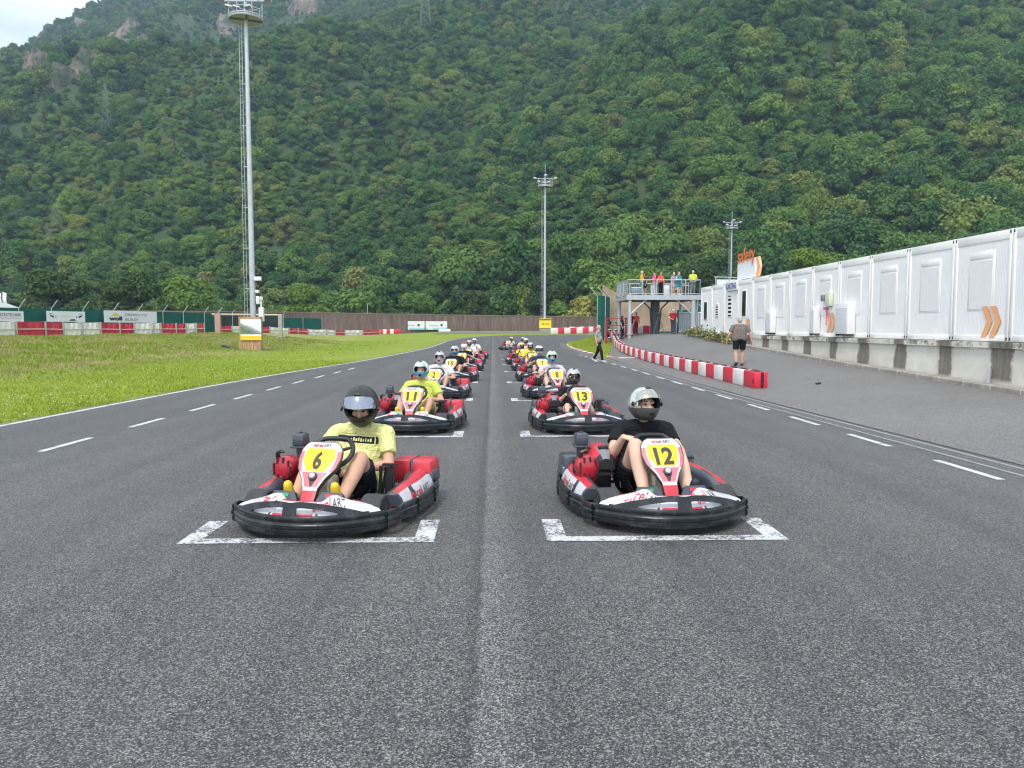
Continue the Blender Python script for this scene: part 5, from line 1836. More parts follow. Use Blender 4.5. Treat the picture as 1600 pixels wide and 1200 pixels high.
# timber-clad base with a landscape poster
x, y = x1_ + .25, 53.6
zb_ = float(zg(x, y))
wb = empty('wooden_box', (x, y, zb_), R(6), 'tall wooden box with a landscape poster at the foot of the near mast', 'box')
k = NT('timber'); o_ = k.n('ShaderNodeTexCoord').outputs['Object']
mp_ = k.n('ShaderNodeMapping'); mp_.inputs['Scale'].default_value = (6, 6, .7); k.l(o_, mp_.inputs['Vector'])
k.l(k.ramp(k.noise(mp_.outputs[0], 2, 5, .6), [(.3, (.30, .16, .08)), (.7, (.55, .36, .20))]), k.b.inputs['Base Color'])
M['timber'] = k.m
mb = MB()
for i in range(6):
    mb.box((-.60 + .24 * i, 0, 1.12), (.225, .9, 2.36))
mb.build('boards', M['timber'], wb)
k = NT('landscape_print'); o_ = k.n('ShaderNodeTexCoord').outputs['Generated']
sp = k.n('ShaderNodeSeparateXYZ'); k.l(o_, sp.inputs[0])
hgt = k.math('ADD', sp.outputs[2], k.math('MULTIPLY', k.math('ADD', k.math('MULTIPLY', sp.outputs[0], .55), k.math('MULTIPLY', k.noise(o_, 3, 4), .25)), 1.0))
c = k.ramp(hgt, [(.0, (.16, .30, .10)), (.42, (.10, .26, .07)), (.60, (.12, .17, .13)), (.82, (.26, .30, .30)), (.98, (.75, .78, .80))])
k.l(c, k.b.inputs['Base Color']); k.b.inputs['Roughness'].default_value = .4
mb = MB(); mb.box((.1, -.50, 1.55), (1.36, .06, 1.15)); mb.build('poster', k.m, wb)
mb = MB(); mb.box((.1, -.52, .84), (1.38, .07, .30)); mb.build('yellow_strip', M['ink_yellow'], wb)
mb = MB(); mb.box((.1, -.505, 1.04), (1.37, .06, .10)); mb.build('hem', M['banner_white'], wb)
# dark litter beside the box
mb = MB()
mb.rbox((0, 0, .12), (.9, .5, .14), .05, 0, Matrix.Rotation(R(18), 4, 'Y')); mb.rbox((.7, -.2, .08), (.9, .4, .07), .03, 1, Matrix.Rotation(R(14), 4, 'Y'))
b = mb.build('scrap_board', [M['black'], M['concrete']]); b.location = (x - 1.35, y - .6, float(zg(x - 1.35, y - .6))); tag(b, 'dark broken board lying on the grass beside the wooden box', 'board')
# horizontal beam on posts behind the box, and lamp post
bx, by = pxD(346, 80)
bt = empty('timber_gantry', (bx, by, 0), 0, 'long pale beam on pinkish posts behind the near mast', 'gantry')
mb = MB(); mb.box((0, 0, 1.55), (.55, .35, 3.2)); mb.build('post', mat_once('pink_post', (.46, .28, .22), .8, var=.2), bt)
mb = MB(); mb.box((6.1, 1.0, 1.5), (.40, .3, 3.1)); mb.build('post', M['concrete'], bt)
mb = MB(); mb.tube([(-.6, 0, 3.05), (6.3, 1, 3.0)], .10, 6); mb.build('beam', M['rail'], bt)
x, y = pxD(413, 64)
lp = empty('lamp_post', (x, y, float(zg(x, y))), 0, 'slim white lamp post right of the near mast', 'lamp post')
mb = MB(); mb.tube([(0, 0, 0), (0, 0, 3.6)], .07, 8); mb.build('pole', M['banner_white'], lp)
mb = MB(); mb.lathe([(.12, 3.6), (.16, 3.66), (.16, 3.85), (.05, 3.92), (0, 3.92)], 10); mb.build('lamp_head', M['banner_white'], lp)

# base of the second mast wrapped in a yellow banner
z2 = float(zg(8.1, 119.2))
yb = empty('mast_base', (8.1, 119.2, z2), 0, 'concrete base of the middle mast wrapped in a yellow banner', 'mast base')
mb = MB(); mb.rbox((0, .5, .95), (1.7, 1.7, 2.1), .08); mb.build('concrete_base', M['concrete'], yb)
mb = MB(); mb.box((0, -.42, 1.15), (1.85, .08, 1.25)); mb.box((0, .0, 1.95), (1.95, 1.3, .08), 0); mb.build('yellow_banner', M['ink_yellow'], yb).data.materials[0] = mat('yellow_wrap', (.85, .66, .03), .5)
mb = MB()
for i in range(5): mb.box((-.5 + .25 * i, -.47, 1.15), (.10, .01, .34 if i % 2 else .26))
mb.build('lettering', M['engine_red'], yb)

# power pylons on the mountainside
def pylon(x, y, H, label):
    z = float(zh(x, y)) - 1
    mb = MB()
    w0, w1 = H * .075, H * .016
    for sx in (-1, 1):
        for sy in (-1, 1):
            mb.tube([(sx * w0, sy * w0, 0), (sx * w1 * 1.6, sy * w1 * 1.6, H * .75), (sx * w1 * .4, sy * w1 * .4, H)], H * .0026, 4)
    n = 9
    for q in range(n):
        t0, t1 = q / n, (q + 1) / n
        a = w0 + (w1 * 1.6 - w0) * min(1, t0 / .75); b = w0 + (w1 * 1.6 - w0) * min(1, t1 / .75)
        for s in (-1, 1):
            mb.tube([(-s * a, -a, t0 * H), (s * b, -b, t1 * H)], H * .0019, 3)
            mb.tube([(-s * a, a, t0 * H), (s * b, b, t1 * H)], H * .0019, 3)
    p = mb.build('pylon', M['pylon']); p.location = (x, y, z)
    tag(p, label, 'pylon', 'lattice pylons on the wooded mountain')
    mb = MB()
    for hh, L in ((.74, .16), (.85, .13), (.95, .10)):
        mb.tube([(-L * H, 0, hh * H), (0, 0, hh * H + H * .02), (L * H, 0, hh * H)], H * .0025, 4)
        for s in (-1, 1): mb.tube([(s * L * H, 0, hh * H), (s * L * H, 0, hh * H - H * .05)], H * .003, 4)
    mb.build('crossarms', M['pylon'], p)
M['pylon'] = mat('pylon_steel', (.19, .21, .18), .7)
PYL = [(168, 228, 'lattice pylon in the woods on the left mountainside', 430, 34), (665, 52, 'lattice pylon high up the middle of the mountainside', 560, 44), (387, 232, 'lattice pylon half hidden behind the tall mast', 400, 40)]

# ================================================================== containers on the plinth
ZC, HC, XC = 1.35, 2.56, 11.75
k = NT('stained_plinth')
o_ = k.n('ShaderNodeTexCoord').outputs['Object']
sp = k.n('ShaderNodeSeparateXYZ'); k.l(o_, sp.inputs[0])
base = k.ramp(k.noise(o_, .8, 6, .7), [(.3, (.52, .50, .42)), (.7, (.74, .72, .64))])
fr = k.math('FRACT', k.math('DIVIDE', k.math('SUBTRACT', sp.outputs[1], 15.10 - 1.085), 2.17))     # 0.5 under each container joint
edge = k.math('ABSOLUTE', k.math('SUBTRACT', fr, .5))
wob = k.math('MULTIPLY', k.math('SUBTRACT', k.noise(o_, 2.2, 5, .8), .5), .20)
wid = k.math('ADD', .17, k.math('MULTIPLY', k.math('SUBTRACT', k.noise(o_, .45, 2, .5), .5), .22))
st = k.math('MULTIPLY', k.math('SUBTRACT', k.math('ADD', wid, wob), edge), 22, clamp=True)
low = k.math('MULTIPLY', k.math('SUBTRACT', sp.outputs[2], k.math('ADD', .28, k.math('MULTIPLY', k.noise(o_, 1.2, 3), .25))), 9, clamp=True)
mpv = k.n('ShaderNodeMapping'); mpv.inputs['Scale'].default_value = (3, 5, .5); k.l(o_, mpv.inputs['Vector'])
dirt = k.ramp(k.noise(mpv.outputs[0], 2.0, 6, .75), [(.3, (.075, .068, .055)), (.7, (.24, .215, .17))])
c = k.mix(k.math('MULTIPLY', k.math('MULTIPLY', st, low), .92), base, dirt)
ledge = k.math('GREATER_THAN', sp.outputs[2], 1.22)
ln = k.math('MULTIPLY', k.math('SUBTRACT', k.noise(o_, 5.0, 5, .75), .48), 10, clamp=True)
c = k.mix(k.math('MULTIPLY', k.math('MULTIPLY', ledge, ln), .8), c, (.09, .085, .07))
k.l(c, k.b.inputs['Base Color']); k.b.inputs['Roughness'].default_value = .9
k.bump(k.noise(o_, 14, 4, .6), .25, .02)
mb = MB()
ys = np.linspace(9, 43.2, 60)
P = [[(11.60, y, float(zg(11.3, y)) - .1), (11.62, y, 1.0), (11.62, y, 1.20), (11.55, y, 1.20), (11.55, y, ZC - .012), (17.8, y, ZC - .012)] for y in ys]
mb.sheet(P, 0, smooth=False, flip=True)
P = [[(11.60, 43.2, .5), (17.8, 43.2, .5)], [(11.60, 43.2, ZC - .012), (17.8, 43.2, ZC - .012)]]
mb.sheet(P, 0, smooth=False, flip=True)
pl = mb.build('plinth_wall', k.m); tag(pl, 'pale concrete plinth wall with dark stains under the containers', 'wall')

M['shutter'] = mat('roller_shutter', (.82, .82, .82), .45, var=.04)
M['glass_dark'] = mat('dark_glass', (.012, .014, .014), .08, spec=.8)
M['seal'] = mat('dark_seal', (.05, .05, .05), .8)
def container(y0, y1, label, window='shutter'):
    w_ = y1 - y0
    root = empty('site_container', (XC, (y0 + y1) / 2, ZC), 0, label, 'container', 'white site containers on the plinth')
    mb = MB()
    L = 6.0
    # corrugated front face
    n = 36
    P = []
    for i in range(n * 4 + 1):
        t = i / (n * 4)
        y = -w_ / 2 + .11 + (w_ - .22) * t
        d = (0, .005, .005, 0)[i % 4]
        P.append([(.012 + d * .4, y, .14), (.012 + d * .4, y, HC - .22)])
    mb.sheet(P, 0, smooth=False, flip=True)
    mb.box((L / 2 + .06, 0, HC / 2), (L - .1, w_ - .06, HC - .1), 0)
    wall = mb.build('wall', M['white_panel'], root)
    mb = MB()
    for s in (-1, 1):
        mb.rbox((.055, s * (w_ / 2 - .06), HC / 2), (.12, .105, HC), .012, 0)
    mb.rbox((.055, 0, HC - .11), (.115, w_ - .22, .215), .012, 0)
    mb.rbox((.055, 0, .07), (.115, w_ - .22, .14), .012, 0)
    mb.box((L / 2, 0, HC - .02), (L, w_ - .02, .04), 0)
    mb.build('frame', M['white_frame'], root)
    mb = MB()
    for s in (-1, 1):
        for z in (.06, HC - .06):
            mb.rbox((-.004, s * (w_ / 2 - .05), z), (.012, .05, .07), .004, 0)
    mb.build('corner_casting', M['seal'], root)
    if window == 'shutter':
        mb = MB()
        mb.rbox((.036, .0, 1.44), (.06, w_ * .46, 1.42), .004, 0)
        wf = mb.build('window', M['white_frame'], root)
        mb = MB()
        for i in range(22):
            mb.box((.004, 0, .80 + .052 * i), (.006, w_ * .46 - .14, .0516))
        mb.build('shutter', M['shutter'], wf)
        mb = MB(); mb.rbox((.005, 0, 2.03), (.014, w_ * .46 - .10, .12), .003, 0); mb.build('shutter_box', M['shutter'], wf)
    elif window:
        h_, wd_, zc, kind = window
        mb = MB(); mb.rbox((.025, .1, zc), (.06, wd_ + .12, h_ + .12), .008, 0); wf = mb.build('window', M['white_frame'], root)
        mb = MB(); mb.box((-.008, .1, zc), (.012, wd_, h_)); mb.build('pane', M['glass_dark'], wf)
        if kind == 'bars':
            mb = MB()
            for i in range(5): mb.box((-.02, .1, zc - h_ / 2 + h_ * (i + .5) / 5), (.012, wd_, h_ * .09))
            mb.build('slats', M['white_frame'], wf)
    return root
ORD = ['nearest', 'second nearest', 'third nearest', 'fourth nearest', 'fifth', 'sixth', 'seventh', 'eighth', 'ninth', 'tenth', 'eleventh', 'twelfth', 'last']
CL = ['white container at the right edge, nearest of the row', 'white container with big orange double chevron on its front', 'white shuttered container next to the one with the big chevron',
      'white container between the shuttered one and the tall dark joint', 'white container with the large cooling unit on its front', 'white container with the fuse box and red hydrant marking', 'white shuttered container left of the fuse box',
      'white container with a small cooling unit under its shutter', 'white shuttered container right of the small chevron', 'white container with the tall open dark window and small chevron', 'white container with slatted narrow window under the blue letters',
      'white container with the smallest square window', 'last white container at the far end of the row']
conts = []
for i in range(13):
    y0 = 15.10 + 2.17 * i; y1 = y0 + 2.17 - .02
    win = 'shutter'
    if i == 9: win = (1.15, .50, 1.45, 'open')
    if i == 10: win = (1.0, .50, 1.40, 'bars')
    if i == 11: win = (.65, .42, 1.2, 'bars')
    if i == 12: win = (.95, .55, 1.25, 'plain')
    conts.append(container(y0, y1, CL[i], win))
def chevrons(cont, yc, zc, s, m, x=-.004):
    mb = MB()
    for o in (0, .38 * s):
        # pointing to the near end of the row (right in the photo, towards -y)
        pts = [(0, .46), (.26, .46), (.52, 0), (.26, -.46), (0, -.46), (.26, 0)]
        vs = [(x, yc - (p[0] * s + o), zc + p[1] * s) for p in pts]
        vs2 = [(x + .008, v[1], v[2]) for v in vs]
        mb.add(vs + vs2, [(0, 1, 2, 5), (5, 2, 3, 4), (7, 6, 11, 8), (8, 11, 10, 9)], 0)
    mb.build('chevron', m, cont)
chevrons(conts[1], -.10, .46, .80, M['orange'], -.010)
chevrons(conts[9], -.20, .42, .70, M['orange'], -.010)
chevrons(conts[5], -.20, .50, .74, M['orange'], -.010)
def cooling_unit(y, w_, d_, h_, label, z=ZC + .06):
    root = empty('cooling_unit', (XC, y, z), 0, label, 'cooling unit')
    mb = MB(); mb.rbox((-d_ / 2, 0, h_ / 2 + .05), (d_, w_, h_), .02); mb.build('casing', mat_once('unit_grey', (.76, .77, .77), .5), root)
    mb = MB()
    for i in range(12): mb.box((-d_ - .004, 0, .14 + (h_ - .2) * i / 12), (.008, w_ * .85, .018))
    mb.build('grille', mat_once('grille_grey', (.70, .71, .72), .6), root)
    mb = MB()
    for s in (-1, 1): mb.box((-d_ / 2, s * w_ * .36, .025), (d_, .05, .05))
    mb.build('bracket', M['seal'], root)
cooling_unit(25.15, .95, .27, 1.02, 'large pale cooling unit in the middle of the container row')
cooling_unit(27.55, .36, .24, .98, 'narrow pale cooling unit beside the red hydrant marking')
cooling_unit(32.0, .62, .24, .95, 'small pale cooling unit farther along the container row')
fb = empty('fuse_box', (XC, 26.55, ZC + 1.30), 0, 'pale green fuse box with dark meter on the container front', 'fuse box')
mb = MB(); mb.rbox((-.07, 0, .0), (.14, .36, .46), .02); mb.build('casing', mat_once('pale_green_box', (.62, .66, .52), .5), fb)
mb = MB(); mb.rbox((-.10, .34, .06), (.16, .20, .22), .015); mb.build('meter', M['kgrey'], fb)
mb = MB(); mb.rbox((-.05, .30, -.30), (.10, .26, .09), .03); mb.tube([(-.05, .22, -.32), (-.05, .20, -.9)], .02, 6); mb.build('red_hose', M['kpink'], fb)

# roof sign of the circuit's school: orange word over a white arrow board
sg = empty('roof_sign', (12.3, 37.2, ZC + HC - .38), R(-90), 'white arrow board with the orange word safety above the containers', 'sign')
mb = MB()
for x in (-.55, 1.15): mb.tube([(x, .05, .3), (x, .05, 1.2)], .045, 8)
mb.build('stand', M['steel'], sg)
mb = MB()
mb.prism([(-1.25, -.05), (1.35, -.05), (1.35, .05), (-1.25, .05)], .52, 1.42)
mb.build('board', M['banner_white'], sg)
mb = MB()
for o in (0.0, .22):
    pts = [(1.38 + o, .52), (1.54 + o, .52), (1.78 + o, .97), (1.54 + o, 1.42), (1.38 + o, 1.42), (1.62 + o, .97)]
    f_ = [(x, -.05, z) for x, z in pts]; b_ = [(x, .05, z) for x, z in pts]
    n = 6
    mb.add(f_ + b_, [(0, 1, 2, 5), (5, 2, 3, 4), (7, 6, 11, 8), (8, 11, 10, 9)] + [(i, n + i, n + (i + 1) % n, (i + 1) % n) for i in range(n)], 0)
mb.build('chevron', M['orange'], sg)
mb = MB()
vs, fs, a0, a1, b0, b1 = text_geo('safety', bold=.012)
sc_ = 2.55 / (a1 - a0)
for yy_ in (-.08,):
    mb.add([(-1.18 + (v[0] - a0) * sc_, yy_, 1.12 + (v[1] - b0) * sc_ * .86) for v in vs], fs, 0)
mb.build('lettering', mat('sign_orange', (.85, .22, .06), .45), sg)
ks = empty('letter_box', (XC - .02, 37.5, ZC + HC - .36), 0, 'small white sign box with blue letters on the container edge', 'sign')
mb = MB(); mb.rbox((-.04, 0, .16), (.08, 1.7, .46), .02); mb.build('board', M['banner_white'], ks)
mb = MB(); put_text(mb, 'KARTING', lambda u, v: (-.09, .75 - 1.5 * u, .0 + .30 * v), 0, (0, 0, 1, 1), bold=.03); mb.build('lettering', M['ink_blue'], ks)
# pipe stub at the foot of the plinth
ps = empty('drain_pipe', (11.52, 17.55, float(zg(11.5, 17.5))), 0, 'short grey drain pipe with black elbow at the plinth wall', 'pipe')
mb = MB(); mb.tube([(0, 0, .12), (.02, 0, .46)], .045, 8); mb.build('stub', M['steel'], ps)
mb = MB(); mb.tube([(.02, 0, .10), (-.06, 0, .06), (-.16, .10, .04), (-.26, .30, .04)], .05, 8); mb.build('elbow', M['black'], ps)
# small dark thing lying on the pit lane
mb = MB(); mb.rbox((0, 0, .02), (.14, .08, .04), .015); mb.rbox((.05, .05, .03), (.08, .05, .05), .015)
b = mb.build('litter', M['black']); b.location = (8.75, 20.4, float(zg(8.75, 20.4)) + .02); tag(b, 'small black scrap lying on the pit lane asphalt', 'litter')
# planted strip at the far end of the plinth
def plant_clump(x, y, s, seed, label, cols):
    r = np.random.default_rng(seed)
    n = 420
    c = r.normal(0, 1, (n, 3)) * [.34, .55, .18] * s
    c[:, 2] = np.abs(c[:, 2]) * 1.6 + .05
    sz = r.uniform(.05, .11, n) * s
    a = r.uniform(0, 6.28, n); t = r.uniform(-.6, .9, n)
    ux = np.c_[np.cos(a), np.sin(a), t * .4]; uy = np.c_[-np.sin(a) * .5, np.cos(a) * .5, .8 - t * .3]
    V = np.stack([c - ux * sz[:, None], c + ux * sz[:, None], c + uy * sz[:, None] * 2.0], 1).reshape(-1, 3)
    mb = MB(); mb.v = [tuple(v) for v in V]; mb.f = [[3 * i, 3 * i + 1, 3 * i + 2] for i in range(n)]
    mb.mi = [int(k_) for k_ in r.choice(len(cols), n, p=[.62, .2, .1, .08])]; mb.sm = [False] * n
    o = mb.build('shrub', cols); o.location = (x, y, float(zg(x, y)) + .02)
    tag(o, label, 'shrub', 'flowering shrubs at the end of the plinth')
PC = [mat('leaf_green', (.10, .15, .035), .7), mat('leaf_yellow', (.28, .27, .05), .7), mat('leaf_red', (.22, .07, .05), .7), mat('blossom', (.5, .45, .36), .7)]
for i in range(7):
    y = 36.2 + 1.25 * i
    plant_clump(11.22, y, .48 + .10 * (i % 3), 80 + i, ('nearest', 'second nearest', 'third nearest', 'middle', 'third farthest', 'second farthest', 'farthest')[i] + ' flowering shrub in the bed at the plinth end', PC)

# ================================================================== viewing platform
PX, PY, PZ = 9.65, 55.0, 4.0
ZP = float(zg(11, 55))
vp = empty('viewing_platform', (PX, PY, 0), 0, 'grey steel viewing platform on posts behind the pit lane', 'platform')
Wd, Dp = 5.2, 5.0
mb = MB()
mb.box((Wd / 2, Dp / 2, PZ - .06), (Wd + .1, Dp, .10), 1)
for y in (0, Dp): mb.box((Wd / 2, y - .02, PZ - .17), (Wd + .2, .14, .34), 0)
for x in (0, Wd): mb.box((x, Dp / 2, PZ - .19), (.14, Dp - .2, .28), 0)
for x in (1.3, 2.6, 3.9): mb.box((x, Dp / 2, PZ - .20), (.10, Dp - .2, .20), 1)
mb.build('deck', [M['steel'], M['steel_dark']], vp)
for x, y, r in ((.18, .1, .13), (4.75, .1, .17), (5.1, .9, .12), (.2, 4.8, .13), (5.0, 4.8, .13)):
    mb = MB(); mb.tube([(x, y, ZP - .3), (x + (.12 if (x, y) == (5.1, .9) else 0), y, PZ - .3)], r, 10); mb.rbox((x, y, ZP + .02), (r * 3, r * 3, .06), .01); mb.build('post', M['steel'], vp)
mb = MB(); mb.tube([(2.65, 3.2, ZP - .2), (2.65, 3.2, PZ - .2)], .34, 12)
for dx in (-.6, .6): mb.tube([(2.65 + dx * .5, 3.0, ZP + .3), (2.65 + dx * .7, 3.0, PZ - .9), (2.65 + dx * 1.8, 3.0, PZ - .25)], .06, 6)
mb.build('column', M['steel_dark'], vp)
for (a, b) in (((.25, .1, PZ - 1.35), (1.35, .1, PZ - .32)), ((4.65, .1, PZ - 1.35), (3.55, .1, PZ - .32))):
    mb = MB(); mb.tube([a, b], .07, 8); mb.build('brace', M['steel'], vp)
def railing(a, b, n, parent, h=1.08, bars=True):
    a = Vector(a); b = Vector(b)
    mb = MB()
    for i in range(n + 1):
        p = a.lerp(b, i / n); mb.tube([p, p + Vector((0, 0, h))], .04, 6)
    mb.tube([a + Vector((0, 0, h)), b + Vector((0, 0, h))], .035, 6)
    mb.tube([a + Vector((0, 0, .10)), b + Vector((0, 0, .10))], .025, 5)
    if bars:
        L = (b - a).length; m_ = int(L / .13)
        for i in range(m_):
            p = a.lerp(b, (i + .5) / m_); mb.tube([p + Vector((0, 0, .1)), p + Vector((0, 0, h))], .010, 3)
    mb.build('railing', M['steel'], parent)
railing((0, 0, PZ), (Wd, 0, PZ), 5, vp, bars=False); railing((0, 0, PZ), (0, Dp, PZ), 3, vp); railing((Wd, 0, PZ), (Wd, Dp, PZ), 3, vp, bars=False)
railing((0, Dp, PZ), (Wd, Dp, PZ), 5, vp, bars=True)
mb = MB()
for i in range(7):
    p = .1 + i * .13; mb.tube([(p, 0, PZ + .1), (p, 0, PZ + 1.08)], .010, 3)
mb.build('railing', M['steel'], vp)
# gangway to the container roofs
gw = empty('gangway', (14.9, 52.5, 0), 0, 'steel gangway from the platform to the container roofs', 'gangway')
mb = MB(); mb.box((1.6, 0, PZ - .1), (3.6, 2.4, .16)); mb.build('deck', M['steel'], gw)
mb = MB()
for x in (0, .9, 1.8, 2.7, 3.4): mb.tube([(x, -1.2, PZ), (x, -1.2, PZ + 1.05)], .035, 6)
mb.tube([(-.1, -1.2, PZ + 1.05), (3.5, -1.2, PZ + .95)], .035, 6)
mb.tube([(-.1, -1.2, PZ + .2), (3.5, -1.2, PZ + .2)], .025, 6)
mb.build('railing', M['steel'], gw)
mb = MB(); mb.box((1.7, -1.1, PZ + .50), (3.2, .03, .80), 0); mb.box((1.5, -1.125, PZ + .62), (.35, .02, .2), 1, None); mb.build('banner', [M['banner_white'], M['ink_black']], gw)
# things on the deck
def deck_thing(name, x, y, label, cat, fn):
    o = empty(name, (PX + x, PY + y, PZ), 0, label, cat); fn(o); return o
def _bin(o):
    mb = MB(); mb.rbox((0, 0, .38), (.40, .36, .76), .04); mb.build('body', M['banner_white'], o)
    mb = MB(); mb.rbox((0, 0, .78), (.44, .40, .06), .02); mb.build('lid', M['kgrey'], o)
deck_thing('waste_bin', 2.0, .7, 'white waste bin left of the seated woman on the platform', 'bin', _bin)
deck_thing('waste_bin', 2.9, .7, 'white waste bin right of the seated woman on the platform', 'bin', _bin)
def _table(o):
    mb = MB(); mb.box((0, 0, .74), (.75, .6, .05)); mb.build('table_top', M['banner_white'], o)
    for sx in (-.32, .32):
        for sy in (-.24, .24):
            mb = MB(); mb.tube([(sx, sy, 0), (sx, sy, .72)], .025, 6); mb.build('leg', M['banner_white'], o)
deck_thing('table', 4.35, .9, 'white table near the corner of the platform', 'table', _table)
def _chair(o):
    mb = MB(); mb.rbox((0, 0, .43), (.45, .42, .05), .015); mb.build('seat', M['banner_white'], o)
    mb = MB(); mb.rbox((0, .2, .70), (.44, .05, .48), .015); mb.build('backrest', M['banner_white'], o)
    for sx in (-.18, .18):
        for sy in (-.17, .17):
            mb = MB(); mb.tube([(sx, sy, 0), (sx, sy, .42)], .02, 6); mb.build('leg', M['banner_white'], o)
deck_thing('chair', 3.6, .75, 'white chair beside the table on the platform', 'chair', _chair)
def _cooler(o):
    mb = MB(); mb.rbox((0, 0, .30), (.7, .4, .45), .06); mb.build('body', M['ink_blue'], o).data.materials[0] = mat_once('cooler_blue', (.20, .30, .42), .5)
    mb = MB(); mb.rbox((0, 0, .55), (.74, .44, .08), .03); mb.build('lid', M['banner_white'], o)
deck_thing('cool_box', .75, .8, 'blue grey cool box at the left end of the platform', 'cool box', _cooler)

# backdrop canvas, screens and fences round the platform
k = NT('tan_canvas'); o_ = k.n('ShaderNodeTexCoord').outputs['Object']
c = k.ramp(k.noise(o_, .7, 5, .6, .5), [(.3, (.26, .20, .13)), (.7, (.45, .36, .25))])
sp = k.n('ShaderNodeSeparateXYZ'); k.l(o_, sp.inputs[0])
sq = k.math('GREATER_THAN', k.noise(o_, .55, 1, .3), .60)
c = k.mix(k.math('MULTIPLY', sq, .35), c, (.36, .17, .12))
k.l(c, k.b.inputs['Base Color']); k.b.inputs['Roughness'].default_value = .9
mb = MB()
P = []
for u in np.linspace(0, 1, 30):
    row = []
    for v in np.linspace(0, 1, 10):
        top = 4.6 - 1.0 * math.sin(u * math.pi) * .55 if u > .06 else 2.2 + 2.4 * u / .06
        top = np.interp(u, [0, .12, .5, .92, 1.0], [4.5, 3.85, 3.5, 3.3, 2.3])
        row.append((-.9 + 8.0 * u, .25 * math.sin(u * 14 + v * 3) * .35, .45 + (top - .45) * v))
    P.append(row)
mb.sheet(P, 0, th=.02)
cv = mb.build('canvas', k.m); cv.location = (10.3, 66, .9); tag(cv, 'large tan canvas hung up behind the viewing platform', 'canvas')
screen_fence('screen_fence', [pxD(932, 62.5), pxD(944.5, 62), pxD(952, 66), pxD(972, 72), pxD(1100, 76)], 4.25, M['green_mesh'], 'tall green screen with bent posts left of the platform', bend=(-.62, 0), top=.7, zb=.6)
screen_fence('screen_fence', [pxD(1056, 62), pxD(1075, 62), pxD(1100, 62), pxD(1130, 62)], 3.1, M['green_mesh'], 'green screened fence right of the platform behind the containers', bend=(-.9, 0), top=.9, zb=.9)
mf_ = empty('metal_fence', (14.3, 58.6, float(zg(14.3, 58.6))), 0, 'pale grey metal fence under the right end of the platform', 'fence')
mb = MB()
for i in range(24): mb.box((i * .16, 0, .85), (.13, .03, 1.62))
mb.build('slats', M['steel'], mf_)
mb = MB(); mb.tube([(-.1, -.04, 1.62), (3.9, -.04, 1.62)], .05, 6); mb.tube([(-.1, -.04, .2), (3.9, -.04, .2)], .04, 6); mb.build('rail', M['banner_white'], mf_)
# low red and white blocks under the platform
far_row(9.95, 61.2, 13.0, 61.3, 6, '%s barrier block standing under the viewing platform', '%s blocks under the platform', .62, 'rwrwrw')
# dark tarpaulin heap against the containers
mb = MB()
for i in range(5): mb.rbox((i * .35, .1 * (i % 2), .2 + .08 * i), (.7, .6, .28), .1, 0, Matrix.Rotation(R(8 * i - 12), 4, 'Y'))
b = mb.build('covered_heap', M['black']); b.location = (13.0, 48.0, float(zg(13, 48)) + .02); tag(b, 'dark covered heap on the ground at the end of the containers', 'heap')
# camera tripod
tp = empty('tripod', (11.75, 54.3, float(zg(11.75, 54.3)) + .02), 0, 'black camera on a tripod beside the man in dark red', 'tripod')
mb = MB(); mb.rbox((0, 0, 1.42), (.34, .30, .26), .03); mb.build('camera_body', M['black'], tp)
for a in (R(90), R(200), R(330)):
    mb = MB(); mb.tube([(0, 0, 1.32), (.45 * math.cos(a), .45 * math.sin(a), 0)], .022, 6); mb.build('leg', M['steel_dark'], tp)

# helmet rack with rows of helmets
hr = empty('helmet_rack', (8.55, 57.6, float(zg(8.55, 57.6)) + .02), 0, 'dark red rack full of helmets left of the platform', 'rack')
mb = MB()
for x in (0, 1.5):
    mb.tube([(x, 0, 0), (x, 0, 1.95)], .04, 6); mb.tube([(x, .5, 0), (x, .5, 1.95)], .04, 6)
mb.build('frame', M['engine_red'], hr)
for z in (.42, 1.02, 1.60):
    mb = MB(); mb.box((.75, .25, z - .17), (1.55, .55, .05)); mb.build('shelf', M['engine_red'], hr)
mb = MB(); mb.box((.75, .25, 1.97), (1.65, .65, .05)); mb.build('top_shelf', M['engine_red'], hr)
hcols = ['h_grey', 'h_green', 'h_matt', 'h_silver', 'h_mint', 'h_matt', 'h_silver', 'h_white', 'h_grey']
TOP3 = ('on the top shelf', 'on the middle shelf', 'on the bottom shelf')
CN = {'h_grey': 'graphite', 'h_green': 'pale green', 'h_matt': 'matt black', 'h_silver': 'silver', 'h_mint': 'mint', 'h_white': 'white'}
for i in range(9):
    rw, cl = divmod(i, 3)
    hm = make_helmet(None, (0, 0, 0), rotm(10 * (i % 3) - 5), 1.0, M[hcols[i]], visor=None)
    hm.location = (8.55 + .25 + .47 * cl, 57.6 + .22, float(zg(8.55, 57.6)) + .02 + (1.60, 1.02, .42)[rw] + .005)
    tag(hm, '%s helmet %s of the red rack, %s' % (CN[hcols[i]], TOP3[rw], ('left', 'middle', 'right')[cl]), 'helmet', 'spare helmets in the rack')

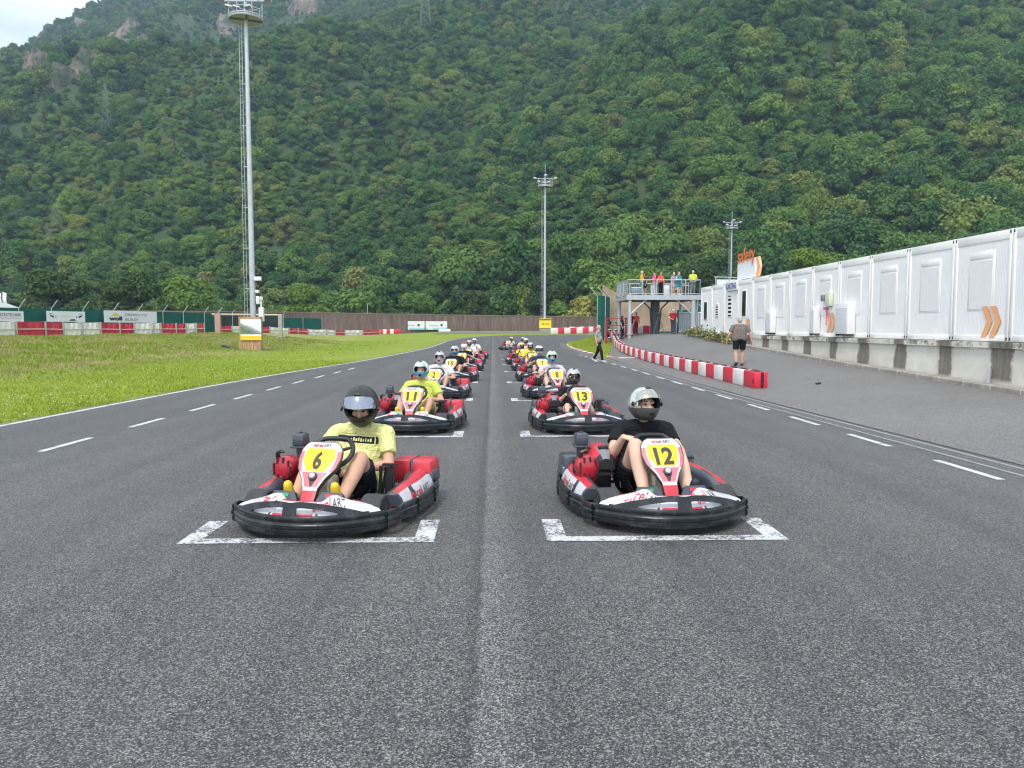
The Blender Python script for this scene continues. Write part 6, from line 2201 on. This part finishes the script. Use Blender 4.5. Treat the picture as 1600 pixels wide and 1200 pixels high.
# ================================================================== people on foot
def standing(h=1.74, stride=.0, arm=(.0, .0), head=(0, 0), bendL=None, lean=0, seat=False, spread=.09, wristA=None, wristB=None, elA=None, elB=None):
    k = h / 1.75
    S = lambda x, y, z: (x * k, y * k, z * k)
    J = dict(pelvis=S(0, 0, .97), chest=S(0, -.0 + lean * .5, 1.30), neck=S(0, lean, 1.475), head=S(0, lean - .015, 1.635), hs=1.0, hrot=rotm(*head),
             sh_a=S(-.20, lean * .9, 1.42), sh_b=S(.20, lean * .9, 1.42),
             el_a=S(*(elA or (-.27, .03 - arm[0] * .3, 1.13))), el_b=S(*(elB or (.27, .03 - arm[1] * .3, 1.13))),
             wr_a=S(*(wristA or (-.29, -.06 - arm[0], .90))), wr_b=S(*(wristB or (.29, -.06 - arm[1], .90))),
             hip_a=S(-spread, 0, .92), hip_b=S(spread, 0, .92),
             knee_a=S(-spread - .01, -.04 - stride * .55, .50 + abs(stride) * .02), knee_b=S(spread + .01, -.04 + stride * .45, .50),
             ank_a=S(-spread - .01, .02 - stride, .085 + (.04 if stride < 0 else 0)), ank_b=S(spread + .01, .02 + stride, .085 + (.05 if stride > 0 else 0)),
             toe_a=S(-spread - .02, -.13 - stride, .035), toe_b=S(spread + .02, -.13 + stride, .035))
    return J, k
def hair(parent, J, k, m, long=False, bald=False):
    H = Vector(J['head']); rot = J['hrot']
    q = lambda x, y, z: H + rot @ Vector((x * k, y * k, z * k))
    caps = [('e', q(0, .022, .052), (.082 * k, .095 * k, .082 * k), rot), ('e', q(0, .05, .0), (.076 * k, .065 * k, .085 * k), rot)]
    if long: caps += [('c', q(0, .07, .0), q(0, .10, -.22), .075 * k, .05 * k)]
    me = blob('hair', caps, [m], .014, 2, noise=.003)
    link('hair', me, parent)
M['hair_grey'] = mat('grey_hair', (.42, .41, .39), .8, var=.2, vscale=40)
M['hair_dark'] = mat('dark_hair', (.025, .018, .014), .7, var=.3, vscale=40)
M['hair_brown'] = mat('brown_hair', (.16, .09, .05), .7, var=.3, vscale=40)
M['hair_fair'] = mat('fair_hair', (.55, .50, .40), .7, var=.2, vscale=40)
M['tee_taupe'] = cloth('taupe_cotton', (.20, .165, .155))
M['tee_melange'] = cloth('grey_melange', (.34, .33, .325))
M['c_red'] = cloth('dark_red_cotton', (.33, .012, .022)); M['c_pink'] = cloth('pink_cotton', (.75, .14, .30)); M['c_orange'] = cloth('amber_cotton', (.85, .48, .02))
M['c_green'] = cloth('green_cotton', (.02, .34, .16)); M['c_teal'] = cloth('teal_cotton', (.03, .26, .33)); M['c_neon'] = cloth('neon_cotton', (.55, .75, .08)); M['c_coral'] = cloth('coral_cotton', (.75, .10, .07)); M['c_lilac'] = cloth('lilac_cotton', (.42, .34, .44))
def walker(x, y, rz, J, k, shirt, tro, shoe, label, hairm, z=None, long_leg=True, group=None, longhair=False, skin=None, loose=1.0, waist=.12, sleeve=.6, kw=None, vox=.016):
    ms = body_parts(J, k, vox, sleeve=sleeve, short=.75, loose=loose, waist=waist, long_leg=long_leg, **(kw or {}))
    z = float(zg(x, y)) + .022 if z is None else z
    p = dress((x, y, z), R(rz), ms, shirt, tro, shoe, label, group=group, skin=skin, tname='trousers' if long_leg else 'shorts')
    hair(p, J, k, hairm, longhair)
    return p
# marshal crossing the track, walking to the right
J, k = standing(1.76, stride=.26, arm=(-.04, .05), head=(14, 8))
walker(5.06, 36.7, 62, J, k, M['tee_melange'], M['black_cloth'], M['shoe_white'], 'grey haired man in grey polo and black trousers crossing the track', M['hair_grey'], waist=.14)
# heavy man walking away along the pit lane
J, k = standing(1.78, stride=.12, arm=(.02, .03), head=(4, 10), spread=.12)
for s_, q in ((-1, 'a'), (1, 'b')):
    J['el_' + q] = (s_ * .37 * k, .03, 1.14 * k); J['wr_' + q] = (s_ * .42 * k, -.03 - .05 * s_, .88 * k); J['sh_' + q] = (s_ * .245 * k, 0, 1.41 * k)
mw = walker(8.92, 27.6, 176, J, k * 1.08, M['tee_taupe'], M['black_cloth'], M['shoe_dark'], 'heavy man in taupe T-shirt and black shorts walking away', M['hair_grey'], long_leg=False, loose=1.12, waist=.22, sleeve=.68)
# man in dark red leaning at the platform post
J, k = standing(1.76, stride=.05, head=(20, 14), wristA=(-.16, -.20, 1.05), elA=(-.30, -.02, 1.14))
walker(12.75, 54.2, 10, J, k, M['c_red'], M['tee_navy'], M['shoe_dark'], 'man in dark red shirt standing under the viewing platform', M['hair_fair'], sleeve=.6)
# by the helmet rack
J, k = standing(1.70, head=(70, 6), wristB=(.12, -.25, 1.08), elB=(.27, -.05, 1.13))
walker(9.6, 57.0, 70, J, k, M['tee_black'], M['black_cloth'], M['shoe_dark'], 'woman dressed all in black facing the helmet rack', M['hair_dark'], longhair=True)
J, k = standing(1.70, head=(-20, 4), wristA=(-.25, -.22, 1.12), elA=(-.28, 0, 1.14))
walker(10.25, 56.8, -60, J, k, M['tee_black'], M['c_lilac'], M['shoe_dark'], 'person in black top and lilac shorts beside the helmet rack', M['hair_brown'], long_leg=False)
J, k = standing(1.62, head=(30, 4))
walker(10.75, 57.6, 160, J, k, M['c_coral'], M['c_red'], M['shoe_dark'], 'person in coral top and dark red trousers next to the platform post', M['hair_brown'])
# on the platform
PGp = 'spectators on the viewing platform'
J, k = standing(1.76, head=(60, 4)); walker(PX + 1.15, PY + .75, 70, J, k, M['c_orange'], M['c_green'], M['shoe_dark'], 'spectator in amber top and green trousers on the platform', M['hair_fair'], PZ, group=PGp)
J, k = standing(1.62, head=(-60, 4)); walker(PX + 1.50, PY + 1.3, -80, J, k, M['tee_navy'], M['denim_dark'], M['shoe_white'], 'spectator in navy behind the one in amber', M['hair_dark'], PZ, long_leg=False, group=PGp)
J, k = standing(1.80, head=(-70, 2), wristA=(-.10, -.28, 1.10), elA=(-.27, -.05, 1.13)); walker(PX + 2.0 - .05, PY + .8 - .55, -95, J, k, M['c_pink'], M['tee_grey'], M['shoe_white'], 'spectator in pink shirt and pale trousers on the platform', M['hair_dark'], PZ, group=PGp, sleeve=.95)
J, k = standing(1.66, head=(-10, 6)); walker(PX + 2.45, PY + .45, 20, J, k, M['c_coral'], M['black_cloth'], M['shoe_dark'], 'dark haired woman in coral top between the two bins', M['hair_dark'], PZ, group=PGp, longhair=True, kw=dict(sleeveless=True))
J, k = standing(1.68, head=(20, 4), wristA=(-.14, -.22, 1.14), elA=(-.28, -.02, 1.14)); walker(PX + 3.72, PY + .30, 30, J, k, M['c_teal'], M['c_teal'], M['shoe_white'], 'fair woman in teal top and shorts at the platform railing', M['hair_brown'], PZ, long_leg=False, group=PGp, longhair=True, skin=M['skin_pale'], kw=dict(sleeveless=True))
J, k = standing(1.64, head=(-30, 4)); walker(PX + 3.42, PY + .55, 40, J, k, M['c_lilac'], M['tee_grey'], M['shoe_white'], 'spectator in lilac top just left of the woman in teal', M['hair_fair'], PZ, long_leg=False, group=PGp, skin=M['skin_pale'])
J, k = standing(1.76, head=(10, 8), wristA=(-.2, -.28, 1.12), wristB=(.2, -.28, 1.12), elA=(-.29, -.04, 1.14), elB=(.29, -.04, 1.14)); walker(PX + 4.75, PY + .30, 0, J, k, M['c_neon'], M['grey_cloth'], M['shoe_dark'], 'grey haired spectator in neon yellow top at the platform corner', M['hair_fair'], PZ, group=PGp)
bpy.data.scenes.remove(TS)
# ================================================================== wood on the mountain
def leaf_crown(seed, rad, hgt, nlobe, nleaf, lsz, low=.18):
    """a crown of lobes; leaf clumps on and inside each lobe; z=0 at the ground"""
    r = np.random.default_rng(seed)
    cs, rs = [], []
    for i in range(nlobe):
        a = r.uniform(0, 6.28); d = rad * .62 * math.sqrt(r.uniform(0, 1))
        z = hgt * r.uniform(low + .12, .80)
        q = 1 - .45 * max(0, (z / hgt - .45) / .4)
        cs.append((d * math.cos(a) * q, d * math.sin(a) * q, z)); rs.append(rad * r.uniform(.30, .50))
    cs = np.array(cs); rs = np.array(rs)
    per = r.multinomial(nleaf, rs ** 2 / (rs ** 2).sum())
    V, F = [], []
    for c, R_, n in zip(cs, rs, per):
        d = r.normal(0, 1, (n, 3)); d /= np.linalg.norm(d, axis=1, keepdims=True)
        d[:, 2] = np.where(d[:, 2] < -.3, -d[:, 2], d[:, 2])
        rr = R_ * r.uniform(.62, 1.08, n) * (1 + .16 * np.sin(d[:, 0] * 7 + seed) * np.sin(d[:, 2] * 6 + 1))
        p = c + d * rr[:, None] * [1, 1, .82]
        nn = d * .9 + r.normal(0, .55, (n, 3)); nn[:, 2] += .25; nn /= np.linalg.norm(nn, axis=1, keepdims=True)
        t = np.cross(nn, r.normal(0, 1, (n, 3))); t /= np.linalg.norm(t, axis=1, keepdims=True)
        b = np.cross(nn, t)
        s = (lsz * r.uniform(.55, 1.25, n))[:, None]
        q = np.stack([p - t * s - b * s * .35, p + t * s * .2 - b * s * .9, p + t * s + b * s * .25, p - t * s * .15 + b * s * .9], 1)
        V.append(q.reshape(-1, 3))
    V = np.concatenate(V)
    n4 = len(V) // 4
    verts = [tuple(v) for v in V]
    faces = [(4 * i, 4 * i + 1, 4 * i + 2, 4 * i + 3) for i in range(n4)]
    # opaque heart of each lobe
    for c, R_ in zip(cs, rs):
        b0 = len(verts)
        for e in np.linspace(-1.4, 1.4, 5):
            for a in np.linspace(0, 6.28, 8, endpoint=False):
                verts.append((c[0] + R_ * .62 * math.cos(e) * math.cos(a), c[1] + R_ * .62 * math.cos(e) * math.sin(a), c[2] + R_ * .5 * math.sin(e)))
        for i in range(4):
            for j in range(8):
                faces.append((b0 + i * 8 + j, b0 + i * 8 + (j + 1) % 8, b0 + (i + 1) * 8 + (j + 1) % 8, b0 + (i + 1) * 8 + j))
    return verts, faces

def foliage_mat(name, stops, hue_var=True):
    k = NT(name)
    oi = k.n('ShaderNodeObjectInfo')
    geo = k.n('ShaderNodeNewGeometry')
    tc = k.n('ShaderNodeTexCoord')
    c = k.ramp(oi.outputs['Random'], stops)
    # stands of one species share a tint
    n = k.noise(oi.outputs['Location'], .011, 3, .6)
    c = k.mix(1.0, c, k.ramp(n, [(.30, (.74, .88, .95)), (.50, (1, 1, 1)), (.70, (1.2, 1.14, .84))]), 'MULTIPLY')
    ln = k.noise(tc.outputs['Object'], .55, 4, .7)
    c = k.mix(1.0, c, k.ramp(ln, [(.3, (.76, .78, .74)), (.7, (1.26, 1.24, 1.16))]), 'MULTIPLY')
    k.l(c, k.b.inputs['Base Color'])
    k.b.inputs['Roughness'].default_value = .65
    k.b.inputs['Specular IOR Level'].default_value = .25
    tr = k.n('ShaderNodeBsdfTranslucent')
    k.l(c, tr.inputs['Color'])
    mx_ = k.n('ShaderNodeMixShader'); mx_.inputs[0].default_value = .30
    k.l(k.b.outputs[0], mx_.inputs[1]); k.l(tr.outputs[0], mx_.inputs[2])
    out = k.t.nodes['Material Output']
    k.l(mx_.outputs[0], out.inputs['Surface'])
    return k.m
M['leaf_wood'] = foliage_mat('wood_foliage', [(0, (.046, .112, .034)), (.3, (.080, .168, .040)), (.6, (.124, .220, .045)), (.82, (.168, .262, .050)), (.96, (.20, .255, .058)), (1, (.22, .22, .075))])
M['leaf_light'] = foliage_mat('light_foliage', [(0, (.13, .21, .035)), (1, (.15, .24, .04))])
M['leaf_dark'] = foliage_mat('dark_foliage', [(0, (.045, .085, .024)), (1, (.06, .11, .03))])
M['leaf_blossom'] = foliage_mat('yellowish_foliage', [(0, (.33, .34, .085)), (1, (.36, .36, .10))])
M['bark'] = mat('bark', (.10, .075, .055), .95, var=.3, vscale=3, bump=.5, bscale=8)

def single_tree(x, y, rad, hgt, m, seed, label, z=None):
    z = (float(zh(x, y)) if y > 136 else float(zg(x, y))) - .3 if z is None else z
    root = empty('tree', (x, y, z), 0, label, 'tree', 'single trees at the foot of the wood')
    v, f_ = leaf_crown(seed, rad, hgt, 18, 15000, .175 * rad / 4.2, low=.10)
    me = bpy.data.meshes.new('crown'); me.from_pydata(v, [], f_); me.materials.append(m); me.update()
    link('crown', me, root)
    mb = MB()
    mb.tube([(0, 0, 0), (.1, .05, hgt * .25), (.0, .1, hgt * .5), (.1, 0, hgt * .72)], [.045 * hgt * .6, .033 * hgt * .6, .022 * hgt * .6, .008 * hgt], 9)
    r = np.random.default_rng(seed)
    for i in range(7):
        a = r.uniform(0, 6.28); z0 = hgt * r.uniform(.22, .5); L = rad * r.uniform(.5, .85)
        mb.tube([(0.05, .05, z0), (L * .5 * math.cos(a), L * .5 * math.sin(a), z0 + hgt * .10), (L * math.cos(a), L * math.sin(a), z0 + hgt * .2)], [.012 * hgt, .008 * hgt, .003 * hgt], 6)
    mb.build('trunk', M['bark'], root)
    return root
TREES = [
 (908, 141, 5.2, 10.5, 'leaf_blossom', 'yellowish flowering tree right of the middle mast'),
 (855, 146, 5.2, 13.5, 'leaf_dark', 'dark green tree directly behind the middle mast'),
 (945, 146, 5.0, 11.0, 'leaf_dark', 'dark tree between the flowering tree and the green screen'),
 (571, 150, 4.2, 11.5, 'leaf_light', 'light green tree rising above the brown wall'),
 (660, 141, 4.8, 11.0, 'leaf_wood', 'mid green tree behind the pair of wall banners'),
 (735, 143, 5.4, 12.0, 'leaf_dark', 'broad dark tree behind the wall left of the middle mast'),
 (480, 132, 4.6, 9.0, 'leaf_light', 'bright green bushy tree at the left end of the brown wall'),
 (1005, 128, 5.6, 12.5, 'leaf_wood', 'green tree behind the left half of the viewing platform'),
 (1085, 120, 6.0, 13.0, 'leaf_dark', 'big green tree behind the right half of the platform'),
 (1258, 96, 4.4, 12.2, 'leaf_light', 'bright green tree rising behind the middle of the containers'),
 (1185, 118, 4.4, 13.4, 'leaf_wood', 'green tree behind the orange safety sign'),
 (300, 112, 5.0, 9.0, 'leaf_wood', 'bushy tree behind the fence left of the near mast'),
 (205, 108, 5.2, 9.0, 'leaf_dark', 'bushy dark tree behind the banner with the yellow mark'),
 (110, 106, 5.4, 9.5, 'leaf_dark', 'bushy tree behind the banner with the dark eyes'),
]
for i, (px, D, rad, hgt, m, lb) in enumerate(TREES):
    single_tree((px - 770) / 1200 * D, D, rad, hgt, M[m], 300 + i, lb, z=None if D > 136 else 0.4)

# pylons stand on the slope
for px, py, lb, _, H in PYL:
    X_, Y_ = on_slope(px, py)
    pylon(X_, Y_, 78 / 1200 * Y_ * (1.0 if px < 600 else 1.25) + 4, lb)

# instanced wood
NV = 9
crowns = []
for i in range(NV):
    v, f_ = leaf_crown(500 + i, (4.2, 4.6, 3.4, 4.0, 5.0, 3.0, 4.4, 3.8, 5.4)[i], (8.6, 9.6, 9.4, 11.8, 8.4, 8.0, 7.0, 12.5, 9.6)[i], (13, 15, 7, 14, 19, 6, 9, 10, 24)[i], 3400, (.27, .25, .24, .30, .27, .22, .30, .26, .28)[i], low=.02)
    me = bpy.data.meshes.new('wood_crown'); me.from_pydata(v, [], f_); me.materials.append(M['leaf_wood']); me.update()
    crowns.append(me)
r = np.random.default_rng(77)
pts = []
st = 4.0
for Y0 in np.arange(140, 1120, st):
    st_l = 1.0 if Y0 < 420 else 1.0
    half = .78 * Y0 + 40
    xs = np.arange(-half, half, st * st_l)
    X = xs + r.uniform(-.45, .45, len(xs)) * st * st_l; Y = np.full(len(xs), Y0) + r.uniform(-.45, .45, len(xs)) * st
    pts.append(np.c_[X, Y])
pts = np.concatenate(pts)
Z = zh(pts[:, 0], pts[:, 1])
s0 = pts[:, 1] - 152 + .25 * pts[:, 0]
ok = s0 > -8
# only where it could be seen: below the top of the view and not behind the crest
el = (Z - 1.67) / pts[:, 1]
ok &= el < .47
dens = vnoise(pts[:, 0], pts[:, 1], 26, 9)
ok &= r.random(len(pts)) < np.clip(1.25 + .8 * dens, .85, 1)
small = np.zeros(len(pts), bool)
for (cx, cy_, hw, hh) in CLIFFS:
    near_ = (np.abs(pts[:, 0] - cx) < hw * .92) & (pts[:, 1] > cy_ - 16) & (pts[:, 1] < cy_ + hh * .45)
    small |= near_
    ok &= ~(near_ & (pts[:, 1] > cy_ + 2) & (r.random(len(pts)) < .6))
# a few bare gullies
for gx_, gy_, gr in ((-20, 262, 4), (104, 240, 4), (-95, 214, 4)):
    ok &= np.hypot(pts[:, 0] - gx_, (pts[:, 1] - gy_) * .55) > gr
pts = pts[ok]; Z = Z[ok]; small = small[ok]
me = bpy.data.meshes.new('mountain_forest')
me.from_pydata([(a, b, c - .6) for (a, b), c in zip(pts, Z)], [], [])
n = len(pts)
def attr(nm, typ, arr):
    a = me.attributes.new(nm, typ, 'POINT')
    a.data.foreach_set('vector' if typ == 'FLOAT_VECTOR' else 'value', np.ascontiguousarray(arr).ravel())
attr('kind', 'INT', r.integers(0, NV, n).astype(np.int32))
big = .70 * np.exp(.8 * vnoise(pts[:, 0], pts[:, 1], 60, 21) + r.normal(0, .24, n))
big = np.clip(big, .36, 1.45) * np.where(small, .48, 1.0) * np.interp(pts[:, 1], [230, 520], [1.0, .78]) * np.where(pts[:, 1] < 190, 1.25, 1.0)
attr('scl', 'FLOAT_VECTOR', np.c_[big, big, big * r.uniform(.8, 1.15, n)].astype(np.float32))
attr('rot', 'FLOAT_VECTOR', np.c_[r.uniform(-.1, .1, n), r.uniform(-.1, .1, n), r.uniform(0, 6.28, n)].astype(np.float32))
fo = bpy.data.objects.new('forest', me); COL.objects.link(fo)
tag(fo, kind='stuff')
ng = bpy.data.node_groups.new('plant_wood', 'GeometryNodeTree')
ng.interface.new_socket('Geometry', in_out='INPUT', socket_type='NodeSocketGeometry')
ng.interface.new_socket('Geometry', in_out='OUTPUT', socket_type='NodeSocketGeometry')
N = ng.nodes; L_ = ng.links
gi = N.new('NodeGroupInput'); go = N.new('NodeGroupOutput'); jn = N.new('GeometryNodeJoinGeometry')
def named(nm, t):
    q = N.new('GeometryNodeInputNamedAttribute'); q.data_type = t; q.inputs['Name'].default_value = nm
    return q.outputs['Attribute']
ak, as_, ar = named('kind', 'INT'), named('scl', 'FLOAT_VECTOR'), named('rot', 'FLOAT_VECTOR')
e2r = N.new('FunctionNodeEulerToRotation'); L_.new(ar, e2r.inputs[0])
for i in range(NV):
    ob = bpy.data.objects.new('wood_crown', crowns[i])
    oi = N.new('GeometryNodeObjectInfo'); oi.inputs['Object'].default_value = ob; oi.inputs['As Instance'].default_value = True
    cmp_ = N.new('FunctionNodeCompare'); cmp_.data_type = 'INT'; cmp_.operation = 'EQUAL'
    L_.new(ak, cmp_.inputs[2]); cmp_.inputs[3].default_value = i
    ip = N.new('GeometryNodeInstanceOnPoints')
    L_.new(gi.outputs[0], ip.inputs['Points']); L_.new(cmp_.outputs[0], ip.inputs['Selection']); L_.new(oi.outputs['Geometry'], ip.inputs['Instance'])
    L_.new(e2r.outputs[0], ip.inputs['Rotation']); L_.new(as_, ip.inputs['Scale'])
    L_.new(ip.outputs[0], jn.inputs[0])
L_.new(jn.outputs[0], go.inputs[0])
md = fo.modifiers.new('plant', 'NODES'); md.node_group = ng
print('forest trees', n)

# ================================================================== grass blades and clover on the verge
r = np.random.default_rng(5)
def blades(n, xr, yr, hmin, hmax, wmul=1.0):
    X = r.uniform(*xr, n); Y = r.uniform(*yr, n)
    keep = ~in_track(X, Y, -.12) & ~in_pit(X, Y, -.12)
    X, Y = X[keep], Y[keep]
    return X, Y
def blade_mesh(X, Y, h, wd):
    n = len(X)
    Z = zg(X, Y)
    a = r.uniform(0, 6.28, n); lean = r.uniform(.1, .7, n) * h
    b = r.uniform(0, 6.28, n)
    p = np.c_[X, Y, Z - .005]
    sd = np.c_[np.cos(a), np.sin(a), np.zeros(n)] * wd[:, None]
    tip = p + np.c_[np.cos(b) * lean, np.sin(b) * lean, h]
    return np.stack([p - sd, p + sd, tip], 1).reshape(-1, 3)
Vs = []
nb_ = 110000
le_at = lambda Y: np.interp(Y, LE[:, 1], LE[:, 0])
Y = 9 + 30 * r.random(nb_) ** 1.5; X = le_at(Y) + .05 - .35 * np.abs(vnoise(Y, Y * 0, .9, 61)) - .2 * r.random(nb_) - 16 * r.random(nb_) ** 1.6
tuft = .6 + 1.2 * np.clip(vnoise(X, Y, .5, 31) + vnoise(X, Y, 1.7, 32) + .3, 0, 1.2)
rough = 1 + .9 * sstep(14, 19, -X)
Vs.append(blade_mesh(X, Y, .055 * tuft * rough * r.uniform(.5, 1.3, nb_), .007 * (1 + .05 * Y)))
n3 = 130000
Y = 17 + 66 * r.random(n3) ** 1.25; X = -9.0 - 24.0 * r.random(n3) ** .62
kp = X < le_at(Y) - .3; X, Y = X[kp], Y[kp]
tf_ = .5 + 1.5 * np.clip(vnoise(X, Y, 1.1, 33) + vnoise(X, Y, 3.1, 34) + .35, 0, 1.3)
Vs.append(blade_mesh(X, Y, .085 * tf_ * r.uniform(.5, 1.3, len(X)) * (.6 + .8 * sstep(14, 22, -X)), .008 + .00055 * Y))
n2 = 16000
Y = 40 + 34 * r.random(n2); X = 6.4 + 1.8 * r.random(n2) + .1 * np.maximum(0, Y - 46) * r.random(n2)
kp = ~in_pit(X, Y, -.1) & ~in_track(X, Y, -.15); X, Y = X[kp], Y[kp]
Vs.append(blade_mesh(X, Y, .16 * r.uniform(.4, 1.4, len(X)), np.full(len(X), .022)))
V = np.concatenate(Vs).astype(np.float32)
nt_ = len(V) // 3
me = bpy.data.meshes.new('grass')
me.vertices.add(len(V)); me.vertices.foreach_set('co', V.ravel())
me.loops.add(len(V)); me.loops.foreach_set('vertex_index', np.arange(len(V), dtype=np.int32))
me.polygons.add(nt_); me.polygons.foreach_set('loop_start', np.arange(0, len(V), 3, dtype=np.int32))
me.update(calc_edges=True)
k = NT('grass_blades'); o_ = k.n('ShaderNodeTexCoord').outputs['Object']
c = k.ramp(k.noise(o_, 3, 5, .8), [(.25, (.105, .16, .018)), (.5, (.215, .29, .036)), (.75, (.36, .40, .080))])
sp = k.n('ShaderNodeSeparateXYZ'); k.l(o_, sp.inputs[0])
bank = k.math('MULTIPLY', k.math('ADD', sp.outputs[0], 13.5), -.3, clamp=True)
dm = k.math('MULTIPLY', k.math('SUBTRACT', k.noise(o_, .5, 7, .7, .4), .46), 7.0, clamp=True)
c = k.mix(1.0, c, k.ramp(bank, [(0.0, (1.28, 1.25, 1.2)), (1.0, (1.0, .98, 1.0))]), 'MULTIPLY')
c = k.mix(k.math('MULTIPLY', k.math('MULTIPLY', dm, bank), .85), c, (.38, .32, .16))
k.l(c, k.b.inputs['Base Color']); k.b.inputs['Roughness'].default_value = .8; k.b.inputs['Specular IOR Level'].default_value = .2
me.materials.append(k.m)
go_ = bpy.data.objects.new('grass', me); COL.objects.link(go_); tag(go_, kind='stuff')
# clover heads
n = 900
Y = 10 + 22 * r.random(n) ** 1.4; X = le_at(Y) - .3 - 6 * r.random(n)
kp = vnoise(X, Y, 2.2, 41) > -.12; X, Y = X[kp], Y[kp]; n = len(X)
Z = zg(X, Y) + r.uniform(.04, .08, n)
s = r.uniform(.009, .016, n)
oct_ = np.array([(1, 0, 0), (0, 1, 0), (-1, 0, 0), (0, -1, 0), (0, 0, 1), (0, 0, -1)], float)
V = (np.c_[X, Y, Z][:, None, :] + oct_[None] * s[:, None, None]).reshape(-1, 3)
fo_ = [(0, 1, 4), (1, 2, 4), (2, 3, 4), (3, 0, 4), (1, 0, 5), (2, 1, 5), (3, 2, 5), (0, 3, 5)]
F = [tuple(6 * i + q for q in t) for i in range(n) for t in fo_]
me = bpy.data.meshes.new('clover'); me.from_pydata([tuple(v) for v in V], [], F); me.materials.append(mat('clover_white', (.62, .62, .52), .8))
co_ = bpy.data.objects.new('clover_flowers', me); COL.objects.link(co_); tag(co_, kind='stuff')

# ================================================================== air
mb = MB(); mb.box((0, 560, 345), (2600, 1500, 694))
hz = mb.build('haze', None) if False else None
me = bpy.data.meshes.new('haze'); me.from_pydata(mb.v, [], mb.f)
hm = bpy.data.materials.new('haze_air'); hm.use_nodes = True
t = hm.node_tree
for nd in list(t.nodes):
    if nd.type == 'BSDF_PRINCIPLED': t.nodes.remove(nd)
pv = t.nodes.new('ShaderNodeVolumePrincipled')
pv.inputs['Color'].default_value = (.52, .74, 1.0, 1)
pv.inputs['Density'].default_value = 0.00034
t.links.new(pv.outputs[0], t.nodes['Material Output'].inputs['Volume'])
me.materials.append(hm)
hz = bpy.data.objects.new('haze', me); COL.objects.link(hz); tag(hz, kind='stuff')
